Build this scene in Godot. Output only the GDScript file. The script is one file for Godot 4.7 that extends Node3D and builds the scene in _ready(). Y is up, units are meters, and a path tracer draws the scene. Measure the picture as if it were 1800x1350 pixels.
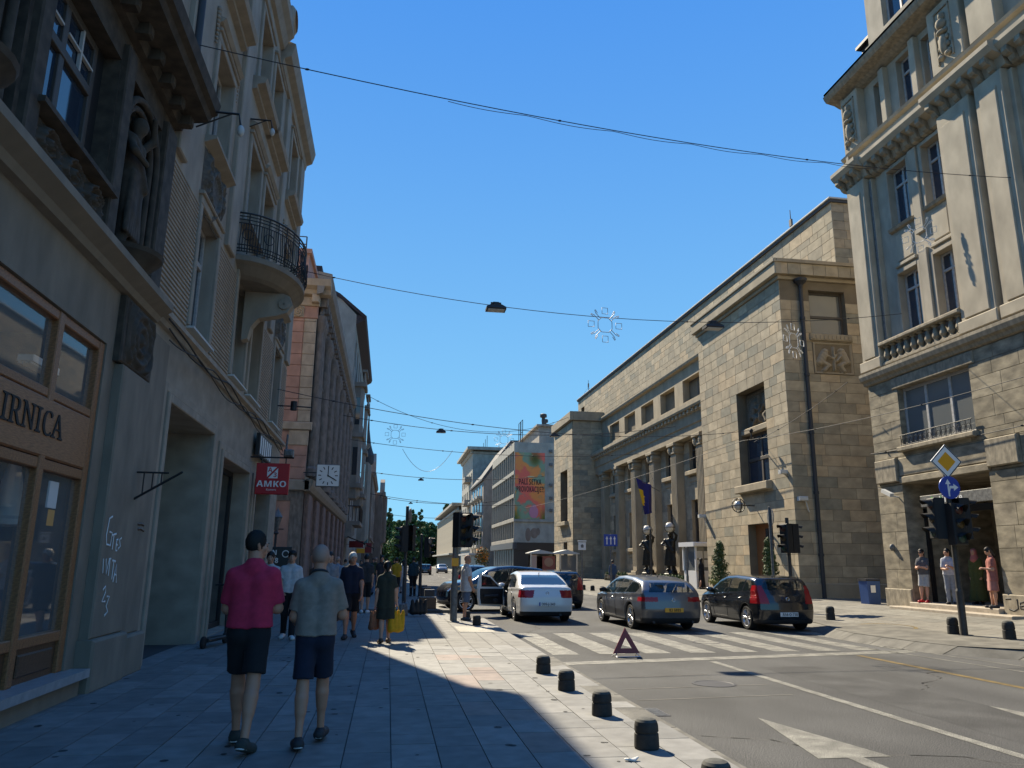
extends Node3D
# A sunny street: shaded shop fronts on the left, a stone bank and an ornate corner house on the right.

var M := {}
var taken := {}
var rng := RandomNumberGenerator.new()
var cbox_mesh: ArrayMesh


class MB:
	var v := PackedVector3Array()
	var n := PackedVector3Array()
	var c := PackedColorArray()
	var ink := Color.WHITE
	var inked := false

	func _p(a: Vector3, m: Vector3) -> void:
		v.push_back(a)
		n.push_back(m)
		if inked:
			c.push_back(ink)

	func tn(a: Vector3, b: Vector3, d: Vector3, na: Vector3, nb: Vector3, nd: Vector3) -> void:
		_p(a, na)
		_p(d, nd)
		_p(b, nb)

	func t(a: Vector3, b: Vector3, d: Vector3) -> void:
		var m := (b - a).cross(d - a).normalized()
		tn(a, b, d, m, m, m)

	func q(a: Vector3, b: Vector3, e: Vector3, d: Vector3) -> void:
		var m := (e - a).cross(d - b).normalized()
		tn(a, b, e, m, m, m)
		tn(a, e, d, m, m, m)

	func qn(a: Vector3, b: Vector3, e: Vector3, d: Vector3, na: Vector3, nb: Vector3, ne: Vector3, nd: Vector3) -> void:
		tn(a, b, e, na, nb, ne)
		tn(a, e, d, na, ne, nd)

	func bx(lo: Vector3, hi: Vector3) -> void:
		ob((lo + hi) / 2, hi - lo, Basis())

	func ob(o: Vector3, s: Vector3, b: Basis) -> void:
		var x := b.x * s.x / 2
		var y := b.y * s.y / 2
		var z := b.z * s.z / 2
		q(o - x - y + z, o + x - y + z, o + x + y + z, o - x + y + z)
		q(o + x - y - z, o - x - y - z, o - x + y - z, o + x + y - z)
		q(o + x - y + z, o + x - y - z, o + x + y - z, o + x + y + z)
		q(o - x - y - z, o - x - y + z, o - x + y + z, o - x + y - z)
		q(o - x + y + z, o + x + y + z, o + x + y - z, o - x + y - z)
		q(o - x - y - z, o + x - y - z, o + x - y + z, o - x - y + z)

	# box with the four edges of its front (+z) face chamfered
	func cb(lo: Vector3, hi: Vector3, k: float) -> void:
		var a := lo + Vector3(k, k, 0)
		var b := hi - Vector3(k, k, 0)
		var z := hi.z
		var w := hi.z - k
		q(Vector3(a.x, a.y, z), Vector3(b.x, a.y, z), Vector3(b.x, b.y, z), Vector3(a.x, b.y, z))
		q(Vector3(lo.x, lo.y, w), Vector3(hi.x, lo.y, w), Vector3(b.x, a.y, z), Vector3(a.x, a.y, z))
		q(Vector3(hi.x, lo.y, w), Vector3(hi.x, hi.y, w), Vector3(b.x, b.y, z), Vector3(b.x, a.y, z))
		q(Vector3(hi.x, hi.y, w), Vector3(lo.x, hi.y, w), Vector3(a.x, b.y, z), Vector3(b.x, b.y, z))
		q(Vector3(lo.x, hi.y, w), Vector3(lo.x, lo.y, w), Vector3(a.x, a.y, z), Vector3(a.x, b.y, z))
		q(Vector3(lo.x, lo.y, lo.z), Vector3(hi.x, lo.y, lo.z), Vector3(hi.x, lo.y, w), Vector3(lo.x, lo.y, w))
		q(Vector3(hi.x, lo.y, lo.z), Vector3(hi.x, hi.y, lo.z), Vector3(hi.x, hi.y, w), Vector3(hi.x, lo.y, w))
		q(Vector3(hi.x, hi.y, lo.z), Vector3(lo.x, hi.y, lo.z), Vector3(lo.x, hi.y, w), Vector3(hi.x, hi.y, w))
		q(Vector3(lo.x, hi.y, lo.z), Vector3(lo.x, lo.y, lo.z), Vector3(lo.x, lo.y, w), Vector3(lo.x, hi.y, w))

	# polygon in xy (either turn), from z0 to z1
	func prism(p: PackedVector2Array, z0: float, z1: float) -> void:
		var g := p.duplicate()
		if Geometry2D.is_polygon_clockwise(g) :
			g.reverse()
		# after this g is counter-clockwise with y up or down alike
		var area := 0.0
		for i in g.size():
			var j := (i + 1) % g.size()
			area += g[i].x * g[j].y - g[j].x * g[i].y
		if area < 0:
			g.reverse()
		for i in g.size():
			var j := (i + 1) % g.size()
			q(Vector3(g[i].x, g[i].y, z0), Vector3(g[j].x, g[j].y, z0), Vector3(g[j].x, g[j].y, z1), Vector3(g[i].x, g[i].y, z1))
		var k := Geometry2D.triangulate_polygon(g)
		for i in range(0, k.size(), 3):
			var a := g[k[i]]
			var b := g[k[i + 1]]
			var d := g[k[i + 2]]
			if (b - a).cross(d - a) < 0:
				var s := b
				b = d
				d = s
			t(Vector3(a.x, a.y, z1), Vector3(b.x, b.y, z1), Vector3(d.x, d.y, z1))
			t(Vector3(a.x, a.y, z0), Vector3(d.x, d.y, z0), Vector3(b.x, b.y, z0))

	# profile polygon given as (outward, height), run along x from u0 to u1
	func run(p: PackedVector2Array, u0: float, u1: float) -> void:
		var from := v.size()
		prism(p, u0, u1)
		for i in range(from, v.size()):
			v[i] = Vector3(v[i].z, v[i].y, v[i].x)
			n[i] = Vector3(n[i].z, n[i].y, n[i].x)
		for i in range(from, v.size(), 3):
			var s := v[i + 1]
			v[i + 1] = v[i + 2]
			v[i + 2] = s
			s = n[i + 1]
			n[i + 1] = n[i + 2]
			n[i + 2] = s

	func tube(p: PackedVector3Array, r: float, k := 6, r2 := -1.0, closed := false) -> void:
		if r2 < 0:
			r2 = r
		var rings := []
		var dirs := []
		var m := p.size()
		var side := Vector3.ZERO
		for i in m:
			var d := (p[(i + 1) % m] - p[i - 1 if i > 0 else m - 1]) if closed else (p[mini(i + 1, m - 1)] - p[maxi(i - 1, 0)])
			d = d.normalized()
			if side == Vector3.ZERO:
				side = d.cross(Vector3.UP if absf(d.y) < 0.9 else Vector3.RIGHT).normalized()
			side = (side - d * side.dot(d)).normalized()
			var up := side.cross(d)
			var ring := PackedVector3Array()
			var dd := PackedVector3Array()
			for j in k:
				var a := TAU * j / k
				var w := side * cos(a) + up * sin(a)
				dd.push_back(w)
				ring.push_back(p[i] + w * lerpf(r, r2, float(i) / maxi(m - 1, 1)))
			rings.push_back(ring)
			dirs.push_back(dd)
		for i in (m if closed else m - 1):
			var i2 := (i + 1) % m
			for j in k:
				var j2 := (j + 1) % k
				qn(rings[i][j], rings[i2][j], rings[i2][j2], rings[i][j2], dirs[i][j], dirs[i2][j], dirs[i2][j2], dirs[i][j2])
		if not closed:
			for j in range(1, k - 1):
				t(rings[0][0], rings[0][j], rings[0][j + 1])
				t(rings[m - 1][0], rings[m - 1][j + 1], rings[m - 1][j])

	# profile of (radius, height), bottom to top, turned about y
	func lathe(p: PackedVector2Array, k: int, o := Vector3.ZERO, b := Basis(), a0 := 0.0, a1 := TAU) -> void:
		for i in p.size() - 1:
			var d := p[i + 1] - p[i]
			var m := Vector2(d.y, -d.x).normalized()
			for j in k:
				var a := a0 + (a1 - a0) * j / k
				var e := a0 + (a1 - a0) * (j + 1) / k
				var ca := Vector3(cos(a), 0, -sin(a))
				var ce := Vector3(cos(e), 0, -sin(e))
				var na := b * (ca * m.x + Vector3(0, m.y, 0))
				var ne := b * (ce * m.x + Vector3(0, m.y, 0))
				qn(o + b * (ca * p[i].x + Vector3(0, p[i].y, 0)), o + b * (ce * p[i].x + Vector3(0, p[i].y, 0)), o + b * (ce * p[i + 1].x + Vector3(0, p[i + 1].y, 0)), o + b * (ca * p[i + 1].x + Vector3(0, p[i + 1].y, 0)), na, ne, ne, na)

	func ball(o: Vector3, s: Vector3, k := 10) -> void:
		for i in k:
			for j in k * 2:
				var f := func(ii: int, jj: int) -> Vector3:
					var th := PI * ii / k - PI / 2
					var ph := PI * jj / k
					return Vector3(cos(th) * cos(ph), sin(th), -cos(th) * sin(ph))
				var a: Vector3 = f.call(i, j)
				var b: Vector3 = f.call(i, j + 1)
				var e: Vector3 = f.call(i + 1, j + 1)
				var d: Vector3 = f.call(i + 1, j)
				qn(o + a * s, o + b * s, o + e * s, o + d * s, (a / s).normalized(), (b / s).normalized(), (e / s).normalized(), (d / s).normalized())

	# upright wall at depth z with holes [Rect2]; reveals run back by dep
	func wall(u0: float, u1: float, v0: float, v1: float, holes: Array, dep: float, z := 0.0) -> void:
		var us := [u0, u1]
		var vs := [v0, v1]
		for h in holes:
			for a in [h.position.x, h.end.x]:
				if a > u0 and a < u1 and not us.has(a):
					us.push_back(a)
			for a in [h.position.y, h.end.y]:
				if a > v0 and a < v1 and not vs.has(a):
					vs.push_back(a)
		us.sort()
		vs.sort()
		for i in us.size() - 1:
			for j in vs.size() - 1:
				var mid := Vector2((us[i] + us[i + 1]) / 2, (vs[j] + vs[j + 1]) / 2)
				var hit := false
				for h in holes:
					if h.has_point(mid):
						hit = true
				if not hit:
					q(Vector3(us[i], vs[j], z), Vector3(us[i + 1], vs[j], z), Vector3(us[i + 1], vs[j + 1], z), Vector3(us[i], vs[j + 1], z))
		if dep > 0:
			for h in holes:
				reveal(h, z, dep)

	func reveal(h: Rect2, z: float, dep: float) -> void:
		var a := h.position
		var b := h.end
		var w := z - dep
		q(Vector3(a.x, a.y, z), Vector3(a.x, b.y, z), Vector3(a.x, b.y, w), Vector3(a.x, a.y, w))
		q(Vector3(b.x, a.y, w), Vector3(b.x, b.y, w), Vector3(b.x, b.y, z), Vector3(b.x, a.y, z))
		q(Vector3(a.x, a.y, w), Vector3(b.x, a.y, w), Vector3(b.x, a.y, z), Vector3(a.x, a.y, z))
		q(Vector3(a.x, b.y, z), Vector3(b.x, b.y, z), Vector3(b.x, b.y, w), Vector3(a.x, b.y, w))

	# height field over a rectangle: f(u, v) in 0..1 -> outward depth
	func relief(u0: float, u1: float, v0: float, v1: float, nu: int, nv: int, z: float, f: Callable) -> void:
		var p := []
		for i in nu + 1:
			var col := PackedVector3Array()
			for j in nv + 1:
				var a := float(i) / nu
				var b := float(j) / nv
				col.push_back(Vector3(lerpf(u0, u1, a), lerpf(v0, v1, b), z + f.call(a, b)))
			p.push_back(col)
		var nm := func(i: int, j: int) -> Vector3:
			var dx: Vector3 = p[mini(i + 1, nu)][j] - p[maxi(i - 1, 0)][j]
			var dy: Vector3 = p[i][mini(j + 1, nv)] - p[i][maxi(j - 1, 0)]
			return dx.cross(dy).normalized()
		for i in nu:
			for j in nv:
				qn(p[i][j], p[i + 1][j], p[i + 1][j + 1], p[i][j + 1], nm.call(i, j), nm.call(i + 1, j), nm.call(i + 1, j + 1), nm.call(i, j + 1))

	func mesh() -> ArrayMesh:
		var m := ArrayMesh.new()
		var a := []
		a.resize(Mesh.ARRAY_MAX)
		a[Mesh.ARRAY_VERTEX] = v
		a[Mesh.ARRAY_NORMAL] = n
		if inked:
			a[Mesh.ARRAY_COLOR] = c
		if v.size():
			m.add_surface_from_arrays(Mesh.PRIMITIVE_TRIANGLES, a)
		return m


func numbered(called: String) -> String:
	if not taken.has(called):
		taken[called] = 0
		return called
	taken[called] += 1
	return "%s_%03d" % [called, taken[called]]


func tag(o: Node3D, label: String, cat: String, group := "", kind := "") -> Node3D:
	if label:
		o.set_meta("label", label)
	if cat:
		o.set_meta("category", cat)
	if group:
		o.set_meta("group", group)
	if kind:
		o.set_meta("kind", kind)
	return o


func thing(called: String, label: String, cat: String, at := Vector3.ZERO, turn := 0.0, group := "") -> Node3D:
	var o := Node3D.new()
	o.name = numbered(called)
	add_child(o)
	o.position = at
	o.rotation.y = turn
	return tag(o, label, cat, group)


func part(par: Node, called: String, mb: MB, mat: Material, at := Vector3.ZERO) -> MeshInstance3D:
	return put(par, called, mb.mesh(), mat, Transform3D(Basis(), at))


func put(par: Node, called: String, mesh: Mesh, mat: Material, xf := Transform3D()) -> MeshInstance3D:
	var o := MeshInstance3D.new()
	o.mesh = mesh
	o.material_override = mat
	if par == self:
		o.name = numbered(called)
	else:
		var k: int = par.get_meta("n_" + called, 0)
		par.set_meta("n_" + called, k + 1)
		o.name = called if k == 0 else "%s_%03d" % [called, k]
	par.add_child(o, true)
	o.transform = Transform3D(Basis(), par.get_meta("off", Vector3.ZERO)) * xf
	return o


# a house: along x = street distance from the camera (left side) or its negative (right side), y up, z towards the street
func house(called: String, label: String, x: float, u: float, left: bool) -> Node3D:
	var o := thing(called, label, "building", V(x, 0, -u if left else u), PI / 2 if left else -PI / 2)
	o.set_meta("off", V(-u, 0, 0))
	return o


# placing a part on a house's end that faces the camera (left side houses): part x = outward distance, z = towards the camera
func end_xf(u: float) -> Transform3D:
	return Transform3D(Basis(Vector3.UP, -PI / 2), V(u, 0, 0))


func mass(par: Node, u0: float, u1: float, h: float, m: Material, back := 12.0, rec := 1.2, called := "back_wall") -> void:
	var b := MB.new()
	b.bx(V(u0 + 0.01, -0.1, -back), V(u1 - 0.01, h - 0.01, -rec))
	b.bx(V(u0 + 0.012, h - 0.3, -rec + 0.001), V(u1 - 0.012, h - 0.012, -0.03))
	b.bx(V(u0 + 0.003, -0.1, -rec + 0.002), V(u0 + 0.15, h - 0.31, -0.004))
	b.bx(V(u1 - 0.15, -0.1, -rec + 0.002), V(u1 - 0.003, h - 0.31, -0.004))
	part(par, called, b, m)


func swirl(a: float, b: float, n: int, amp: float) -> float:
	# scroll ornament: rows of volutes and leaves
	var x := fposmod(a * n, 1.0) - 0.5
	var y := b - 0.5
	var r := sqrt(x * x + y * y)
	var th := atan2(y, x)
	var h := 0.5 + 0.5 * sin(th * 2.0 + r * 26.0)
	h *= smoothstep(0.62, 0.42, r)
	h += 0.6 * smoothstep(0.12, 0.05, r)
	h += 0.35 * (0.5 + 0.5 * sin(a * n * 31.0 + sin(b * 23.0) * 2.0)) * (0.5 + 0.5 * sin(b * 29.0 + a * 17.0))
	return amp * clampf(h, 0, 1.3)


func struct(called: String, mb: MB, mat: Material, label := "") -> MeshInstance3D:
	var o := part(self, called, mb, mat)
	tag(o, label, "", "", "structure")
	return o


func copy_of(o: Node3D, called: String, label: String, at: Vector3, turn := 0.0, group := "") -> Node3D:
	var r: Node3D = o.duplicate()
	r.name = numbered(called)
	add_child(r)
	r.position = at
	r.rotation.y = turn
	r.set_meta("label", label)
	if group:
		r.set_meta("group", group)
	return r


func V(x: float, y: float, z: float) -> Vector3:
	return Vector3(x, y, z)


func pv3(a: Array) -> PackedVector3Array:
	return PackedVector3Array(a)


func pv2(a: Array) -> PackedVector2Array:
	# flat pairs
	var r := PackedVector2Array()
	for i in range(0, a.size(), 2):
		r.push_back(Vector2(a[i], a[i + 1]))
	return r


func R(u0: float, u1: float, v0: float, v1: float) -> Rect2:
	return Rect2(u0, v0, u1 - u0, v1 - v0)


func txt(par: Node, s: String, font: String, h: float, at: Vector3, turn: Basis, mat: Material, called := "lettering", depth := 0.012, bold := false) -> MeshInstance3D:
	var f := SystemFont.new()
	f.font_names = PackedStringArray([font])
	if bold:
		f.font_weight = 700
	var m := TextMesh.new()
	m.font = f
	m.text = s
	m.font_size = 64
	m.pixel_size = h / 64.0 * 1.38
	m.depth = depth
	m.curve_step = 2.0
	return put(par, called, m, mat, Transform3D(turn, at))


# ---------------------------------------------------------------- materials
var tex := {}


func ntex(called: String, freq: float, oct: int, lo: float, hi: float, kind := FastNoiseLite.TYPE_SIMPLEX_SMOOTH, size := 512, sharp := 0.0) -> NoiseTexture2D:
	if tex.has(called):
		return tex[called]
	var f := FastNoiseLite.new()
	f.seed = called.hash() % 10000
	f.noise_type = kind
	f.frequency = freq
	f.fractal_octaves = oct
	var t := NoiseTexture2D.new()
	t.width = size
	t.height = size
	t.seamless = true
	t.noise = f
	var g := Gradient.new()
	g.set_color(0, Color(lo, lo, lo))
	g.set_color(1, Color(hi, hi, hi))
	if sharp > 0:
		g.set_offset(0, 0.5 - sharp)
		g.set_offset(1, 0.5 + sharp)
	t.color_ramp = g
	tex[called] = t
	return t


# linear base colour, roughness; stain = large blotches, grain = fine speckle, bump = relief in centimetres
func mat(called: String, r: float, g: float, b: float, rough := 0.85, stain := "", stain_m := Vector3.ONE, grain := "", grain_m := 1.0, bump := 0.0, bump_tex := "") -> StandardMaterial3D:
	var m := StandardMaterial3D.new()
	m.resource_name = called
	m.albedo_color = Color(r, g, b).linear_to_srgb()
	m.roughness = rough
	if stain:
		m.albedo_texture = tex[stain]
		m.uv1_triplanar = true
		m.uv1_world_triplanar = true
		m.uv1_scale = Vector3(1 / stain_m.x, 1 / stain_m.y, 1 / stain_m.z)
	if grain:
		m.detail_enabled = true
		m.detail_blend_mode = BaseMaterial3D.BLEND_MODE_MUL
		m.detail_uv_layer = BaseMaterial3D.DETAIL_UV_2
		m.detail_albedo = tex[grain]
		m.uv2_triplanar = true
		m.uv2_world_triplanar = true
		m.uv2_scale = Vector3.ONE / grain_m
	if bump > 0 and stain:
		m.heightmap_enabled = true
		m.heightmap_texture = tex[bump_tex if bump_tex else stain]
		m.heightmap_scale = bump
	M[called] = m
	return m


func tones(called: String, base: Color, spread: float, k: int, rough: float, stain: String, stain_m: Vector3, grain: String, grain_m: float, warm := 0.0) -> Array:
	var a := []
	for i in k:
		var f := 1.0 + spread * (2.0 * i / maxf(k - 1, 1) - 1.0)
		var w := warm * (rng.randf() * 2 - 1)
		a.push_back(mat("%s %d" % [called, i], base.r * f * (1 + w), base.g * f, base.b * f * (1 - w), rough, stain, stain_m, grain, grain_m))
	return a


func make_materials() -> void:
	ntex("blotch", 0.012, 5, 0.62, 1.0)
	ntex("soft", 0.008, 4, 0.82, 1.0)
	ntex("streak", 0.02, 4, 0.66, 1.0)
	ntex("grit", 0.25, 3, 0.55, 1.0, FastNoiseLite.TYPE_VALUE)
	ntex("speck", 0.2, 2, 0.3, 1.0, FastNoiseLite.TYPE_SIMPLEX_SMOOTH, 1024, 0.17)
	ntex("fine", 0.12, 4, 0.8, 1.0)
	ntex("weave", 0.3, 2, 0.86, 1.0)
	mat("asphalt", 0.19, 0.19, 0.182, 0.93, "blotch", V(16, 16, 26), "speck", 3.3)
	mat("patch", 0.155, 0.155, 0.148, 0.93, "blotch", V(7, 7, 7), "speck", 2.9)
	mat("patch dark", 0.09, 0.085, 0.075, 0.95)
	mat("paint white", 0.56, 0.545, 0.46, 0.75, "blotch", V(2.2, 2.2, 2.2), "speck", 2.2)
	mat("paint yellow", 0.5, 0.33, 0.07, 0.75, "blotch", V(2.2, 2.2, 2.2), "speck", 2.2)
	mat("kerb", 0.30, 0.285, 0.24, 0.85, "blotch", V(3, 3, 3), "grit", 0.6)
	mat("joint", 0.05, 0.05, 0.048, 0.95)
	M["slab"] = tones("slab", Color(0.25, 0.248, 0.232), 0.16, 5, 0.75, "soft", V(1.3, 1.3, 1.3), "fine", 0.35, 0.015)
	M["slab pink"] = tones("slab pink", Color(0.30, 0.235, 0.20), 0.06, 2, 0.75, "soft", V(1.3, 1.3, 1.3), "fine", 0.35)
	mat("slab far", 0.25, 0.242, 0.215, 0.8, "soft", V(2.5, 2.5, 2.5), "fine", 0.5)
	mat("rightpave", 0.235, 0.22, 0.18, 0.85, "blotch", V(4, 4, 4), "fine", 0.5)
	M["rightslab"] = tones("right slab", Color(0.25, 0.235, 0.195), 0.14, 3, 0.85, "soft", V(1.5, 1.5, 1.5), "fine", 0.4, 0.02)
	mat("bollard", 0.055, 0.053, 0.047, 0.8, "blotch", V(0.5, 0.5, 0.5), "grit", 0.25, 0.15)
	mat("bollard top", 0.16, 0.16, 0.14, 0.85, "blotch", V(0.5, 0.5, 0.5), "grit", 0.25)
	mat("steel", 0.45, 0.45, 0.46, 0.4).metallic = 0.9
	mat("black metal", 0.012, 0.012, 0.013, 0.5)
	mat("dark iron", 0.03, 0.03, 0.032, 0.6)
	mat("pole", 0.075, 0.068, 0.06, 0.6, "blotch", V(0.8, 0.8, 0.8), "fine", 0.2)
	mat("grey pole", 0.2, 0.2, 0.19, 0.55, "blotch", V(0.8, 0.8, 0.8))
	mat("cable", 0.02, 0.02, 0.022, 0.7)
	mat("white", 0.72, 0.72, 0.70, 0.6)
	mat("off white", 0.5, 0.5, 0.47, 0.7)
	mat("black", 0.01, 0.01, 0.01, 0.7)
	mat("red", 0.42, 0.012, 0.018, 0.45)
	mat("blue sign", 0.012, 0.055, 0.33, 0.4)
	mat("yellow sign", 0.72, 0.33, 0.01, 0.4)
	# glass that shows a dark room and the sky
	for a in [["glass", 0.012, 0.014, 0.017], ["glass blue", 0.02, 0.035, 0.06], ["glass pale", 0.14, 0.15, 0.15], ["glass far", 0.03, 0.035, 0.04]]:
		var gm := mat(a[0], a[1], a[2], a[3], 0.06)
		gm.metallic_specular = 0.7
	var pane := mat("clear glass", 0.9, 0.95, 0.95, 0.03)
	pane.transparency = BaseMaterial3D.TRANSPARENCY_ALPHA
	pane.albedo_color.a = 0.1
	# left houses
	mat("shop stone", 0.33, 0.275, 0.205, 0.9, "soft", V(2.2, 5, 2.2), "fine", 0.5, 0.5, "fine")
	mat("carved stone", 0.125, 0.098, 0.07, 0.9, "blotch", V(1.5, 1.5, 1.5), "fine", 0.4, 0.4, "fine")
	mat("wood", 0.50, 0.215, 0.08, 0.5, "streak", V(0.5, 0.25, 0.5), "fine", 0.15)
	mat("wood dark", 0.19, 0.095, 0.045, 0.55, "streak", V(0.5, 0.25, 0.5), "fine", 0.15)
	mat("wood sign", 0.56, 0.25, 0.10, 0.5, "streak", V(0.8, 0.12, 1.6), "fine", 0.15)
	mat("grey plaster", 0.50, 0.42, 0.32, 0.9, "soft", V(2.6, 6, 2.6), "fine", 0.5, 0.25, "fine")
	mat("grey plaster low", 0.46, 0.39, 0.30, 0.9, "soft", V(3, 2.2, 3), "fine", 0.5, 0.3, "fine")
	mat("grey trim", 0.48, 0.405, 0.31, 0.9, "soft", V(1.8, 3, 1.8), "fine", 0.4)
	mat("relief grey", 0.30, 0.26, 0.205, 0.9, "blotch", V(0.7, 0.7, 0.7), "grit", 0.3)
	mat("marble", 0.5, 0.5, 0.5, 0.3, "soft", V(0.8, 0.8, 0.8), "fine", 0.3)
	mat("window white", 0.45, 0.44, 0.42, 0.6, "soft", V(0.6, 0.6, 0.6))
	mat("window brown", 0.07, 0.06, 0.05, 0.6)
	mat("curtain", 0.45, 0.45, 0.43, 0.9)
	mat("pink", 0.70, 0.40, 0.295, 0.9, "soft", V(2.6, 4, 2.6), "fine", 0.5)
	mat("pink dark", 0.42, 0.27, 0.21, 0.9, "streak", V(1.0, 4, 1.0), "fine", 0.4)
	mat("cream", 0.66, 0.52, 0.37, 0.9, "soft", V(2, 3, 2), "fine", 0.4)
	mat("brown stone", 0.40, 0.325, 0.265, 0.9, "streak", V(2, 5, 2), "fine", 0.4)
	mat("roof brown", 0.07, 0.04, 0.035, 0.8, "blotch", V(1, 1, 1))
	mat("far grey", 0.40, 0.35, 0.29, 0.9, "soft", V(4, 8, 4), "fine", 3.0)
	mat("far brown", 0.36, 0.27, 0.205, 0.9, "soft", V(4, 8, 4), "fine", 3.0)
	mat("far pale", 0.46, 0.41, 0.34, 0.9, "soft", V(4, 8, 4), "fine", 3.0)
	# right houses
	M["bank"] = tones("bank stone", Color(0.54, 0.45, 0.305), 0.22, 7, 0.88, "soft", V(3.2, 2.2, 3.2), "fine", 1.3, 0.1)
	mat("bank wall", 0.26, 0.21, 0.14, 0.9, "soft", V(6, 5, 6), "fine", 0.4)
	mat("bank plain", 0.48, 0.40, 0.275, 0.9, "soft", V(4, 7, 4), "fine", 1.2)
	var inked := mat("bank ink", 1, 1, 1, 0.88, "soft", V(3.2, 2.2, 3.2), "fine", 1.3)
	inked.vertex_color_use_as_albedo = true
	mat("roof edge", 0.05, 0.05, 0.05, 0.7)
	mat("relief stone", 0.40, 0.33, 0.23, 0.9, "blotch", V(0.7, 0.7, 0.7), "grit", 0.3)
	mat("house plaster", 0.58, 0.505, 0.375, 0.9, "soft", V(3.4, 6, 3.4), "fine", 0.5, 0.2, "fine")
	mat("house grey", 0.54, 0.475, 0.365, 0.9, "soft", V(3, 6, 3), "fine", 0.5)
	mat("house stone", 0.52, 0.445, 0.315, 0.9, "blotch", V(4, 2, 4), "fine", 0.8, 0.6, "fine")
	mat("house trim", 0.50, 0.43, 0.31, 0.9, "streak", V(2, 4, 2), "fine", 0.6)
	mat("concrete", 0.55, 0.52, 0.43, 0.9, "soft", V(5, 8, 5), "fine", 3.0)
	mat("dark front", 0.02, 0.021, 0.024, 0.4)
	mat("step", 0.55, 0.47, 0.36, 0.8, "soft", V(1, 1, 1), "fine", 0.3)
	mat("bronze", 0.028, 0.027, 0.022, 0.45, "blotch", V(0.4, 0.4, 0.4)).metallic = 0.3
	mat("opal", 0.5, 0.49, 0.45, 0.35)
	mat("leaf", 0.05, 0.085, 0.022, 0.7)
	mat("leaf light", 0.16, 0.17, 0.03, 0.7)
	mat("bark", 0.07, 0.055, 0.04, 0.9)
	mat("skin", 0.46, 0.245, 0.16, 0.6)
	mat("skin dark", 0.42, 0.20, 0.12, 0.6)
	mat("hair", 0.012, 0.01, 0.009, 0.6)
	mat("hair grey", 0.018, 0.016, 0.015, 0.8)
	mat("hair short", 0.34, 0.205, 0.15, 0.75)
	mat("hair white", 0.6, 0.58, 0.54, 0.7)
	mat("rose", 0.4, 0.13, 0.12, 0.9)
	mat("shoe", 0.02, 0.02, 0.022, 0.7)
	mat("shoe white", 0.6, 0.6, 0.58, 0.6)
	mat("tyre", 0.012, 0.012, 0.012, 0.85)
	mat("rim", 0.55, 0.55, 0.56, 0.35).metallic = 0.8
	mat("tail light", 0.30, 0.008, 0.012, 0.15)
	mat("car glass", 0.012, 0.016, 0.02, 0.04).metallic_specular = 0.8
	var cg := mat("car pane", 0.015, 0.025, 0.025, 0.04)
	cg.transparency = BaseMaterial3D.TRANSPARENCY_ALPHA
	cg.albedo_color.a = 0.42
	mat("chrome", 0.7, 0.7, 0.7, 0.15).metallic = 1.0
	mat("plastic", 0.014, 0.014, 0.015, 0.6)
	var u := MB.new()
	u.cb(V(-0.5, -0.5, -0.5), V(0.5, 0.5, 0.5), 0.02)
	cbox_mesh = u.mesh()


func cloth(r: float, g: float, b: float) -> StandardMaterial3D:
	var k := "cloth %.3f %.3f %.3f" % [r, g, b]
	if not M.has(k):
		var m := mat(k, r, g, b, 0.95, "soft", V(0.35, 0.35, 0.35), "weave", 0.05)
		m.rim_enabled = true
		m.rim = 0.15
		m.rim_tint = 0.7
	return M[k]


# ---------------------------------------------------------------- pieces laid in courses on a wall (x along, y up, front at z)
func masonry(par: Node, called: String, u0: float, u1: float, v0: float, v1: float, ch: float, l0: float, l1: float, holes: Array, mats: Array, left: int, z := 0.0, dep := 0.03, gap := 0.007, rest_mb: MB = null) -> int:
	var rows := [v0, v1]
	var k := v0 + ch
	var row_of := {}
	while k < v1 - 0.5 * ch:
		rows.push_back(k)
		k += ch
	for h in holes:
		for a in [h.position.y, h.end.y]:
			if a > v0 + 0.02 and a < v1 - 0.02:
				var near := -1
				for i in rows.size():
					if absf(rows[i] - a) < 0.4 * ch and rows[i] != v0 and rows[i] != v1:
						near = i
				if near >= 0 and not row_of.has(rows[near]):
					rows[near] = a
				elif not rows.has(a):
					rows.push_back(a)
				row_of[a] = true
	rows.sort()
	for i in rows.size() - 1:
		var a: float = rows[i]
		var b: float = rows[i + 1]
		if b - a < 0.03:
			continue
		var spans := [[u0, u1]]
		for h in holes:
			if h.position.y < b - 0.01 and h.end.y > a + 0.01:
				var s2 := []
				for s in spans:
					if h.end.x <= s[0] or h.position.x >= s[1]:
						s2.push_back(s)
						continue
					if h.position.x > s[0] + 0.02:
						s2.push_back([s[0], h.position.x])
					if h.end.x < s[1] - 0.02:
						s2.push_back([h.end.x, s[1]])
				spans = s2
		for s in spans:
			var x: float = s[0]
			var first := true
			while x < s[1] - 0.01:
				var l := rng.randf_range(l0, l1)
				if first:
					l *= rng.randf_range(0.5, 1.0)
					first = false
				var e := minf(x + l, s[1])
				if s[1] - e < l0 * 0.4:
					e = s[1]
				var pr := rng.randf_range(0, 0.004)
				var lo := V(x + gap / 2, a + gap / 2, z - dep)
				var hi := V(e - gap / 2, b - gap / 2, z + pr)
				var m: StandardMaterial3D = mats[mini(int(absf(rng.randfn(0.5, 0.3)) * mats.size()), mats.size() - 1)]
				if left > 0:
					left -= 1
					put(par, called, cbox_mesh, m, Transform3D(Basis.from_scale(hi - lo), (lo + hi) / 2))
				elif rest_mb:
					rest_mb.ink = m.albedo_color.srgb_to_linear()
					var z2 := hi.z
					rest_mb.cb(lo, hi, 0.006)
				x = e
	return left


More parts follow.
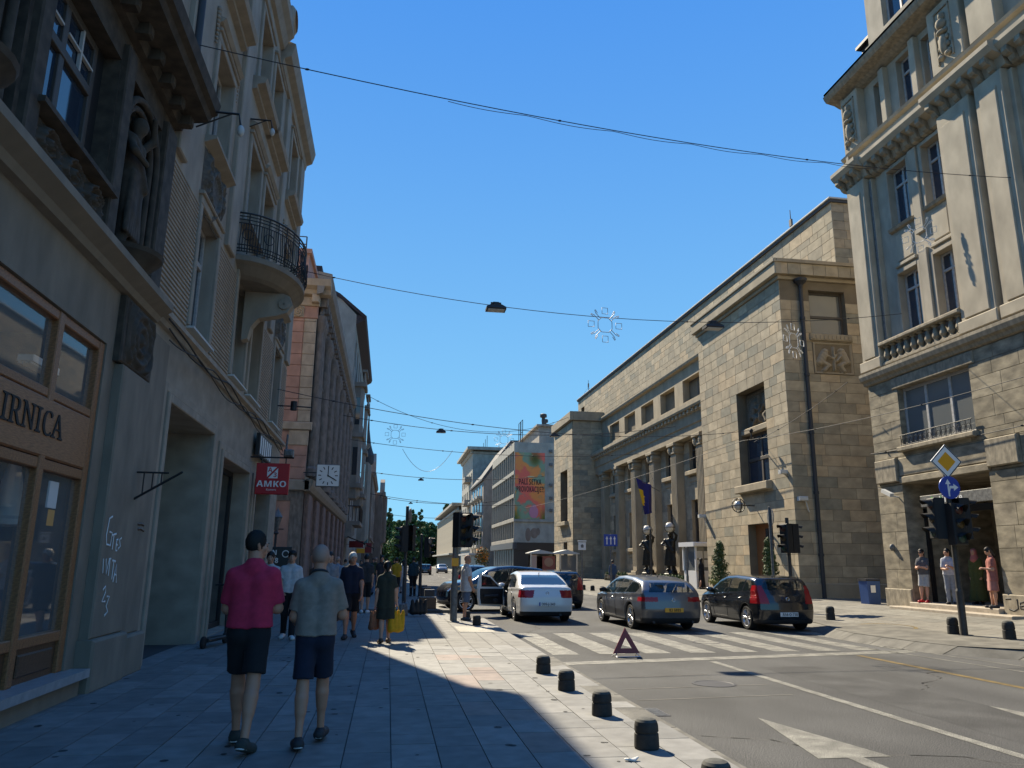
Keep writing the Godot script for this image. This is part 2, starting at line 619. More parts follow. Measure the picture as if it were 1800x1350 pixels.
# window: frame of bars with panes behind; holes are cut by the caller
func window(par: Node, r: Rect2, z: float, cols: int, transom: float, fm: Material, gm: Material, fw := 0.07, called := "window") -> MeshInstance3D:
	var b := MB.new()
	var a := r.position
	var e := r.end
	b.cb(V(a.x, a.y, z - 0.06), V(a.x + fw, e.y, z), 0.008)
	b.cb(V(e.x - fw, a.y, z - 0.06), V(e.x, e.y, z), 0.008)
	b.cb(V(a.x + fw, a.y, z - 0.06), V(e.x - fw, a.y + fw, z - 0.001), 0.008)
	b.cb(V(a.x + fw, e.y - fw, z - 0.06), V(e.x - fw, e.y, z - 0.001), 0.008)
	var ty := lerpf(a.y, e.y, transom) if transom > 0 else e.y
	if transom > 0:
		b.cb(V(a.x + fw, ty - fw * 0.6, z - 0.06), V(e.x - fw, ty + fw * 0.6, z + 0.012), 0.008)
	for i in range(1, cols):
		var x := lerpf(a.x, e.x, float(i) / cols)
		b.cb(V(x - fw * 0.6, a.y + fw, z - 0.06), V(x + fw * 0.6, e.y - fw, z - 0.003), 0.008)
	var o := part(par, called, b, fm)
	var tops := [[a.y + fw * 0.5, ty]]
	if transom > 0:
		tops.push_back([ty, e.y - fw * 0.5])
	for i in cols:
		for tt in tops:
			var g := MB.new()
			var x0 := lerpf(a.x, e.x, float(i) / cols) + 0.01
			var x1 := lerpf(a.x, e.x, float(i + 1) / cols) - 0.01
			# each pane sits a touch out of true, as real ones do
			var w := rng.randf_range(-0.006, 0.006)
			g.q(V(x0, tt[0], z - 0.045 + w), V(x1, tt[0], z - 0.045 - w), V(x1, tt[1], z - 0.045 - w), V(x0, tt[1], z - 0.045 + w * 0.3))
			part(o, "pane", g, gm)
	return o


# curtain folds behind a window would not be seen through dark glass: pale hangings stand just proud of the pane's back instead
func cornice(par: Node, called: String, prof: Array, u0: float, u1: float, m: Material) -> MeshInstance3D:
	var b := MB.new()
	b.run(pv2(prof), u0, u1)
	return part(par, called, b, m)


func _ready() -> void:
	rng.seed = 7
	# camera
	var cam := Camera3D.new()
	cam.name = "camera"
	add_child(cam)
	var yaw := deg_to_rad(8.8)
	var pit := deg_to_rad(13.1)
	var rol := deg_to_rad(0.6)
	var f := V(sin(yaw) * cos(pit), sin(pit), -cos(yaw) * cos(pit))
	var r0 := V(cos(yaw), 0, sin(yaw))
	var u0 := r0.cross(f)
	cam.transform = Transform3D(Basis(r0 * cos(rol) + u0 * sin(rol), u0 * cos(rol) - r0 * sin(rol), -f), V(0, 1.6, 0))
	cam.fov = 53.06
	cam.near = 0.1
	cam.far = 3000
	# sky
	var we := WorldEnvironment.new()
	we.name = "sky_light"
	add_child(we)
	var env := Environment.new()
	env.background_mode = Environment.BG_SKY
	var sm := ProceduralSkyMaterial.new()
	sm.sky_top_color = Color(0.15, 0.375, 0.66)
	sm.sky_horizon_color = Color(0.43, 0.63, 0.725)
	sm.sky_curve = 0.33
	sm.sun_angle_max = 14
	sm.sun_curve = 0.1
	sm.ground_bottom_color = Color(0.3, 0.29, 0.27)
	sm.ground_horizon_color = Color(0.45, 0.48, 0.5)
	var sk := Sky.new()
	sk.sky_material = sm
	env.sky = sk
	env.tonemap_mode = Environment.TONE_MAPPER_LINEAR
	env.tonemap_exposure = 2.1
	env.sdfgi_enabled = true
	env.ssao_enabled = true
	env.ssil_enabled = true
	we.environment = env
	# sun: ahead on the left, 43 degrees up
	var sun := DirectionalLight3D.new()
	sun.name = "sun"
	add_child(sun)
	var az := deg_to_rad(17.0)
	var el := deg_to_rad(43.0)
	var to_sun := V(-sin(az) * cos(el), sin(el), -cos(az) * cos(el))
	sun.look_at_from_position(to_sun * 50, Vector3.ZERO)
	sun.light_energy = 1.6
	sun.light_color = Color(1.0, 0.945, 0.84)
	sun.light_angular_distance = 0.53
	sun.shadow_enabled = true
	make_materials()
	make_ground()
	make_left()
	make_right()
	make_far()
	make_street()
	make_cars()
	make_people()


# ---------------------------------------------------------------- ground
func sheet(mb: MB, pts: Array, y: float) -> void:
	# flat polygon, pts as flat x, z pairs
	var g := pv2(pts)
	var k := Geometry2D.triangulate_polygon(g)
	for i in range(0, k.size(), 3):
		var a := g[k[i]]
		var b := g[k[i + 1]]
		var c := g[k[i + 2]]
		if (b - a).cross(c - a) > 0:
			var s := b
			b = c
			c = s
		mb.t(V(a.x, y, a.y), V(b.x, y, b.y), V(c.x, y, c.y))


func right_h(x: float) -> float:
	return lerpf(0.03, 0.30, clampf((x - 12.0) / 5.0, 0, 1))


func right_kerb(z: float) -> float:
	# x of the right kerb: it swells into the street by the crossing
	var kz := [20.0, -10.0, -13.6, -15.5, -18.0, -21.6, -24.0, -33.0, -44.0, -60.0, -420.0]
	var kx := [15.0, 14.0, 12.4, 11.2, 11.0, 11.9, 12.9, 13.2, 11.6, 11.2, 13.0]
	for i in kz.size() - 1:
		if z <= kz[i] and z >= kz[i + 1]:
			var w: float = (kz[i] - z) / (kz[i] - kz[i + 1])
			return lerpf(kx[i], kx[i + 1], smoothstep(0.0, 1.0, w))
	return 13.0


func make_ground() -> void:
	var b := MB.new()
	b.q(V(-700, -0.15, 60), V(700, -0.15, 60), V(700, -0.15, -900), V(-700, -0.15, -900))
	struct("ground", b, M["slab far"])
	b = MB.new()
	b.q(V(1.4, -0.13, 20), V(16, -0.13, 20), V(16, -0.13, -420), V(1.4, -0.13, -420))
	struct("road", b, M["asphalt"])
	# left pavement: bed and slabs
	b = MB.new()
	b.bx(V(-4.6, -0.14, -23.6), V(2.62, -0.014, 20))
	b.bx(V(-4.2, -0.14, -330), V(1.9, -0.014, -27.6))
	b.bx(V(-40, -0.14, -27.6), V(2.2, -0.115, -23.6))
	var pave := struct("pavement", b, M["joint"], "shaded pavement of small rectangular slabs along the left shop fronts")
	var list := []
	for band in [[-23.6, -3.5, 0.0], [-27.55, -23.62, -0.1], [-60.0, -27.65, 0.0]]:
		var x := -3.9
		var col := 0
		while x < (2.6 if band[0] > -24 else 1.85):
			var w := 0.4
			var z: float = band[1] - rng.randf_range(0.0, 0.6)
			if band[0] > -24 :
				z = band[1] + rng.randf_range(0.0, 0.8)
			while z > band[0] + 0.05:
				var l: float = [0.8, 0.8, 0.8, 0.4, 0.6][rng.randi() % 5]
				var e: float = maxf(z - l, band[0])
				list.push_back([x, z, w, z - e, band[2], col])
				z = e
			x += w
			col += 1
	list.sort_custom(func(p, q2): return p[1] > q2[1])
	var um := MB.new()
	um.bx(V(-0.5, -0.5, -0.5), V(0.5, 0.5, 0.5))
	var unit := um.mesh()
	var rest := MB.new()
	var made := 0
	for s in list:
		if s[1] < -5.0 + 1.6 and made < 300:
			var pinkish: bool = s[5] in [12, 13] and rng.randf() < 0.25
			var set_of: Array = M["slab pink"] if pinkish else M["slab"]
			var m: Material = set_of[rng.randi() % set_of.size()]
			made += 1
			var tilt := Basis.from_euler(V(rng.randfn(0, 0.0025), 0, rng.randfn(0, 0.004)))
			put(pave, "paving_slab", unit, m, Transform3D(tilt * Basis.from_scale(V(s[2] - 0.009, 0.03, s[3] - 0.009)), V(s[0] + s[2] / 2, s[4] - 0.015 + rng.randf_range(-0.0015, 0.0015), s[1] - s[3] / 2)))
		else:
			var y: float = s[4] + rng.randf_range(-0.002, 0.001)
			var i := 0.005
			rest.q(V(s[0] + i, y, s[1] - i), V(s[0] + s[2] - i, y, s[1] - i), V(s[0] + s[2] - i, y, s[1] - s[3] + i), V(s[0] + i, y, s[1] - s[3] + i))
	var ro := part(pave, "far_paving_slabs", rest, M["slab far"])
	ro.set_meta("kind", "stuff")
	b = MB.new()
	b.q(V(-4.2, 0.0, -60.02), V(1.85, 0.0, -60.02), V(1.85, 0.0, -330), V(-4.2, 0.0, -330))
	part(pave, "distant_paving", b, M["slab far"])
	# trodden gum and drips on the slabs
	b = MB.new()
	for i in 150:
		var c := V(rng.randf_range(-3.5, 2.5), 0.003, -5.0 - 17.0 * pow(rng.randf(), 1.4))
		var r := rng.randf_range(0.012, 0.045)
		var st := rng.randf_range(0.6, 1.5)
		for k in 7:
			var a := TAU * k / 7
			var e := TAU * (k + 1) / 7
			b.t(c, c + V(cos(a) * r, 0, -sin(a) * r * st), c + V(cos(e) * r, 0, -sin(e) * r * st))
	var gum := part(pave, "gum_spots", b, M["patch"])
	gum.set_meta("kind", "stuff")
	# left kerb stones: along the street, round the corner by the crossing
	var kerb := struct("kerb", MB.new(), M["kerb"], "")
	var z := 3.0
	while z > -22.0:
		var l := 0.98
		var sunk := 0.09 * smoothstep(-13.0, -14.6, z)
		var x0 := 2.62
		b = MB.new()
		b.ob(V(x0 + 0.17, -0.075 - sunk, z - 0.5), V(0.33, 0.15, l), Basis())
		part(kerb, "kerb_stone", b, M["kerb"])
		z -= 1.0
	z = -27.6
	while z > -60:
		b = MB.new()
		b.ob(V(2.04, -0.075, z - 0.5), V(0.3, 0.15, 0.98), Basis())
		part(kerb, "kerb_stone", b, M["kerb"])
		z -= 1.0
	b = MB.new()
	b.bx(V(1.9, -0.15, -330), V(2.18, -0.001, z))
	part(kerb, "distant_kerb", b, M["kerb"])
	# grey inspection plate by the crossing
	b = MB.new()
	b.bx(V(1.75, -0.01, -20.6), V(2.6, 0.006, -18.9))
	tag(part(self, "utility_cover", b, M["concrete"]), "flat grey rectangular cover plate set in the pavement before the crossing", "utility cover")
	# right pavement: swelling kerb line, rising to the house fronts
	b = MB.new()
	var kb := MB.new()
	z = 18.0
	while z > -330:
		var st := 1.0 if z > -50 else 10.0
		var e := z - st
		var xa := right_kerb(z)
		var xb := right_kerb(e)
		var pa := [xa + 0.25, maxf(xa + 1, 13.5), 15.3, 17.2, 46.0]
		var pb := [xb + 0.25, maxf(xb + 1, 13.5), 15.3, 17.2, 46.0]
		for i in 4:
			b.q(V(pa[i], right_h(pa[i]), z), V(pa[i + 1], right_h(pa[i + 1]), z), V(pb[i + 1], right_h(pb[i + 1]), e), V(pb[i], right_h(pb[i]), e))
		if z < -60 or z > -4:
			kb.q(V(xa, 0.0, z), V(xa + 0.25, 0.02, z), V(xb + 0.25, 0.02, e), V(xb, 0.0, e))
			kb.q(V(xa, -0.14, z), V(xa, 0.0, z), V(xb, 0.0, e), V(xb, -0.14, e))
		z = e
	var rp := struct("pavement", b, M["rightpave"], "sunny pale pavement in front of the bank and the corner house")
	part(kerb, "distant_kerb", kb, M["kerb"])
	z = -4.0
	while z > -60:
		var e := z - 1.0
		var xa := right_kerb(z - 0.012)
		var xb := right_kerb(e + 0.012)
		kb = MB.new()
		var za := z - 0.006
		var zb := e + 0.006
		kb.q(V(xa + 0.1, -0.04, za), V(xa + 0.3, 0.04, za), V(xb + 0.3, 0.04, zb), V(xb + 0.1, -0.04, zb))
		kb.q(V(xa - 0.12, -0.135, za), V(xa + 0.1, -0.04, za), V(xb + 0.1, -0.04, zb), V(xb - 0.12, -0.135, zb))
		part(kerb, "kerb_stone", kb, M["kerb"])
		z = e
	# slabs of the right pavement near the crossing
	var shown := 0
	for i in 9:
		var zz := -11.0 - rng.randf()
		while zz > -34.0:
			var l := rng.randf_range(0.8, 1.4)
			var x0 := 11.4 + i * 0.62
			if x0 > right_kerb(zz) + 0.35 and x0 > right_kerb(zz - l) + 0.35 and x0 < 16.9:
				b = MB.new()
				var up := 0.004
				var x1 := x0 + 0.61
				b.q(V(x0, right_h(x0) + up, zz), V(x1, right_h(x1) + up, zz), V(x1, right_h(x1) + up, zz - l + 0.02), V(x0, right_h(x0) + up, zz - l + 0.02))
				b.q(V(x0, right_h(x0) - 0.01, zz), V(x1, right_h(x1) - 0.01, zz), V(x1, right_h(x1) + up, zz), V(x0, right_h(x0) + up, zz))
				put(rp, "paving_slab", b.mesh(), M["rightslab"][rng.randi() % 3])
				shown += 1
			zz -= l
	# markings
	var y := -0.126
	var mk := struct("road_marking", MB.new(), M["paint white"], "")
	for i in 9:
		var x0 := 3.25 + i * 0.955
		b = MB.new()
		worn(b, x0, x0 + 0.53, -20.0 - i * 0.03, -15.4 - i * 0.06, y)
		part(mk, "zebra_stripe", b, M["paint white"])
	b = MB.new()
	b.q(V(3.05, y, -13.85), V(11.0, y, -15.35), V(11.0, y, -15.75), V(3.05, y, -14.25))
	part(mk, "stop_line", b, M["paint white"])
	b = MB.new()
	b.q(V(5.92, y, 2), V(6.06, y, 2), V(6.06, y, -14.2), V(5.92, y, -14.2))
	part(mk, "lane_line", b, M["paint white"])
	for a in [[4.37, -7.15, -9.05], [7.75, -7.6, -9.5]]:
		b = MB.new()
		b.t(V(a[0] - 0.37, y, a[1]), V(a[0] + 0.37, y, a[1]), V(a[0] - 0.03, y, a[2]))
		b.q(V(a[0] - 0.08, y, a[1] + 3.2), V(a[0] + 0.08, y, a[1] + 3.2), V(a[0] + 0.08, y, a[1] - 0.001), V(a[0] - 0.08, y, a[1] - 0.001))
		part(mk, "arrow", b, M["paint white"])
	b = MB.new()
	b.q(V(9.42, y, 2), V(9.54, y, 2), V(9.44, y, -14.9), V(9.3, y, -14.9))
	part(mk, "yellow_line", b, M["paint yellow"])
	for x in [10.35, 11.0]:
		b = MB.new()
		b.q(V(x + 0.9, y, -9), V(x + 0.96, y, -9), V(x + 0.02, y, -16.5), V(x - 0.04, y, -16.5))
		part(mk, "edge_line", b, M["paint white"])
	for k in 12:
		b = MB.new()
		b.q(V(6.4, y, -45 - k * 9.0), V(6.54, y, -45 - k * 9.0), V(6.54, y, -49 - k * 9.0), V(6.4, y, -49 - k * 9.0))
		part(mk, "lane_dash", b, M["paint white"])
	# faint old lines ground off across the lane, and a bitumen repair
	b = MB.new()
	for a in [[-10.3, 3.3, 5.6], [-11.2, 3.4, 5.7], [-12.3, 3.6, 5.2]]:
		b.q(V(a[1], y - 0.001, a[0]), V(a[2], y - 0.001, a[0] - 0.25), V(a[2], y - 0.001, a[0] - 0.29), V(a[1], y - 0.001, a[0] - 0.035))
	part(mk, "faded_line", b, M["kerb"])
	b = MB.new()
	b.q(V(6.4, y - 0.002, -5), V(7.9, y - 0.002, -5), V(7.6, y - 0.002, -13.4), V(6.5, y - 0.002, -13.4))
	part(mk, "repair_patch", b, M["patch"])
	# cracks, dark drips, covers and a gully grate
	var crack := MB.new()
	for c in [[3.3, -8.2, 5.9, -6.6, 9], [6.8, -9.4, 9.3, -12.6, 10], [5.2, -16.8, 8.9, -18.6, 10], [8.2, -6.4, 11.5, -9.2, 9], [3.4, -19.0, 4.3, -23.0, 8]]:
		var pz := V(c[0], y - 0.003, c[1])
		for i in c[4]:
			var w: float = (i + 1.0) / c[4]
			var nx := V(lerpf(c[0], c[2], w) + rng.randfn(0, 0.09), y - 0.003, lerpf(c[1], c[3], w) + rng.randfn(0, 0.09))
			var sd := (nx - pz).cross(Vector3.UP).normalized() * rng.randf_range(0.006, 0.014)
			crack.q(pz - sd, nx - sd, nx + sd, pz + sd)
			crack.q(pz + sd, nx + sd, nx - sd, pz - sd)
			pz = nx
	part(mk, "crack", crack, M["patch dark"])
	for c in [[4.9, -11.6, 0.33], [7.3, -17.6, 0.33]]:
		b = MB.new()
		b.lathe(pv2([0, 0, c[2], 0, c[2], 0.005, c[2] * 0.86, 0.006, c[2] * 0.84, 0.002, 0, 0.003]), 24, V(c[0], y - 0.003, c[1]))
		tag(part(self, "manhole_cover", b, M["dark iron"]), "round iron manhole cover %s" % ("in the left lane near the faded lines" if c[2] > 0 and c[0] < 6 else "between the zebra stripes in the second lane"), "manhole cover")
	b = MB.new()
	b.bx(V(3.02, -0.14, -9.75), V(3.36, y + 0.002, -9.25))
	var gr := part(self, "gully_grate", b, M["dark iron"])
	tag(gr, "rectangular iron gully grate in the gutter beside the left kerb", "drain")
	for i in 7:
		b = MB.new()
		b.bx(V(3.05, y + 0.002, -9.71 + i * 0.064), V(3.33, y + 0.008, -9.68 + i * 0.064))
		part(gr, "bar", b, M["grey pole"])
	b = MB.new()
	var ring := PackedVector3Array()
	for i in 24:
		var a := TAU * i / 24
		var x := 12.9 + cos(a) * 0.6
		ring.push_back(V(x, right_h(x) + 0.006, -19.2 + sin(a) * 1.0))
	for i in 24:
		var p0 := ring[i]
		var p1 := ring[(i + 1) % 24]
		var ce := V(12.9, p0.y, -19.2)
		b.q(p0.lerp(ce, 0.12), p1.lerp(ce, 0.12), p1, p0)
	part(mk, "yellow_ring", b, M["paint yellow"])


func worn(b: MB, x0: float, x1: float, z0: float, z1: float, y: float) -> void:
	# a painted bar whose edges are a little uneven
	var k := 14
	var l := []
	var r := []
	for i in k + 1:
		l.push_back(x0 + rng.randfn(0, 0.006))
		r.push_back(x1 + rng.randfn(0, 0.006))
	for i in k:
		var za := lerpf(z1, z0, float(i) / k)
		var zb := lerpf(z1, z0, float(i + 1) / k)
		b.q(V(l[i], y, za), V(r[i], y, za), V(r[i + 1], y, zb), V(l[i + 1], y, zb))


# ---------------------------------------------------------------- left side of the street
func make_left() -> void:
	shop_house()
	grey_house()
	pink_house()
	corner_house()
	far_left()


func panel_figure(par: Node, u: float, y: float, z: float, s: float) -> void:
	# a standing figure in half relief
	put(par, "carved_figure", figure_mesh(), M["carved stone"], Transform3D(Basis.from_scale(V(s, s, s)), V(u, y, z)))


func shop_house() -> void:
	var o := house("shop_house", "dark carved stone house over a wood shop front, nearest on the left", -3.73, 1.0, true)
	var st: Material = M["shop stone"]
	var cs: Material = M["carved stone"]
	var b := MB.new()
	b.wall(1, 11.9, -0.1, 5.12, [R(4.6, 10.32, 0.2, 4.32)], 0.14)
	part(o, "wall", b, st)
	# upper floor
	b = MB.new()
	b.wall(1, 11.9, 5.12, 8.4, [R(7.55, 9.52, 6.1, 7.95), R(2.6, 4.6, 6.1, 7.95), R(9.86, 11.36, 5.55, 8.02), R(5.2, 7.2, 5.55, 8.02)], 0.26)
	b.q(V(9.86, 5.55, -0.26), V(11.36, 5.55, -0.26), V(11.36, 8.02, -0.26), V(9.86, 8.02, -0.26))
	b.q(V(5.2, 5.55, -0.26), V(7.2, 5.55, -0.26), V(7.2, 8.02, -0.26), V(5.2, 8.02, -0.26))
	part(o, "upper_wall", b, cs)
	b = MB.new()
	b.wall(1, 12.0, 8.9, 15.5, [R(8.0, 9.3, 10.2, 12.4)], 0.25)
	part(o, "attic_wall", b, M["grey plaster"])
	window(o, R(8.0, 9.3, 10.2, 12.4), -0.18, 2, 0.7, M["window brown"], M["glass"])
	mass(o, 1, 12.0, 15.5, st, 11, 2.4)
	# string course over the shop
	cornice(o, "ledge", [0, 5.1, 0.10, 5.12, 0.14, 5.2, 0.30, 5.3, 0.30, 5.4, 0.0, 5.5], 1, 11.93, st)
	cornice(o, "plinth", [0.0, -0.05, 0.13, -0.05, 0.13, 0.2, 0.0, 0.2], 4.4, 10.5, st)
	b = MB.new()
	b.bx(V(4.4, 0.204, -0.12), V(10.55, 0.30, 0.22))
	part(o, "window_sill", b, M["marble"])
	# pier beside the shop window with plinth and carved block
	b = MB.new()
	b.cb(V(10.66, 0.62, 0.002), V(11.86, 4.14, 0.13), 0.02)
	var pier := part(o, "pier", b, st)
	b = MB.new()
	b.cb(V(10.6, -0.02, 0.002), V(11.88, 0.62, 0.21), 0.03)
	part(pier, "pier_base", b, st)
	b = MB.new()
	b.cb(V(10.56, 4.16, 0.003), V(11.88, 5.08, 0.1), 0.02)
	b.relief(10.66, 11.78, 4.2, 5.04, 40, 34, 0.1, func(a: float, c: float) -> float:
		var x := (a - 0.5) * 2.0
		var y := (c - 0.5) * 2.0
		var r := sqrt(x * x * 1.5 + y * y)
		return 0.002 + smoothstep(1.02, 0.9, maxf(absf(x), absf(y))) * (0.05 * (0.5 + 0.5 * sin(r * 17.0)) + swirl(a, c, 3, 0.02)))
	part(o, "carved_block", b, cs)
	# wooden shop front
	var w: Material = M["wood"]
	b = MB.new()
	for a in [[4.6, 4.78], [6.75, 6.89], [8.93, 9.07], [10.17, 10.32]]:
		b.cb(V(a[0], 0.3, -0.14), V(a[1], 4.31, -0.02), 0.012)
	for a in [[0.66, 0.78], [2.54, 2.66], [3.32, 3.42], [4.2, 4.31]]:
		b.cb(V(4.78, a[0], -0.14), V(6.75, a[1], -0.03), 0.012)
		b.cb(V(6.89, a[0], -0.14), V(8.93, a[1], -0.03), 0.012)
		b.cb(V(9.07, a[0], -0.14), V(10.17, a[1], -0.03), 0.012)
	var fr := part(o, "shop_front", b, w)
	for a in [[4.78, 6.75], [6.89, 8.93], [9.07, 10.17]]:
		b = MB.new()
		b.bx(V(a[0], 0.3, -0.12), V(a[1], 0.66, -0.07))
		b.cb(V(a[0] + 0.12, 0.37, -0.07), V(a[1] - 0.12, 0.6, -0.045), 0.015)
		part(fr, "base_panel", b, M["wood dark"])
		for h in [[0.78, 2.54], [3.42, 4.2]]:
			b = MB.new()
			b.q(V(a[0], h[0], -0.1), V(a[1], h[0], -0.1), V(a[1], h[1], -0.1), V(a[0], h[1], -0.1))
			part(fr, "pane", b, M["clear glass"])
	b = MB.new()
	b.cb(V(4.78, 2.67, -0.06), V(10.17, 3.31, -0.018), 0.02)
	part(o, "sign_board", b, M["wood sign"])
	txt(o, "IRNICA", "Droid Serif", 0.275, V(8.66, 3.035, -0.017), Basis.from_scale(V(1.12, 1, 1)), M["black"], "sign_letters", 0.02)
	shop_inside(o)
	# main window with its small upper lights
	var wn := window(o, R(7.55, 9.3, 6.12, 7.93), -0.2, 2, 0.62, M["window brown"], M["glass blue"], 0.1)
	b = MB.new()
	for x in [7.99, 8.86]:
		b.bx(V(x - 0.02, 7.25, -0.235), V(x + 0.02, 7.85, -0.195))
		b.bx(V(x - 0.36, 7.53, -0.236), V(x + 0.36, 7.56, -0.196))
	part(wn, "glazing_bar", b, M["curtain"])
	b = MB.new()
	b.q(V(9.3, 6.1, -0.21), V(9.52, 6.1, -0.21), V(9.52, 7.95, -0.21), V(9.3, 7.95, -0.21))
	part(wn, "side_board", b, M["black"])
	window(o, R(2.6, 4.6, 6.12, 7.93), -0.2, 2, 0.62, M["window brown"], M["glass blue"], 0.1)
	cornice(o, "window_sill", [0, 6.0, 0.16, 6.03, 0.16, 6.09, 0, 6.1], 7.45, 9.6, cs)
	b = MB.new()
	b.relief(7.6, 9.46, 5.52, 5.98, 70, 22, 0.004, func(a: float, c: float) -> float: return swirl(a, c, 3, 0.09))
	part(o, "carved_apron", b, cs)
	for a in [[7.28, 7.54], [9.54, 9.84], [11.38, 11.86], [4.7, 5.1]]:
		b = MB.new()
		b.cb(V(a[0], 5.5, 0.001), V(a[1], 8.2, 0.09), 0.02)
		part(o, "pilaster", b, cs)
	# niche with figure: arch mouldings and carved ground
	for c in [10.61, 6.2]:
		for k in 2:
			var arch := PackedVector3Array()
			var r := 0.72 - k * 0.12
			for i in 21:
				var a := PI * i / 20
				arch.push_back(V(c - cos(a) * r, 7.22 + sin(a) * r, 0.0 - k * 0.06))
			b = MB.new()
			b.tube(arch, 0.05, 8)
			b.tube(pv3([V(c - r, 5.6, -k * 0.06), V(c - r, 7.22, -k * 0.06)]), 0.05, 8)
			b.tube(pv3([V(c + r, 5.6, -k * 0.06), V(c + r, 7.22, -k * 0.06)]), 0.05, 8)
			part(o, "niche_moulding", b, cs)
		b = MB.new()
		b.relief(c - 0.7, c + 0.7, 5.57, 8.0, 46, 80, -0.255, func(a: float, d: float) -> float: return swirl(a, d * 2.0 - floorf(d * 2.0), 2, 0.12))
		b.lathe(pv2([0.06, 0, 0.32, 0.12, 0.5, 0.3, 0.52, 0.36, 0.3, 0.4]), 20, V(c, 5.32, -0.05))
		part(o, "niche_carving", b, cs)
		panel_figure(o, c, 5.66, -0.1, 1.18)
	# cornice with brackets
	cornice(o, "cornice", [0, 8.38, 0.1, 8.4, 0.14, 8.55, 0.5, 8.6, 0.54, 8.7, 0.62, 8.74, 0.66, 8.92, 0.0, 9.02], 1, 12.0, cs)
	var x := 1.3
	while x < 11.9:
		b = MB.new()
		b.cb(V(x, 8.4, 0.05), V(x + 0.16, 8.57, 0.3), 0.03)
		part(o, "bracket", b, cs)
		x += 0.55
	# downpipe between the two houses, painted scribble, small wall bracket
	b = MB.new()
	b.tube(pv3([V(12.12, 8.9, 0.13), V(12.12, 17, 0.13)]), 0.075, 10)
	for y in [9.6, 11.6, 13.6]:
		b.tube(pv3([V(12.12, y, 0.13), V(12.12, y + 0.1, 0.13)]), 0.09, 10)
	part(o, "downpipe", b, M["dark iron"])
	scribble(o, [[[-0.12, 0.6, -0.3, 0.55, -0.36, 0.2, -0.3, 0.0, -0.05, -0.02, -0.02, 0.25, -0.2, 0.27]], [[0.0, 0.2, 0.25, 0.24], [0.1, 0.22, 0.1, -0.1]], [[0.3, 0.1, 0.4, 0.12, 0.32, 0.1, 0.32, -0.12, 0.42, -0.12], [0.32, 0.0, 0.4, 0.0]],
		[[0.62, 0.16, 0.5, 0.12, 0.6, -0.02, 0.48, -0.08]], [[-0.36, -0.3, -0.3, -0.6]], [[-0.2, -0.3, -0.1, -0.62, 0.0, -0.3, 0.1, -0.3], [0.04, -0.3, 0.06, -0.66]], [[0.2, -0.34, 0.42, -0.36], [0.3, -0.36, 0.3, -0.74]], [[0.4, -0.8, 0.5, -0.42, 0.62, -0.82], [0.44, -0.64, 0.58, -0.66]],
		[[-0.15, -0.95, -0.02, -0.88, 0.02, -1.0, -0.14, -1.2, 0.06, -1.2]], [[0.14, -1.1, 0.3, -1.1, 0.16, -1.3, 0.3, -1.42, 0.12, -1.5]]], V(11.0, 1.78, 0.134), 0.6, M["white"], 0.016)
	var wb := thing("wall_bracket", "small black iron rack bracket fixed to the pier beside the shop window", "bracket", V(-3.6, 2.45, -11.7), PI / 2)
	iron_bracket(wb, 0.62)


func iron_bracket(o: Node3D, l: float) -> void:
	var b := MB.new()
	b.tube(pv3([V(0, 0.36, 0), V(0, 0.36, l * 0.7)]), 0.014, 5)
	part(o, "arm", b, M["black metal"])
	b = MB.new()
	b.tube(pv3([V(0, -0.02, 0), V(0, 0.38, l)]), 0.018, 5)
	part(o, "strut", b, M["black metal"])
	for i in 3:
		b = MB.new()
		var z := 0.1 + i * 0.12
		b.tube(pv3([V(0, 0.36, z), V(0, z * 0.6, z)]), 0.01, 5)
		part(o, "bar", b, M["black metal"])


func scribble(par: Node, letters: Array, at: Vector3, s: float, m: Material, r: float) -> void:
	for l in letters:
		var b := MB.new()
		for st in l:
			var p := PackedVector3Array()
			for i in range(0, st.size(), 2):
				p.push_back(at + V(st[i] * s, st[i + 1] * s, 0))
			b.tube(p, r, 4)
		for i in b.v.size():
			b.v[i].z = at.z + (b.v[i].z - at.z) * 0.2
		part(par, "graffiti", b, m)


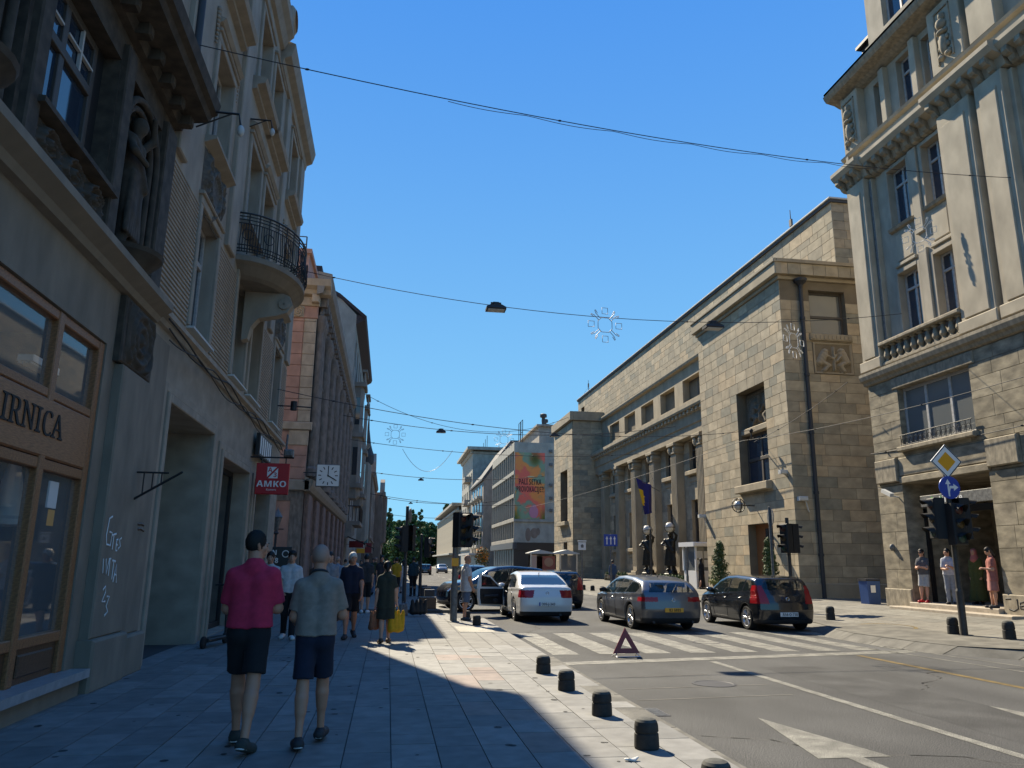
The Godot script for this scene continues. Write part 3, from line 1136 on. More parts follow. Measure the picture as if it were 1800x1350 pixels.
func shop_inside(o: Node3D) -> void:
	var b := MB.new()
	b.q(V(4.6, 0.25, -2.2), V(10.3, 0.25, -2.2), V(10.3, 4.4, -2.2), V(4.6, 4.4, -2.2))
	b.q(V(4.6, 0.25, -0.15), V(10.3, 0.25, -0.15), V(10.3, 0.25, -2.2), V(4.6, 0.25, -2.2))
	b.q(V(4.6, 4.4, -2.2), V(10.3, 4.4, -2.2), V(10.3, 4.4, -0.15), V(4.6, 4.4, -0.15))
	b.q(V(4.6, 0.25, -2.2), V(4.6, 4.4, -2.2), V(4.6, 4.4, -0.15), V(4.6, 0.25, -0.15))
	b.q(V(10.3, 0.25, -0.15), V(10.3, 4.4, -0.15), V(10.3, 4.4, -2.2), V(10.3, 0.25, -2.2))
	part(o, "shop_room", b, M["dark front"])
	# a bicycle, a hat stand bust, a case and boxes on show
	var base := V(-3.73 - 0.7, 0.55, -8.3)
	b = MB.new()
	b.bx(V(5.0, 0.26, -1.3), V(10.1, 0.5, -0.25))
	part(o, "display_plinth", b, M["wood dark"])
	var bike := thing("bicycle", "dark bicycle standing in the wood framed shop window", "bicycle", V(-4.4, 0.5, -8.5), PI / 2)
	for x in [-0.5, 0.5]:
		var ring := PackedVector3Array()
		for i in 28:
			ring.push_back(V(x + cos(TAU * i / 28) * 0.33, 0.34 + sin(TAU * i / 28) * 0.33, 0))
		b = MB.new()
		b.tube(ring, 0.02, 6, -1.0, true)
		for i in 10:
			b.tube(pv3([V(x, 0.34, 0), V(x + cos(TAU * i / 10) * 0.32, 0.34 + sin(TAU * i / 10) * 0.32, 0)]), 0.004, 4)
		part(bike, "wheel", b, M["steel"])
	b = MB.new()
	for l in [[-0.5, 0.34, -0.15, 0.82], [-0.5, 0.34, -0.05, 0.34], [-0.05, 0.34, -0.17, 0.95], [-0.15, 0.8, 0.36, 0.82], [-0.05, 0.34, 0.36, 0.78], [0.5, 0.34, 0.33, 0.98]]:
		b.tube(pv3([V(l[0], l[1], 0), V(l[2], l[3], 0)]), 0.02, 6)
	part(bike, "frame", b, M["black metal"])
	b = MB.new()
	b.ball(V(-0.18, 0.98, 0), V(0.14, 0.04, 0.08), 6)
	part(bike, "saddle", b, M["black"])
	b = MB.new()
	b.tube(pv3([V(0.3, 1.0, -0.26), V(0.36, 1.02, 0), V(0.3, 1.0, 0.26)]), 0.015, 6)
	part(bike, "handlebar", b, M["steel"])
	b = MB.new()
	b.lathe(pv2([0.05, 0, 0.2, 0.02, 0.22, 0.08, 0.14, 0.12, 0.11, 0.5, 0.05, 0.8, 0.0, 0.86]), 14, V(-4.35, 1.95, -9.75))
	tag(part(self, "glass_lamp", b, M["off white"]), "pale cone shaped lamp hanging behind the right shop pane", "lamp")
	for a in [[-4.6, 9.6, 0.5, 0.45, "black", "suitcase", "dark case standing at the right end of the shop window"], [-4.2, 8.0, 0.35, 0.3, "off white", "display_box", "pale box on the shop window plinth beside the bicycle"]]:
		b = MB.new()
		b.cb(V(-0.2, 0, -0.15), V(0.2, a[3] * 1.6, 0.15), 0.02)
		b.cb(V(-0.1, a[3] * 1.6, -0.03), V(0.1, a[3] * 1.6 + 0.05, 0.03), 0.01)
		var p := part(self, a[5], b, M[a[4]], V(a[0], 0.5, -a[1]))
		p.rotation.y = 1.4
		tag(p, a[6], "box")
	b = MB.new()
	b.bx(V(-0.02, 0, -0.12), V(0.0, 0.3, 0.12))
	var nt := part(self, "notice", b, M["white"], V(-3.838, 2.16, -9.62))
	tag(nt, "white printed notice taped inside the right shop pane", "notice")
	b = MB.new()
	b.bx(V(0.001, -0.2, -0.1), V(0.004, -0.02, 0.08))
	part(nt, "yellow_sticker", b, M["yellow sign"])
	# strip light behind the upper glass
	b = MB.new()
	b.cb(V(-0.06, 3.78, -9.9), V(0.12, 3.86, -9.2), 0.01)
	for i in 4:
		b.bx(V(-0.05 + i * 0.04, 3.76, -9.88), V(-0.035 + i * 0.04, 3.78, -9.22))
	tag(part(self, "ceiling_lamp", b, M["white"], V(-4.2, 0, 0)), "white strip lamp unit behind the upper shop glass", "lamp")


func surround(o: Node3D, r: Rect2, w: float, m: Material, sill := true) -> void:
	# moulded frame round an opening
	var b := MB.new()
	var a := r.position
	var e := r.end
	b.cb(V(a.x - w, a.y, 0.001), V(a.x, e.y, 0.06), 0.015)
	b.cb(V(e.x, a.y, 0.001), V(e.x + w, e.y, 0.06), 0.015)
	b.cb(V(a.x - w, e.y, 0.001), V(e.x + w, e.y + w, 0.062), 0.015)
	b.cb(V(a.x - w - 0.04, e.y + w, 0.001), V(e.x + w + 0.04, e.y + w + 0.07, 0.11), 0.02)
	var s := part(o, "surround", b, m)
	if sill:
		b = MB.new()
		b.run(pv2([0, a.y - 0.16, 0.1, a.y - 0.12, 0.22, a.y - 0.07, 0.22, a.y - 0.01, 0, a.y]), a.x - w - 0.06, e.x + w + 0.06)
		part(s, "sill", b, m)


func grey_house() -> void:
	var o := house("grey_house", "tall grey plastered house with curved iron balcony beside the carved shop house", -3.73, 11.95, true)
	var pl: Material = M["grey plaster"]
	var tr: Material = M["grey trim"]
	var door := R(13.15, 16.5, -0.02, 4.12)
	var shop := R(17.55, 20.85, 0.02, 3.8)
	var shop2 := R(22.0, 24.6, 0.02, 3.6)
	var b := MB.new()
	b.wall(11.95, 26.5, -0.1, 5.3, [door, shop, shop2], 0.001)
	b.reveal(door, 0, 1.05)
	b.reveal(shop, 0, 0.4)
	b.reveal(shop2, 0, 0.4)
	part(o, "lower_wall", b, M["grey plaster low"])
	var wins := []
	var ax := [14.62, 18.3, 20.4, 24.2]
	for fl in [[5.66, 8.0], [9.35, 11.45], [13.1, 15.15]]:
		for x in ax:
			wins.push_back(R(x - 0.72, x + 0.72, fl[0], fl[1]))
	b = MB.new()
	b.wall(11.95, 26.5, 5.3, 16.2, wins, 0.32)
	part(o, "upper_wall", b, pl)
	mass(o, 11.95, 26.5, 16.0, pl, 12, 1.3)
	for i in wins.size():
		var w := window(o, wins[i], -0.22, 2, 0.68, M["window white"], M["glass"], 0.09)
		surround(o, wins[i], 0.16, tr, i >= 4)
		if i < 4:
			b = MB.new()
			b.bx(V(wins[i].position.x - 0.1, wins[i].position.y - 0.05, 0.0), V(wins[i].end.x + 0.1, wins[i].position.y - 0.01, 0.14))
			part(w, "sill", b, M["off white"])
	# door recess with a dark door, glazed light and green poster; shop windows
	b = MB.new()
	b.bx(V(13.15, 0, -1.1), V(16.5, 4.12, -1.03))
	var dr := part(o, "door", b, M["dark iron"])
	for a in [[13.3, 15.0], [15.05, 16.42]]:
		b = MB.new()
		b.bx(V(a[0], 2.2, -1.028), V(a[1], 3.95, -1.02))
		part(dr, "pane", b, M["glass"])
		b = MB.new()
		b.cb(V(a[0], 0.15, -1.029), V(a[1], 1.98, -1.0), 0.03)
		part(dr, "door_leaf", b, M["dark iron"])
	b = MB.new()
	b.q(V(14.9, 2.25, -1.015), V(16.4, 2.25, -1.015), V(16.4, 3.9, -1.015), V(14.9, 3.9, -1.015))
	part(dr, "poster", b, mat("poster green", 0.03, 0.12, 0.07, 0.5))
	b = MB.new()
	b.t(V(14.9, 2.25, -1.012), V(16.4, 2.25, -1.012), V(16.4, 3.3, -1.012))
	part(dr, "poster_corner", b, mat("poster pale", 0.25, 0.32, 0.3, 0.5))
	for r in [shop, shop2]:
		var w := window(o, r, -0.33, 2, 0.0, M["black metal"], M["glass"], 0.12, "shop_window")
		b = MB.new()
		b.bx(V(r.position.x + 0.3, 3.0, -0.372), V(r.position.x + 1.3, 3.6, -0.365))
		part(w, "red_sticker", b, M["red"])
	for r in [door, shop, shop2]:
		b = MB.new()
		var a: Vector2 = r.position
		var e: Vector2 = r.end
		for k in 2:
			var q0 := 0.0 + k * 0.16
			var q1 := 0.15 + k * 0.16
			var z := 0.05 + 0.04 * (1 - k)
			b.cb(V(a.x - q1, 0, 0.001), V(a.x - q0, e.y + q1, z), 0.015)
			b.cb(V(e.x + q0, 0, 0.001), V(e.x + q1, e.y + q1, z), 0.015)
			b.cb(V(a.x - q0, e.y + q0, 0.001), V(e.x + q0, e.y + q1, z - 0.001), 0.015)
		part(o, "door_frame", b, tr)
	# pier at the joint with the shop house
	b = MB.new()
	b.cb(V(11.97, 0.55, 0.003), V(12.8, 5.0, 0.07), 0.02)
	b.cb(V(11.96, -0.02, 0.003), V(12.83, 0.55, 0.17), 0.03)
	part(o, "pier", b, M["shop stone"])
	cornice(o, "string_course", [0, 5.2, 0.06, 5.22, 0.08, 5.3, 0.16, 5.34, 0.16, 5.42, 0, 5.46], 11.96, 26.5, tr)
	# ribbed stucco fields between the first floor windows, flat bands above
	for a in [[12.0, 13.7], [15.55, 17.35], [21.4, 23.2], [25.2, 26.4]]:
		b = MB.new()
		var y := 5.52
		while y < 7.9:
			b.run(pv2([0.001, y, 0.035, y + 0.012, 0.035, y + 0.05, 0.001, y + 0.062]), a[0], a[1])
			y += 0.082
		part(o, "ribbed_stucco", b, pl)
	for a in [[11.97, 12.5], [15.95, 16.7], [22.0, 22.6], [25.7, 26.48]]:
		b = MB.new()
		b.cb(V(a[0], 8.1, 0.001), V(a[1], 15.5, 0.1), 0.02)
		part(o, "pilaster_strip", b, pl)
	# garlanded aprons with an oval under the second floor windows, carved drops beside the upper ones
	for x in [14.62, 24.2]:
		b = MB.new()
		b.relief(x - 0.85, x + 0.85, 7.95, 9.15, 44, 36, 0.004, func(a: float, c: float) -> float:
			var xx := (a - 0.5) * 2.0
			var yy := (c - 0.55) * 2.4
			var r := sqrt(xx * xx * 2.2 + yy * yy)
			if r < 0.62:
				return 0.05 - 0.02 * smoothstep(0.6, 0.3, r)
			if r < 0.8:
				return 0.1
			return (swirl(a, c, 3, 0.1)) * smoothstep(1.65, 0.9, absf(xx) + maxf(-yy, 0.0)) * smoothstep(1.0, 0.86, absf(xx)))
		part(o, "carved_apron", b, M["relief grey"])
		for s in [-1, 1]:
			b = MB.new()
			for k in 9:
				b.ball(V(x + s * 1.0, 11.5 - k * 0.09 + 0.5, 0.03), V(0.07, 0.06, 0.05) * (1.0 - k * 0.06), 5)
			part(o, "carved_drop", b, tr)
	for x in ax:
		cornice(o, "window_ledge", [0, 12.62, 0.12, 12.66, 0.12, 12.76, 0.3, 12.82, 0.34, 12.95, 0, 13.0], x - 1.15, x + 1.15, tr)
		cornice(o, "window_hood", [0, 11.75, 0.1, 11.78, 0.16, 11.86, 0.0, 11.92], x - 0.95, x + 0.95, tr)
	# eaves: deep cornice on the far part, raised parapet with a scroll on the near part
	cornice(o, "eaves", [0, 15.6, 0.08, 15.62, 0.12, 15.8, 0.3, 15.9, 0.36, 16.1, 0.4, 16.3, 0.0, 16.45], 20.4, 26.75, tr)
	cornice(o, "eaves", [0, 16.0, 0.1, 16.05, 0.2, 16.3, 0.34, 16.45, 0.36, 16.7, 0, 16.85], 11.95, 20.35, tr)
	b = MB.new()
	b.prism(pv2([11.95, 16.2, 20.3, 16.2, 20.3, 17.2, 19.9, 18.2, 19.6, 20.0, 16.5, 21.0, 11.95, 21.0]), -0.6, 0.1)
	b.lathe(pv2([0.3, 0, 0.42, 0.1, 0.42, 0.5, 0.3, 0.6]), 16, V(20.2, 16.9, -0.2), Basis(Vector3.RIGHT, PI / 2))
	part(o, "parapet", b, pl)
	b = MB.new()
	b.bx(V(12.0, 16.0, -11), V(20.2, 20.8, -0.61))
	part(o, "attic", b, pl)
	# curved balcony
	var c := 19.15
	var ra := 2.0
	var rb := 1.3
	var fy := 8.42
	var ell := func(i: int, n: int, k: float) -> Vector3:
		var a := PI * i / n
		return V(c - cos(a) * ra * k, 0, sin(a) * rb * k)
	b = MB.new()
	var lev := [[0.72, 7.98], [0.8, 8.04], [0.93, 8.2], [1.0, 8.26], [1.0, 8.38], [0.96, fy]]
	for k in lev.size() - 1:
		for i in 24:
			var p0: Vector3 = ell.call(i, 24, lev[k][0]) + V(0, lev[k][1], 0)
			var p1: Vector3 = ell.call(i + 1, 24, lev[k][0]) + V(0, lev[k][1], 0)
			var p2: Vector3 = ell.call(i + 1, 24, lev[k + 1][0]) + V(0, lev[k + 1][1], 0)
			var p3: Vector3 = ell.call(i, 24, lev[k + 1][0]) + V(0, lev[k + 1][1], 0)
			b.q(p0, p1, p2, p3)
	for i in 24:
		b.t(V(c, 7.98, 0), ell.call(i + 1, 24, 0.72) + V(0, 7.98, 0), ell.call(i, 24, 0.72) + V(0, 7.98, 0))
		b.t(V(c, fy, 0), ell.call(i, 24, 0.96) + V(0, fy, 0), ell.call(i + 1, 24, 0.96) + V(0, fy, 0))
	var bal := part(o, "balcony", b, M["shop stone"])
	for y in [fy + 0.06, fy + 0.13, fy + 0.22, fy + 0.75, fy + 0.84, fy + 0.92, fy + 1.0]:
		var p := PackedVector3Array()
		for i in 33:
			p.push_back(ell.call(i, 32, 0.98) + V(0, y, 0))
		b = MB.new()
		b.tube(p, 0.024 if y > fy + 0.95 else 0.014, 5)
		part(bal, "rail", b, M["black metal"])
	for i in range(1, 72):
		b = MB.new()
		var p: Vector3 = ell.call(i, 72, 0.98)
		var bulge := (p - V(c, 0, 0)).normalized() * 0.07
		if i % 4 == 0:
			b.tube(pv3([p + V(0, fy, 0), p + V(0, fy + 1.0, 0)]), 0.014, 4)
		else:
			b.tube(pv3([p + V(0, fy + 0.05, 0), p + V(0, fy + 0.2, 0) + bulge, p + V(0, fy + 0.5, 0) + bulge * 0.3, p + V(0, fy + 0.75, 0)]), 0.01, 4)
		if i % 8 == 4:
			var ring := PackedVector3Array()
			var tg: Vector3 = (ell.call(i + 1, 72, 0.98) - ell.call(i - 1, 72, 0.98)).normalized()
			for k in 12:
				ring.push_back(p + V(0, fy + 0.45, 0) + tg * cos(TAU * k / 12) * 0.13 + V(0, sin(TAU * k / 12) * 0.13, 0) + bulge)
			b.tube(ring, 0.012, 4, -1.0, true)
		part(bal, "baluster", b, M["black metal"])
	# scrolled consoles under the balcony
	for x in [18.7]:
		b = MB.new()
		b.prism(pv2([0, 6.75, 0.14, 6.8, 0.2, 7.1, 0.36, 7.32, 0.75, 7.4, 1.02, 7.5, 1.14, 7.7, 1.06, 7.92, 0.9, 7.98, 0, 7.98]), -0.15, 0.15)
		b.lathe(pv2([0.02, -0.2, 0.13, -0.19, 0.13, 0.19, 0.02, 0.2]), 16, V(0.94, 7.7, 0), Basis(Vector3.RIGHT, PI / 2))
		put(o, "console", b.mesh(), pl, Transform3D(Basis(Vector3.UP, -PI / 2), V(x, 0, 0.001)))
	scribble(o, [[[0, 0, 0.3, 0.02, 0.5, 0.0]], [[0.05, -0.12, 0.25, -0.1, 0.55, -0.14]]], V(12.2, 2.1, 0.075), 0.6, M["wood dark"], 0.02)


func bands(par: Node, called: String, u0: float, u1: float, v0: float, v1: float, h: float, m: Material, xf: Transform3D, d := 0.04) -> void:
	var y := v0
	while y < v1 - 0.1:
		var b := MB.new()
		b.cb(V(u0, y + 0.006, 0.0), V(u1, minf(y + h, v1) - 0.006, d), 0.014)
		put(par, called, b.mesh(), m, xf)
		y += h


func pink_house() -> void:
	var o := house("pink_house", "salmon pink house with cream quoins and dark carved street front", -3.4, 31.5, true)
	var e := end_xf(31.5)
	var b := MB.new()
	b.wall(-12, 0, -0.1, 13.0, [], 0)
	put(o, "end_wall", b.mesh(), M["pink"], e)
	bands(o, "pink_band", -12, -0.48, 7.05, 11.4, 0.47, M["pink"], e)
	bands(o, "pink_band", -12, -0.0, 4.75, 6.7, 0.47, M["pink"], e)
	bands(o, "quoin", -0.46, 0.03, 7.05, 11.4, 0.47, M["cream"], e, 0.07)
	b = MB.new()
	b.cb(V(-0.75, 6.1, 0), V(0.03, 6.7, 0.075), 0.02)
	put(o, "corner_block", b.mesh(), M["cream"], e)
	for a in [[6.72, 7.04, 0.12, "cream"], [11.42, 11.95, 0.05, "pink"], [11.95, 12.35, 0.1, "cream"], [4.3, 4.72, 0.2, "grey trim"]]:
		b = MB.new()
		b.cb(V(-12, a[0], 0), V(0.02 + a[2], a[1], a[2]), 0.03)
		put(o, "moulding", b.mesh(), M[a[3]], e)
	b = MB.new()
	b.relief(-1.3, -0.5, 11.45, 11.93, 30, 16, 0.06, func(a: float, c: float) -> float: return swirl(a, c, 2, 0.08))
	put(o, "carved_frieze", b.mesh(), M["cream"], e)
	b = MB.new()
	b.run(pv2([0, 12.35, 0.25, 12.42, 0.3, 12.6, 0.5, 12.72, 0.55, 13.0, 0, 13.1]), -12, 0.55)
	put(o, "cornice", b.mesh(), M["cream"], e)
	for i in 8:
		b = MB.new()
		b.cb(V(-0.2 - i * 0.85, 12.05, 0.05), V(0.1 - i * 0.85, 12.4, 0.36), 0.03)
		put(o, "bracket", b.mesh(), M["cream"], e)
	b = MB.new()
	b.wall(-12, 0, -0.1, 4.3, [R(-3.2, -0.5, 0, 3.9)], 0.5)
	b.q(V(-3.2, 0, -0.5), V(-0.5, 0, -0.5), V(-0.5, 3.9, -0.5), V(-3.2, 3.9, -0.5))
	put(o, "shop_wall", b.mesh(), M["brown stone"], e * Transform3D(Basis(), V(0, 0, 0.03)))
	b = MB.new()
	b.bx(V(-9, 13.1, -14), V(-0.5, 14.4, -0.3))
	b.bx(V(-9, 14.4, -14), V(-0.4, 14.6, -0.2))
	put(o, "attic", b.mesh(), M["pink"], e)
	# roof terrace rail and small chimney cap
	b = MB.new()
	for k in 5:
		b.tube(pv3([V(-0.7 - k * 0.7, 14.6, -0.6), V(-0.7 - k * 0.7, 15.3, -0.6)]), 0.03, 5)
	for y in [14.95, 15.3]:
		b.tube(pv3([V(-0.7, y, -0.6), V(-3.5, y, -0.6)]), 0.025, 5)
	put(o, "roof_rail", b.mesh(), M["dark iron"], e)
	# street front
	var holes := []
	var bays := []
	for i in 7:
		var x := 33.6 + i * 3.6
		bays.push_back(x)
		holes.push_back(R(x - 0.7, x + 0.7, 5.6, 8.2))
		holes.push_back(R(x - 0.7, x + 0.7, 9.0, 11.4))
	var doors := []
	for x in bays:
		doors.push_back(R(x - 1.15, x + 1.15, 0.0, 3.7))
	b = MB.new()
	b.wall(31.5, 57.8, 4.3, 13.0, holes, 0.3)
	part(o, "wall", b, M["brown stone"])
	b = MB.new()
	b.wall(31.5, 57.8, -0.1, 4.3, doors, 0.4, 0.03)
	part(o, "lower_wall", b, M["pink dark"])
	mass(o, 31.5, 57.8, 13.0, M["brown stone"], 12, 0.9)
	for h in holes:
		window(o, h, -0.2, 2, 0.7, M["window brown"], M["glass"], 0.08)
		surround(o, h, 0.2, M["brown stone"])
	for d in doors:
		window(o, d, -0.3, 2, 0.75, M["black metal"], M["glass"], 0.1, "shop_window")
	for i in 8:
		var x := 31.8 + i * 3.6
		for s in [0.0, 0.5, 1.0]:
			b = MB.new()
			b.lathe(pv2([0.0, 4.9, 0.24, 4.9, 0.24, 5.2, 0.17, 5.3, 0.15, 10.9, 0.25, 11.3, 0.25, 11.6, 0, 11.6]), 10, V(x + s, 0, 0.16))
			part(o, "half_column", b, M["brown stone"])
		b = MB.new()
		b.cb(V(x - 0.2, 0.0, 0.03), V(x + 1.1, 4.2, 0.2), 0.04)
		part(o, "pier", b, M["pink dark"])
		b = MB.new()
		b.relief(x - 0.1, x + 1.1, 11.6, 12.3, 20, 12, 0.1, func(a: float, c: float) -> float: return swirl(a, c, 2, 0.12))
		part(o, "carved_frieze", b, M["brown stone"])
	cornice(o, "ground_ledge", [0.03, 4.28, 0.2, 4.32, 0.3, 4.5, 0.36, 4.72, 0.0, 4.86], 31.3, 57.9, M["grey trim"])
	cornice(o, "street_cornice", [0, 12.35, 0.25, 12.42, 0.3, 12.7, 0.5, 12.85, 0.58, 13.1, 0.58, 13.25, 0, 13.35], 31.0, 57.9, M["far grey"])
	for i in 28:
		b = MB.new()
		b.cb(V(31.6 + i * 0.94, 12.0, 0.05), V(31.9 + i * 0.94, 12.38, 0.42), 0.03)
		part(o, "street_bracket", b, M["brown stone"])
	var j := MB.new()
	j.bx(V(43.6, 13.0, -3.2), V(45.2, 14.6, -0.2))
	part(o, "gable_block", j, M["brown stone"])


func corner_house() -> void:
	var o := house("corner_house", "tall grey house with bay windows and a steep brown roof beyond the pink house", -3.25, 58.0, true)
	var e := end_xf(58.0)
	var b := MB.new()
	b.prism(pv2([-11, -0.1, 0, -0.1, 0, 20.2, -1.2, 21.4, -2.6, 22.2, -11, 22.2]), -0.3, 0.0)
	put(o, "end_wall", b.mesh(), M["far pale"], e)
	b = MB.new()
	b.prism(pv2([0.7, 19.9, 0.78, 20.1, -1.3, 21.8, -2.7, 22.55, -11, 22.55, -11, 22.2, -2.6, 22.2, -1.2, 21.4]), -22, 0.12)
	put(o, "roof", b.mesh(), M["roof brown"], e)
	b = MB.new()
	b.cb(V(-5.2, 22.0, -3), V(-2.9, 24.2, -0.4), 0.05)
	put(o, "chimney_stack", b.mesh(), M["roof brown"], e)
	for r in [R(-1.5, -0.8, 12.6, 15.0), R(-1.5, -0.8, 8.8, 11.0)]:
		put(o, "window", window(o, r, 0.05, 1, 0.0, M["window white"], M["glass"], 0.12, "end_window").mesh, M["window white"], e)
	var ends := o.find_children("end_window*", "", false, false)
	for w in ends:
		w.transform = e * Transform3D(Basis(), V(0, 0, 0.02))
		w.transform.origin += o.get_meta("off")
	var holes := []
	for i in 6:
		for f in [[5.2, 7.4], [8.8, 11.0], [12.6, 15.0], [16.4, 18.6]]:
			holes.push_back(R(59.2 + i * 3.5, 60.6 + i * 3.5, f[0], f[1]))
	b = MB.new()
	b.wall(58, 80, -0.1, 20.2, holes, 0.25)
	part(o, "wall", b, M["far grey"])
	mass(o, 58, 80, 20.2, M["far grey"], 11, 0.7)
	for h in holes:
		window(o, h, -0.18, 2, 0.7, M["window white"], M["glass far"], 0.1)
	# stacked bays and balconies that break the outline
	for a in [[61.5, 64.0], [71, 73.5]]:
		b = MB.new()
		b.cb(V(a[0], 6.4, 0.0), V(a[1], 15.4, 0.75), 0.25)
		var bay := part(o, "bay", b, M["far grey"])
		for y in [8.2, 12.2]:
			b = MB.new()
			b.bx(V(a[0] + 0.3, y, 0.74), V(a[1] - 0.3, y + 2.2, 0.77))
			part(bay, "window", b, M["glass far"])
			b = MB.new()
			b.bx(V(a[0] - 0.02, y, 0.12), V(a[0] + 0.02, y + 2.2, 0.5))
			part(bay, "window", b, M["glass far"])
		for y in [7.2, 11.2, 15.3]:
			b = MB.new()
			b.cb(V(a[0] - 0.15, y, 0.0), V(a[1] + 0.15, y + 0.35, 0.95), 0.06)
			part(bay, "bay_ledge", b, M["far grey"])
		for i in 12:
			b = MB.new()
			b.lathe(pv2([0.08, 0, 0.1, 0.1, 0.05, 0.2, 0.09, 0.5, 0.05, 0.75, 0.09, 0.85]), 7, V(a[0] + 0.1 + i * 0.2, 15.65, 0.75))
			part(bay, "baluster", b, M["far grey"])
		b = MB.new()
		b.bx(V(a[0] - 0.1, 16.5, 0.55), V(a[1] + 0.1, 16.7, 0.95))
		part(bay, "rail", b, M["far grey"])
	for y in [4.2]:
		b = MB.new()
		b.cb(V(58.6, y, 0.0), V(64, y + 0.3, 1.1), 0.05)
		b.cb(V(58.6, y - 0.9, 0.0), V(59.2, y, 0.7), 0.2)
		var bl := part(o, "balcony", b, M["far grey"])
		b = MB.new()
		for i in 22:
			b.tube(pv3([V(58.65 + i * 0.24, y + 0.3, 1.05), V(58.65 + i * 0.24, y + 1.4, 1.05)]), 0.025, 4)
		for i in 5:
			b.tube(pv3([V(58.65, y + 0.3, i * 0.25), V(58.65, y + 1.4, i * 0.25)]), 0.025, 4)
		b.tube(pv3([V(58.65, y + 1.4, 0), V(58.65, y + 1.4, 1.05), V(64, y + 1.4, 1.05)]), 0.04, 5)
		part(bl, "railing", b, M["black metal"])
	cornice(o, "eaves", [0, 19.4, 0.3, 19.6, 0.7, 19.85, 0.72, 20.1, 0, 20.2], 58, 80, M["roof brown"])


# plain row house: walls, windows in rows, roof edge; the camera sees it far off
func row_house(o: Node3D, u0: float, u1: float, h: float, y0: float, fh: float, n: int, wall_m: Material, frame_m: Material, ww := 1.3, shop := true) -> void:
	var holes := []
	var nf := int((h - y0 - 0.6) / fh)
	for f in nf:
		for i in n:
			var c := lerpf(u0, u1, (i + 0.5) / n)
			holes.push_back(R(c - ww / 2, c + ww / 2, y0 + f * fh, y0 + f * fh + fh * 0.6))
	var b := MB.new()
	b.wall(u0, u1, -0.1, h, holes, 0.22)
	part(o, "wall", b, wall_m)
	mass(o, u0, u1, h, wall_m, 10, 0.6)
	for r in holes:
		window(o, r, -0.14, 2, 0.7, frame_m, M["glass far"], 0.09)
	cornice(o, "eaves", [0, h - 0.5, 0.2, h - 0.45, 0.4, h - 0.15, 0.42, h + 0.05, 0, h + 0.15], u0 - 0.1, u1 + 0.1, wall_m)
	cornice(o, "string_course", [0, y0 - 0.7, 0.15, y0 - 0.66, 0.2, y0 - 0.45, 0, y0 - 0.4], u0, u1, wall_m)
	if shop:
		var k := 0
		var x := u0 + 0.8
		while x < u1 - 2.5:
			b = MB.new()
			b.bx(V(x, 0.1, 0.0), V(x + 2.4, 2.7, 0.03))
			part(o, "shop_window", b, M["glass"])
			x += 3.4


func far_left() -> void:
	var o := house("spire_house", "narrow ornate house with a thin dark spire on the left row", -2.75, 80.4, true)
	row_house(o, 80.4, 96, 13.4, 5.0, 3.6, 5, M["far pale"], M["window white"])
	var b := MB.new()
	b.lathe(pv2([0.7, 11.5, 0.75, 12.4, 0.55, 12.9, 0.35, 13.6, 0.12, 15.2, 0.06, 16.5, 0.16, 16.7, 0.06, 16.95, 0.02, 18.4, 0.0, 18.5]), 12, V(81.4, 0, 0.1))
	part(o, "spire", b, M["roof edge"])
	b = MB.new()
	b.cb(V(80.6, 3.6, 0), V(82.4, 11.6, 0.6), 0.3)
	part(o, "turret", b, M["far pale"])
	b = MB.new()
	b.bx(V(84, 3.5, 0), V(87, 6.6, 0.5))
	part(o, "green_hoarding", b, mat("hoarding", 0.06, 0.16, 0.15, 0.7))
	o = house("brown_row_house", "brownish row house with curved gable before the last left house", -2.3, 96.3, true)
	row_house(o, 96.3, 118, 12.2, 4.8, 3.4, 7, M["far brown"], M["window white"])
	b = MB.new()
	b.prism(pv2([99, 12.0, 105, 12.0, 105, 13.0, 104, 14.6, 102.5, 15.4, 100.5, 15.2, 99.4, 14]), -0.5, 0.2)
	part(o, "gable", b, M["far brown"])
	o = house("red_row_house", "reddish last house of the left row, ending at the park trees", -1.2, 118.5, true)
	row_house(o, 118.5, 150, 11.8, 4.8, 3.3, 9, M["far brown"], M["window white"])
	b = MB.new()
	b.prism(pv2([121, 11.7, 126.5, 11.7, 126.5, 12.6, 125.6, 13.8, 124.6, 14.2, 123, 14.2, 121.8, 13.6, 121, 12.4]), -0.5, 0.2)
	b.cb(V(122, 4.4, 0.0), V(125.5, 11.6, 0.7), 0.25)
	part(o, "gable_bay", b, M["far brown"])


# ---------------------------------------------------------------- right side of the street
func make_right() -> void:
	ornate_house()
	bank_house()


func baluster_row(par: Node, u0: float, u1: float, y0: float, y1: float, z: float, n: int, m: Material) -> void:
	var h := y1 - y0
	var b := MB.new()
	b.cb(V(u0, y0, z - 0.16), V(u1, y0 + h * 0.12, z + 0.14), 0.015)
	b.cb(V(u0 - 0.05, y1 - h * 0.16, z - 0.2), V(u1 + 0.05, y1, z + 0.2), 0.03)
	part(par, "balustrade", b, m)
	b = MB.new()
	var k := h * 0.72
	b.lathe(pv2([0.11, 0, 0.11, 0.06 * k, 0.06, 0.12 * k, 0.06, 0.2 * k, 0.115, 0.36 * k, 0.105, 0.5 * k, 0.055, 0.8 * k, 0.055, 0.86 * k, 0.11, 0.92 * k, 0.11, k]), 12)
	var ms := b.mesh()
	for i in n:
		put(par, "baluster", ms, m, Transform3D(Basis(), V(lerpf(u0, u1, (i + 0.5) / n), y0 + h * 0.12, z)))


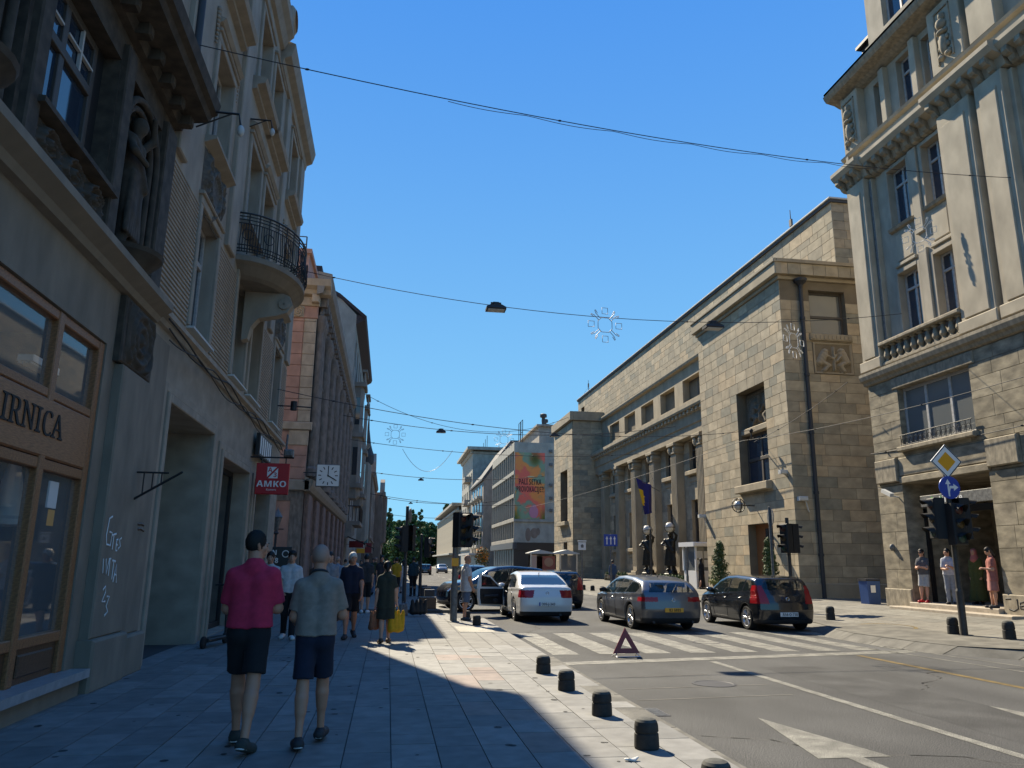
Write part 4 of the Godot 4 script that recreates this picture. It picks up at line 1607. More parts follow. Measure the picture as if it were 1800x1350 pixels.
func cartouche(par: Node, u: float, v0: float, v1: float, z: float, m: Material) -> void:
	# framed panel with an urn, scrolls and a plumed helmet shape
	var b := MB.new()
	var w := 0.36
	b.cb(V(u - w, v0, z), V(u - w + 0.06, v1, z + 0.05), 0.01)
	b.cb(V(u + w - 0.06, v0, z), V(u + w, v1, z + 0.05), 0.01)
	b.cb(V(u - w, v1 - 0.06, z), V(u + w, v1, z + 0.051), 0.01)
	var c := part(par, "carved_panel", b, m)
	b = MB.new()
	var h := v1 - v0
	b.ball(V(u, v0 + h * 0.3, z + 0.05), V(0.16, h * 0.2, 0.14), 8)
	b.ball(V(u, v0 + h * 0.52, z + 0.06), V(0.2, 0.09, 0.16), 7)
	b.ball(V(u, v0 + h * 0.68, z + 0.06), V(0.17, 0.2, 0.17), 8)
	b.ball(V(u + 0.05, v0 + h * 0.82, z + 0.05), V(0.1, 0.16, 0.12), 7)
	for s in [-1, 1]:
		for k in 5:
			b.ball(V(u + s * (0.2 - 0.02 * k), v0 + h * (0.12 + 0.14 * k), z + 0.03), V(0.07, 0.1, 0.08), 5)
		b.ball(V(u + s * 0.16, v0 + h * 0.08, z + 0.05), V(0.12, 0.09, 0.12), 6)
	part(c, "carved_trophy", b, m)


func ornate_house() -> void:
	var o := house("ornate_house", "pale ornate corner house with stone ground floor, balustrades and carved panels on the right", 17.0, -25.0, false)
	var pl: Material = M["house plaster"]
	var gy: Material = M["house grey"]
	var tr: Material = M["house trim"]
	var hs: Material = M["house stone"]
	var near := -4.0
	var portal := R(-23.65, -19.77, 0.1, 4.33)
	var portal2 := R(-16.9, -13.2, 0.1, 4.33)
	var tri := R(-23.4, -20.05, 5.55, 7.55)
	var tri2 := R(-16.7, -13.4, 5.55, 7.55)
	var b := MB.new()
	b.wall(-25.0, near, -0.1, 8.1, [portal, portal2, tri, tri2], 0.0, -0.035)
	b.reveal(portal, -0.03, 3.2)
	b.reveal(portal2, -0.03, 1.2)
	b.reveal(tri, -0.03, 0.4)
	b.reveal(tri2, -0.03, 0.4)
	part(o, "lower_wall", b, hs)
	var st := [hs]
	for i in 3:
		var t2 := mat("house stone %d" % i, 0.52 * (0.88 + 0.1 * i), 0.445 * (0.88 + 0.1 * i), 0.315 * (0.86 + 0.1 * i), 0.9, "blotch", V(4, 2, 4), "fine", 0.8, 0.6, "fine")
		st.push_back(t2)
	masonry(o, "stone_block", -25.0, -12.5, 0.9, 7.95, 0.62, 1.0, 1.7, [portal, portal2, R(-23.75, -19.65, 4.3, 5.2), tri, tri2, R(-24.92, -23.72, 4.4, 5.25), R(-19.72, -18.5, 4.4, 5.25)], st, 200, 0.0, 0.034, 0.014)
	for a in [[-25.02, -23.64], [-19.78, -16.88], [-13.22, -11.0]]:
		b = MB.new()
		b.cb(V(a[0], -0.05, -0.02), V(a[1], 0.9, 0.09), 0.03)
		part(o, "plinth_stone", b, M["house trim"])
	for a in [[-24.9, -23.74], [-19.7, -18.52]]:
		b = MB.new()
		b.cb(V(a[0], 4.42, -0.02), V(a[1], 5.22, 0.12), 0.03)
		part(o, "rough_block", b, tr)
	b = MB.new()
	b.cb(V(-23.72, 4.34, -0.02), V(-19.7, 4.56, 0.06), 0.02)
	b.cb(V(-23.72, 4.58, -0.02), V(-19.7, 5.2, 0.03), 0.03)
	part(o, "portal_lintel", b, hs)
	# portal: steps, back wall with dark glass, banner with lettering
	b = MB.new()
	b.cb(V(-24.1, 0.0, -0.1), V(-18.9, 0.36, 0.62), 0.02)
	part(o, "step", b, M["step"])
	b = MB.new()
	b.cb(V(-23.6, 0.3, -3.0), V(-19.8, 0.5, 0.22), 0.02)
	part(o, "step", b, M["step"])
	b = MB.new()
	b.q(V(-23.65, 0, -3.2), V(-19.77, 0, -3.2), V(-19.77, 4.4, -3.2), V(-23.65, 4.4, -3.2))
	part(o, "portal_wall", b, hs)
	b = MB.new()
	b.bx(V(-23.2, 0.5, -3.19), V(-21.9, 3.6, -3.1))
	part(o, "portal_door", b, M["glass"])
	b = MB.new()
	b.bx(V(-23.62, 0.5, -0.75), V(-23.5, 3.5, -0.65))
	b.bx(V(-23.62, 3.3, -0.75), V(-19.8, 3.5, -0.65))
	part(o, "door_frame", b, M["black metal"])
	b = MB.new()
	b.bx(V(-20.9, 0.5, -2.6), V(-19.9, 1.5, -2.2))
	for i in 5:
		b.bx(V(-21.1, 0.55 + i * 0.18, -2.25), V(-19.85, 0.62 + i * 0.18, -2.1))
	part(o, "dark_stairs", b, M["dark front"])
	b = MB.new()
	b.cb(V(-22.95, 3.5, -0.2), V(-19.82, 3.86, -0.08), 0.01)
	var bn := part(o, "banner", b, M["grey pole"])
	put(bn, "lettering", txt(o, "Azel", "Droid Sans", 0.2, V(-22.2, 3.69, -0.08), Basis(), mat("sign green", 0.1, 0.5, 0.06, 0.5), "green_lettering", 0.01, true).mesh, M["white"], Transform3D(Basis(), V(-4000, 0, 0))).queue_free()
	txt(o, "Finance", "Droid Sans", 0.2, V(-21.55, 3.69, -0.08), Basis(), M["white"], "white_lettering", 0.01, true)
	window(o, R(-16.9, -13.2, 0.5, 4.33), -0.9, 2, 0.75, M["black metal"], M["glass"], 0.12, "shop_window")
	# triple windows with little iron guard
	for t in [tri, tri2]:
		window(o, t, -0.2, 3, 0.0, M["window white"], M["glass pale"], 0.09)
		b = MB.new()
		b.cb(V(t.position.x - 0.25, 7.56, -0.02), V(t.end.x + 0.25, 7.95, 0.05), 0.03)
		part(o, "window_stone", b, tr)
		b = MB.new()
		b.cb(V(t.position.x - 0.1, 5.38, -0.02), V(t.end.x + 0.1, 5.54, 0.2), 0.03)
		part(o, "window_stone", b, tr)
		b = MB.new()
		for i in 16:
			var x: float = lerpf(t.position.x + 0.06, t.end.x - 0.06, i / 15.0)
			b.tube(pv3([V(x, 5.55, 0.1), V(x, 5.92, 0.1)]), 0.012, 4)
			if i < 15:
				var ring := PackedVector3Array()
				for k in 8:
					ring.push_back(V(x + 0.105 + cos(TAU * k / 8) * 0.08, 5.72 + sin(TAU * k / 8) * 0.1, 0.1))
				b.tube(ring, 0.011, 4, -1.0, true)
		for y in [5.58, 5.92]:
			b.tube(pv3([V(t.position.x, y, 0.1), V(t.end.x, y, 0.1)]), 0.016, 4)
		part(o, "window_guard", b, M["black metal"])
	cornice(o, "main_ledge", [-0.03, 7.96, 0.08, 8.0, 0.12, 8.1, 0.22, 8.16, 0.26, 8.3, 0.26, 8.4, -0.03, 8.46], -25.1, near, tr)
	# upper wall set back between pilasters
	var rc := -0.32
	var wins := []
	for k in 2:
		var s := k * 6.75
		for fl in [[9.5, 11.62], [13.35, 15.55]]:
			wins.push_back(R(-23.12 + s, -22.08 + s, fl[0], fl[1]))
			wins.push_back(R(-21.28 + s, -20.32 + s, fl[0], fl[1]))
		wins.push_back(R(-23.38 + s, -22.88 + s, 17.45, 19.3))
		wins.push_back(R(-22.05 + s, -21.2 + s, 17.35, 19.4))
		wins.push_back(R(-20.7 + s, -20.25 + s, 17.35, 19.3))
	b = MB.new()
	b.wall(-25.0, near, 8.1, 20.2, wins, 0.3, rc)
	part(o, "upper_wall", b, gy)
	mass(o, -25.0, near, 20.0, gy, 14, 3.3)
	b = MB.new()
	b.bx(V(-24.99, 8.1, -3.31), V(-24.8, 20, -0.34))
	part(o, "side_wall", b, pl)
	for w in wins:
		var small: bool = w.size.x < 0.6
		var wi := window(o, w, rc - 0.22, 1 if small else 2, 0.72, M["window white"], M["glass blue"], 0.075)
		if w.position.y < 14:
			b = MB.new()
			b.run(pv2([rc, w.position.y - 0.16, rc + 0.12, w.position.y - 0.12, rc + 0.16, w.position.y - 0.02, rc, w.position.y]), w.position.x - 0.12, w.end.x + 0.12)
			part(wi, "sill", b, tr)
			b = MB.new()
			b.cb(V(w.position.x - 0.14, w.position.y, rc), V(w.position.x - 0.003, w.end.y + 0.12, rc + 0.05), 0.012)
			b.cb(V(w.end.x + 0.003, w.position.y, rc), V(w.end.x + 0.14, w.end.y + 0.12, rc + 0.05), 0.012)
			b.cb(V(w.position.x, w.end.y + 0.003, rc), V(w.end.x, w.end.y + 0.14, rc + 0.06), 0.012)
			part(wi, "surround", b, gy)
		if w.position.y > 13 and w.position.y < 14:
			b = MB.new()
			b.cb(V(w.position.x + 0.1, 12.05, rc), V(w.end.x - 0.1, 13.05, rc + 0.04), 0.03)
			b.cb(V(w.position.x - 0.02, 11.86, rc), V(w.end.x + 0.02, 11.98, rc + 0.09), 0.02)
			part(o, "wall_panel", b, pl)
			# pale curtain seen through the lower light
			b = MB.new()
			b.relief(w.position.x + 0.6, w.end.x - 0.08, w.position.y + 0.1, w.position.y + 1.5, 20, 2, rc - 0.2555, func(a: float, _c: float) -> float: return 0.004 * sin(a * 40.0))
			part(wi, "curtain", b, M["glass pale"])
	# strip between the twin windows
	for k in 2:
		var s := k * 6.75
		for fl in [[9.3, 12.0], [12.6, 15.7]]:
			b = MB.new()
			b.cb(V(-21.9 + s, fl[0], rc), V(-21.5 + s, fl[1], rc + 0.1), 0.02)
			part(o, "mullion_strip", b, gy)
		for x in [-22.65, -20.95]:
			b = MB.new()
			b.cb(V(x + s - 0.14, 17.3, rc), V(x + s + 0.14, 19.5, rc + 0.22), 0.02)
			part(o, "short_pilaster", b, pl)
		baluster_row(o, -23.9 + s, -20.0 + s, 8.47, 9.32, 0.0, 11, tr)
	# big pilasters: broad shaft, fillets
	for a in [[-25.0, -23.95], [-19.95, -18.55], [-18.3, -17.25], [-13.2, -11.8]]:
		b = MB.new()
		b.cb(V(a[0], 8.45, rc), V(a[1], 15.75, 0.12), 0.03)
		var p := part(o, "pilaster", b, pl)
		b = MB.new()
		b.cb(V(a[0] + 0.2, 8.9, 0.12), V(a[1] - 0.2, 15.3, 0.17), 0.02)
		b.cb(V(a[0] - 0.08, 8.46, rc), V(a[1] + 0.08, 8.85, 0.2), 0.03)
		b.cb(V(a[1] - 0.02, 8.9, rc), V(a[1] + 0.14, 15.7, -0.12), 0.02)
		part(p, "fillet", b, pl)
		b = MB.new()
		b.cb(V(a[0], 17.25, rc), V(a[1], 19.6, 0.02), 0.03)
		part(o, "upper_pilaster", b, pl)
	b = MB.new()
	b.cb(V(-25.004, 8.45, rc - 2), V(-24.5, 15.75, 0.1), 0.03)
	part(o, "corner_pilaster", b, pl)
	cartouche(o, -24.5, 17.45, 19.35, 0.02, tr)
	cartouche(o, -19.25, 17.45, 19.35, 0.02, tr)
	cartouche(o, -12.5, 17.45, 19.35, 0.02, tr)
	# cornice with carved brackets; it steps forward over the pilasters
	var prof := func(d: float) -> Array: return [rc, 15.75, d - 0.5, 15.8, d - 0.42, 16.1, d - 0.12, 16.2, d, 16.36, d, 16.5, rc + 0.2, 16.75, rc + 0.15, 17.1, rc + 0.3, 17.15, rc + 0.34, 17.25, rc, 17.3]
	var u := -25.0
	for a in [[-25.3, -23.75, 0.54], [-23.75, -20.1, 0.34], [-20.1, -17.1, 0.54], [-17.1, -13.3, 0.34], [-13.3, near, 0.54]]:
		cornice(o, "cornice", prof.call(a[2]), a[0], a[1], pl)
		var x: float = a[0] + 0.2
		while x < a[1] - 0.2:
			b = MB.new()
			b.run(pv2([rc, 15.72, a[2] - 0.46, 15.74, a[2] - 0.36, 15.8, a[2] - 0.3, 15.92, a[2] - 0.18, 15.96, a[2] - 0.1, 16.04, a[2] - 0.12, 16.2, rc, 16.2]), x - 0.1, x + 0.1)
			part(o, "carved_bracket", b, tr)
			x += 0.48
	cornice(o, "eaves", [rc, 19.55, rc + 0.15, 19.6, 0.0, 19.7, 0.36, 19.78, 0.44, 19.9, 0.48, 20.02, rc, 20.12], -25.4, near, tr)
	b = MB.new()
	b.prism(pv2([0.45, 20.03, 0.48, 20.12, -4.0, 23.0, -12, 23.0, -12, 20.03]), -25.35, near)
	for i in b.v.size():
		b.v[i] = V(b.v[i].z, b.v[i].y, b.v[i].x)
		b.n[i] = V(b.n[i].z, b.n[i].y, b.n[i].x)
	part(o, "roof", b, mat("roof tile", 0.22, 0.14, 0.1, 0.85, "blotch", V(0.6, 0.6, 0.6), "grit", 0.4))
	b = MB.new()
	var dh := R(-21.9, -20.4, 20.7, 22.4)
	b.wall(-22.8, -19.5, 20.1, 24.0, [dh], 0.3, 0.1)
	b.bx(V(-22.79, 20.1, -4), V(-19.51, 24.0, -0.25))
	b.bx(V(-23.0, 24.0, -4), V(-19.3, 24.25, 0.4))
	b.cb(V(-22.8, 20.05, 0.05), V(-19.5, 20.4, 0.3), 0.03)
	part(o, "dormer", b, gy)
	window(o, dh, -0.1, 2, 0.7, M["window white"], M["glass blue"], 0.08)
	b = MB.new()
	b.bx(V(-24.2, 20.4, -1.5), V(-23.5, 21.5, -0.6))
	b.bx(V(-24.3, 21.5, -1.7), V(-23.3, 21.62, -0.4))
	part(o, "roof_vent", b, M["dark iron"])
	b = MB.new()
	b.bx(V(-17.6, 20.1, -4), V(-12.0, 24.0, 0.05))
	part(o, "dormer", b, gy)
	# downpipe, surveillance camera, bell, wall rosette with rods and the frame of a street decoration
	b = MB.new()
	b.tube(pv3([V(-23.88, 15.6, -0.14), V(-23.88, 8.5, -0.14)]), 0.06, 8)
	part(o, "downpipe", b, M["grey pole"])
	b = MB.new()
	b.tube(pv3([V(-18.44, 16, -0.2), V(-18.44, 8.47, -0.2)]), 0.06, 8)
	part(o, "downpipe", b, M["grey pole"])
	b = MB.new()
	b.ob(V(-24.0, 4.05, 0.34), V(0.5, 0.12, 0.14), Basis(Vector3.FORWARD, 0.4))
	b.tube(pv3([V(-23.9, 3.9, 0.0), V(-23.9, 3.95, 0.3)]), 0.025, 5)
	tag(part(self, "camera_unit", b, M["off white"], V(0, 0, 0)), "white surveillance camera on the left stone pier of the portal", "camera")
	var cu := get_node("camera_unit") as Node3D
	cu.transform = o.transform * Transform3D(Basis(), o.get_meta("off"))
	b = MB.new()
	b.ball(V(0, 0, 0), V(0.11, 0.12, 0.08), 8)
	var bell := part(self, "alarm_bell", b, M["grey pole"], V(16.97, 2.25, -24.45))
	tag(bell, "round grey alarm bell on the left stone pier below the camera", "bell")
	scribble(o, [[[0.5, 0.25, 0.55, 0.3, 0.55, -0.1, 0.3, -0.22, 0.05, -0.15]], [[-0.1, 0.28, 0.2, 0.3]], [[0.65, 0.0, 1.0, 0.05, 0.95, 0.2, 0.7, 0.15, 0.68, -0.1, 1.05, -0.12]], [[1.2, 0.35, 1.2, -0.15], [1.5, 0.25, 1.22, 0.05, 1.5, -0.15]]], V(-19.6, 0.6, 0.095), 0.62, M["black"], 0.022)


func bank_house() -> void:
	var o := house("bank", "long sandstone bank with projecting end blocks, tall columns and attic windows", 17.0, -30.8, false)
	var pw: Material = M["bank wall"]
	var pp: Material = M["bank plain"]
	var ms: Array = M["bank"]
	var rest := MB.new()
	rest.inked = true
	var n0 := -30.8
	var n1 := -40.3
	var top := 15.2
	# --- near block
	var rec := R(-35.75, -32.8, 5.38, 10.0)
	var door := R(-35.3, -32.85, 0.1, 3.5)
	var b := MB.new()
	b.wall(n1, n0, -0.1, top, [rec, door], 0.0, -0.012)
	b.reveal(rec, 0.0, 0.56)
	b.reveal(door, 0.0, 0.5)
	b.q(V(rec.position.x, 8.0, -0.555), V(rec.end.x, 8.0, -0.555), V(rec.end.x, 10.0, -0.555), V(rec.position.x, 10.0, -0.555))
	part(o, "wall", b, pw)
	var ex := Transform3D(Basis(Vector3.UP, PI / 2), V(n0, 0, 0))   # end face: part x = into the block (away from the street), z towards the camera
	var ew := R(1.42, 3.2, 11.85, 13.9)
	b = MB.new()
	b.wall(0, 20, -0.1, top, [ew], 0.0, -0.012)
	b.reveal(ew, 0.0, 0.4)
	put(o, "end_wall", b.mesh(), pw, ex)
	b = MB.new()
	b.bx(V(n1 + 0.02, -0.1, -19.9), V(n0 - 0.5, top - 0.1, -1.0))
	b.bx(V(n1 + 0.03, -0.1, -1.0), V(n1 + 0.2, top - 0.11, -0.03))
	b.bx(V(n1 + 0.03, top - 0.5, -1.0), V(n0 - 0.05, top - 0.12, -0.03))
	part(o, "back_wall", b, pw)
	# end face blocks first: they show largest
	var holder := Node3D.new()
	holder.name = "end_face"
	o.add_child(holder)
	holder.transform = Transform3D(Basis(), o.get_meta("off")) * ex
	var left := masonry(holder, "stone_block", 0.0, 4.8, 0.2, 14.3, 0.47, 0.75, 1.25, [ew, R(1.4, 3.35, 9.95, 11.45)], ms, 140, 0.0, 0.03, 0.016, null)
	left = masonry(o, "stone_block", n1, n0 + 0.0, 0.2, 14.3, 0.47, 0.7, 1.2, [rec, door], ms, 160, 0.0, 0.03, 0.016, rest)
	# parapet cap on both faces
	b = MB.new()
	b.cb(V(n1 - 0.1, 14.32, -0.02), V(n0 + 0.12, 14.5, 0.1), 0.02)
	b.cb(V(n1 - 0.2, 14.5, -0.02), V(n0 + 0.3, 15.05, 0.3), 0.03)
	b.cb(V(n1 - 0.2, 15.05, -0.4), V(n0 + 0.34, 15.22, 0.36), 0.03)
	part(o, "parapet", b, pp)
	b = MB.new()
	b.cb(V(0.02, 14.32, -0.02), V(20, 14.5, 0.095), 0.02)
	put(o, "parapet_moulding", b.mesh(), pp, ex)
	for i in 8:
		b = MB.new()
		b.cb(V(-0.28 + i * 0.62, 14.505, -0.02), V(0.33 + i * 0.62, 15.048, 0.296 if i else 0.29), 0.012)
		put(o, "parapet_stone", b.mesh(), ms[rng.randi() % 5 + 1], ex)
	b = MB.new()
	b.bx(V(5, 14.5, -0.02), V(20, 15.05, 0.28))
	b.bx(V(-0.2, 15.06, -1.0), V(20, 15.215, 0.355))
	put(o, "parapet_moulding", b.mesh(), pp, ex)
	# window and relief on the end face
	put(o, "end_window", window(o, ew, -0.3, 1, 0.42, M["window brown"], M["glass pale"], 0.1, "end_window_frame").mesh, M["window brown"], ex).queue_free()
	var fw := o.get_node("end_window_frame") as Node3D
	fw.transform = Transform3D(Basis(), o.get_meta("off")) * ex
	b = MB.new()
	b.cb(V(1.3, 11.5, 0), V(3.36, 11.82, 0.1), 0.02)
	for i in 10:
		b.bx(V(1.36 + i * 0.2, 11.56, 0.1), V(1.47 + i * 0.2, 11.72, 0.13))
	put(o, "end_sill", b.mesh(), pp, ex)
	b = MB.new()
	b.relief(1.42, 3.32, 9.98, 11.42, 64, 50, -0.02, relief_figures)
	put(o, "relief", b.mesh(), M["bank plain"], ex)
	# downpipe at the corner of the end face
	b = MB.new()
	b.lathe(pv2([0.08, 0, 0.1, 0.12, 0.28, 0.3, 0.3, 0.42, 0.1, 0.5]), 10, V(0.95, 13.9, 0.2))
	b.tube(pv3([V(0.95, 14.0, 0.16), V(0.95, 0.3, 0.16)]), 0.09, 10)
	for i in 5:
		b.tube(pv3([V(0.95, 2 + i * 2.6, 0.16), V(0.95, 2.12 + i * 2.6, 0.16)]), 0.12, 10)
	put(o, "downpipe", b.mesh(), M["dark iron"], ex)
	b = MB.new()
	b.cb(V(-0.03, -0.1, -0.02), V(20, 0.9, 0.14), 0.03)
	put(o, "plinth", b.mesh(), pp, ex)
	# tall recess: relief above, window below, sill
	b = MB.new()
	b.relief(rec.position.x + 0.1, rec.end.x - 0.1, 8.15, 9.9, 60, 44, -0.53, relief_figures)
	part(o, "relief", b, M["relief stone"])
	b = MB.new()
	b.cb(V(rec.position.x + 0.004, 7.85, -0.55), V(rec.end.x - 0.004, 8.15, -0.12), 0.04)
	part(o, "recess_ledge", b, pp)
	window(o, R(rec.position.x, rec.end.x, 5.38, 7.85), -0.42, 2, 0.5, M["window brown"], M["glass blue"], 0.13)
	b = MB.new()
	b.cb(V(rec.position.x - 0.2, 5.0, -0.02), V(rec.end.x + 0.2, 5.36, 0.3), 0.03)
	part(o, "recess_sill", b, pp)
	# door of wood with four lights
	b = MB.new()
	b.bx(V(-35.3, 0.3, -0.48), V(-32.85, 3.5, -0.4))
	var dr := part(o, "door", b, M["wood"])
	for i in 4:
		b = MB.new()
		b.bx(V(-34.3, 0.6 + i * 0.72, -0.4), V(-33.4, 1.12 + i * 0.72, -0.37))
		part(dr, "pane", b, M["glass"])
	# --- recessed middle with columns
	var c0 := n1
	var c1 := -71.4
	var dz := -2.9
	var uw := []
	var aw := []
	var cols := []
	for i in 7:
		cols.push_back(-41.8 - i * 4.6)
	for i in 6:
		var c := -44.1 - i * 4.6
		uw.push_back(R(c - 0.75, c + 0.75, 7.75, 9.75))
		uw.push_back(R(c - 0.7, c + 0.7, 2.9, 5.8))
		aw.push_back(R(c - 1.5, c + 1.5, 12.6, 14.15))
	b = MB.new()
	b.wall(c1, c0, -0.1, 11.6, uw, 0.3, dz)
	part(o, "middle_wall", b, pp)
	b = MB.new()
	b.wall(c1, c0, 11.6, 15.3, aw, 0.6, dz)
	part(o, "attic_wall", b, pp)
	masonry(o, "stone_block", c1, c0, 0.9, 9.8, 0.74, 1.2, 2.0, uw, ms, 0, dz + 0.03, 0.03, 0.012, rest)
	for w in uw:
		window(o, w, dz - 0.2, 2, 0.7, M["window brown"], M["glass"], 0.1)
		b = MB.new()
		b.cb(V(w.position.x - 0.3, w.position.y - 0.3, dz), V(w.end.x + 0.3, w.position.y - 0.02, dz + 0.32), 0.03)
		part(o, "window_stone", b, pp)
		b = MB.new()
		b.cb(V(w.position.x - 0.1, w.position.y - 0.75, dz), V(w.end.x + 0.1, w.position.y - 0.42, dz + 0.08), 0.02)
		part(o, "window_stone", b, pp)
	for w in aw:
		window(o, w, dz - 0.5, 2, 0.0, M["window brown"], M["glass blue"], 0.12, "attic_window")
	b = MB.new()
	b.bx(V(c1, -0.1, -20), V(c0, 15.2, dz - 0.9))
	part(o, "middle_core", b, pw)
	for c in cols:
		b = MB.new()
		b.cb(V(c - 0.62, 0.3, dz), V(c + 0.62, 1.1, dz + 0.75), 0.04)
		b.cb(V(c - 0.5, 1.1, dz), V(c + 0.5, 9.1, dz + 0.6), 0.04)
		var cl := part(o, "column", b, pp)
		b = MB.new()
		b.cb(V(c - 0.6, 9.1, dz), V(c + 0.6, 9.3, dz + 0.68), 0.03)
		b.cb(V(c - 0.7, 9.62, dz), V(c + 0.7, 9.85, dz + 0.82), 0.03)
		b.cb(V(c - 0.5, 9.3, dz), V(c + 0.5, 9.62, dz + 0.6), 0.03)
		for s in [-1, 1]:
			b.lathe(pv2([0.0, 0, 0.2, 0.01, 0.24, 0.08, 0.24, 0.7, 0.0, 0.76]), 12, V(c + s * 0.46, 9.42, dz + 0.02), Basis(Vector3.RIGHT, PI / 2))
		for k in 4:
			b.bx(V(c - 0.42 + k * 0.22, 1.5, dz + 0.59), V(c - 0.34 + k * 0.22, 8.9, dz + 0.625))
		part(cl, "capital", b, pp)
	cornice(o, "entablature", [dz, 9.86, dz + 0.7, 9.86, dz + 0.7, 10.5, dz + 0.78, 10.55, dz + 0.78, 11.2, dz + 0.9, 11.3, dz + 0.9, 11.42, dz, 11.42], c1, c0, pp)
	cornice(o, "ledge", [dz, 11.425, dz + 1.1, 11.5, dz + 1.15, 11.62, dz + 1.15, 11.86, dz, 11.98], c1, c0, pp)
	for i in 44:
		b = MB.new()
		b.cb(V(c0 - 0.5 - i * 0.7, 11.24, dz + 0.55), V(c0 - 0.2 - i * 0.7, 11.47, dz + 1.04), 0.02)
		part(o, "dentil", b, pp)
	cornice(o, "attic_ledge", [dz, 15.0, dz + 0.25, 15.05, dz + 0.3, 15.2, dz + 0.3, 15.32, dz, 15.4], c1, c0, pp)
	# steps and plinth before the columns
	b = MB.new()
	b.cb(V(c1, -0.05, dz), V(c0, 0.9, dz + 0.42), 0.03)
	part(o, "middle_plinth", b, pp)
	# --- far block
	var f0 := -71.4
	var f1 := -79.8
	var fwn := R(-76.7, -73.6, 5.6, 10.6)
	var fdr := R(-75.4, -73.8, 0.1, 3.6)
	b = MB.new()
	b.wall(f1, f0, -0.1, 15.6, [fwn, fdr], 0.8)
	part(o, "far_block", b, pw)
	window(o, fwn, -0.6, 2, 0.45, M["window brown"], M["glass"], 0.15)
	window(o, fdr, -0.6, 2, 0.0, M["window brown"], M["glass"], 0.15)
	b = MB.new()
	b.bx(V(f1, -0.1, -20), V(f0 - 0.001, 15.55, -0.95))
	b.bx(V(f0 - 0.3, -0.1, -0.96), V(f0 - 0.002, 15.5, -0.02))
	part(o, "far_core", b, pw)
	masonry(o, "stone_block", f1, f0, 0.3, 15.0, 0.5, 0.8, 1.5, [fwn, fdr], ms, 0, 0.03, 0.03, 0.012, rest)
	b = MB.new()
	b.cb(V(f1 - 0.2, 15.1, -0.02), V(f0 + 0.25, 15.95, 0.3), 0.04)
	b.cb(V(f0 - 0.02, 15.1, -3.3), V(f0 + 0.25, 15.95, -0.02), 0.04)
	b.cb(V(fwn.position.x - 0.3, 5.2, 0.0), V(fwn.end.x + 0.3, 5.58, 0.4), 0.03)
	part(o, "parapet", b, pp)
	var fe := Transform3D(Basis(Vector3.UP, PI / 2), V(f0, 0, 0))
	var fh := MB.new()
	fh.inked = true
	masonry(o, "stone_block", 0.02, 2.9, 0.3, 15.05, 0.5, 0.7, 1.4, [], ms, 0, 0.03, 0.03, 0.012, fh)
	var fho := put(o, "end_stone_blocks", fh.mesh(), M["bank ink"], fe)
	fho.set_meta("kind", "stuff")
	# --- tall upper hall, turned a little towards the street at its far end
	var ua := -31.9
	var ub := -81.0
	var da := -3.65
	var db := -2.95
	var ang := atan2(db - da, ua - ub)
	var ux := Transform3D(Basis(Vector3.UP, ang), V(ua, 0, da))
	var ul := sqrt(pow(ua - ub, 2) + pow(db - da, 2))
	b = MB.new()
	var hole := R(-ul + 1.3, -ul + 2.6, 16.6, 18.0)
	b.wall(-ul, 0, 10, 19.2, [hole], 0.3, -0.012)
	b.bx(V(-ul, 10, -14), V(-0.01, 19.19, -0.4))
	put(o, "upper_wall", b.mesh(), pw, ux)
	var um := MB.new()
	um.inked = true
	masonry(o, "stone_block", -ul, 0, 15.3, 19.0, 0.47, 0.7, 1.3, [hole], ms, 0, 0.0, 0.03, 0.016, um)
	var umo := put(o, "upper_stone_blocks", um.mesh(), M["bank ink"], ux)
	umo.set_meta("kind", "stuff")
	b = MB.new()
	b.bx(V(-ul - 0.1, 18.98, -14), V(0.1, 19.14, 0.1))
	put(o, "roof_edge", b.mesh(), M["roof edge"], ux)
	b = MB.new()
	b.cb(V(-ul - 0.14, 19.142, -14), V(0.14, 19.22, 0.17), 0.01)
	put(o, "roof_capping", b.mesh(), M["off white"], ux)
	# end wall of the hall: pale render with stone quoins
	var hx := ux * Transform3D(Basis(Vector3.UP, PI / 2), V(0, 0, 0))
	b = MB.new()
	b.wall(1.6, 14, 15, 19.0, [], 0, 0.005)
	put(o, "hall_end", b.mesh(), M["house plaster"], hx)
	b = MB.new()
	b.inked = true
	masonry(o, "stone_block", 0.0, 1.3, 15.2, 19.0, 0.47, 0.6, 1.0, [], ms, 0, 0.02, 0.03, 0.008, b)
	for i in 8:
		b.ink = ms[i % 7].albedo_color.srgb_to_linear()
		b.cb(V(1.31, 15.25 + i * 0.47, -0.03), V(1.62 if i % 2 else 2.1, 15.7 + i * 0.47, 0.03), 0.006)
	put(o, "hall_stone_blocks", b.mesh(), M["bank ink"], hx).set_meta("kind", "stuff")
	var ro := part(o, "rest_of_stone_blocks", rest, M["bank ink"])
	ro.set_meta("kind", "stuff")
	# rods on the roof
	for a in [[-38.0, -5.0, 21.5, "tall thin aerial with stays on the near end of the bank roof"], [-80.5, -4, 21.3, "thin aerial on the far end of the bank roof"]]:
		b = MB.new()
		b.tube(pv3([V(0, 0, 0), V(0, a[2] - 19.2, 0)]), 0.05, 6, 0.02)
		b.tube(pv3([V(0, 1.3, 0), V(0.9, 0, 0.3)]), 0.012, 4)
		b.tube(pv3([V(0, 1.3, 0), V(-0.9, 0, 0.3)]), 0.012, 4)
		b.bx(V(-0.05, 1.3, -0.12), V(0.05, 1.7, 0.12))
		tag(part(self, "aerial", b, M["dark iron"], V(17 - a[1], 19.3, a[0])), a[3], "aerial", "roof aerials")


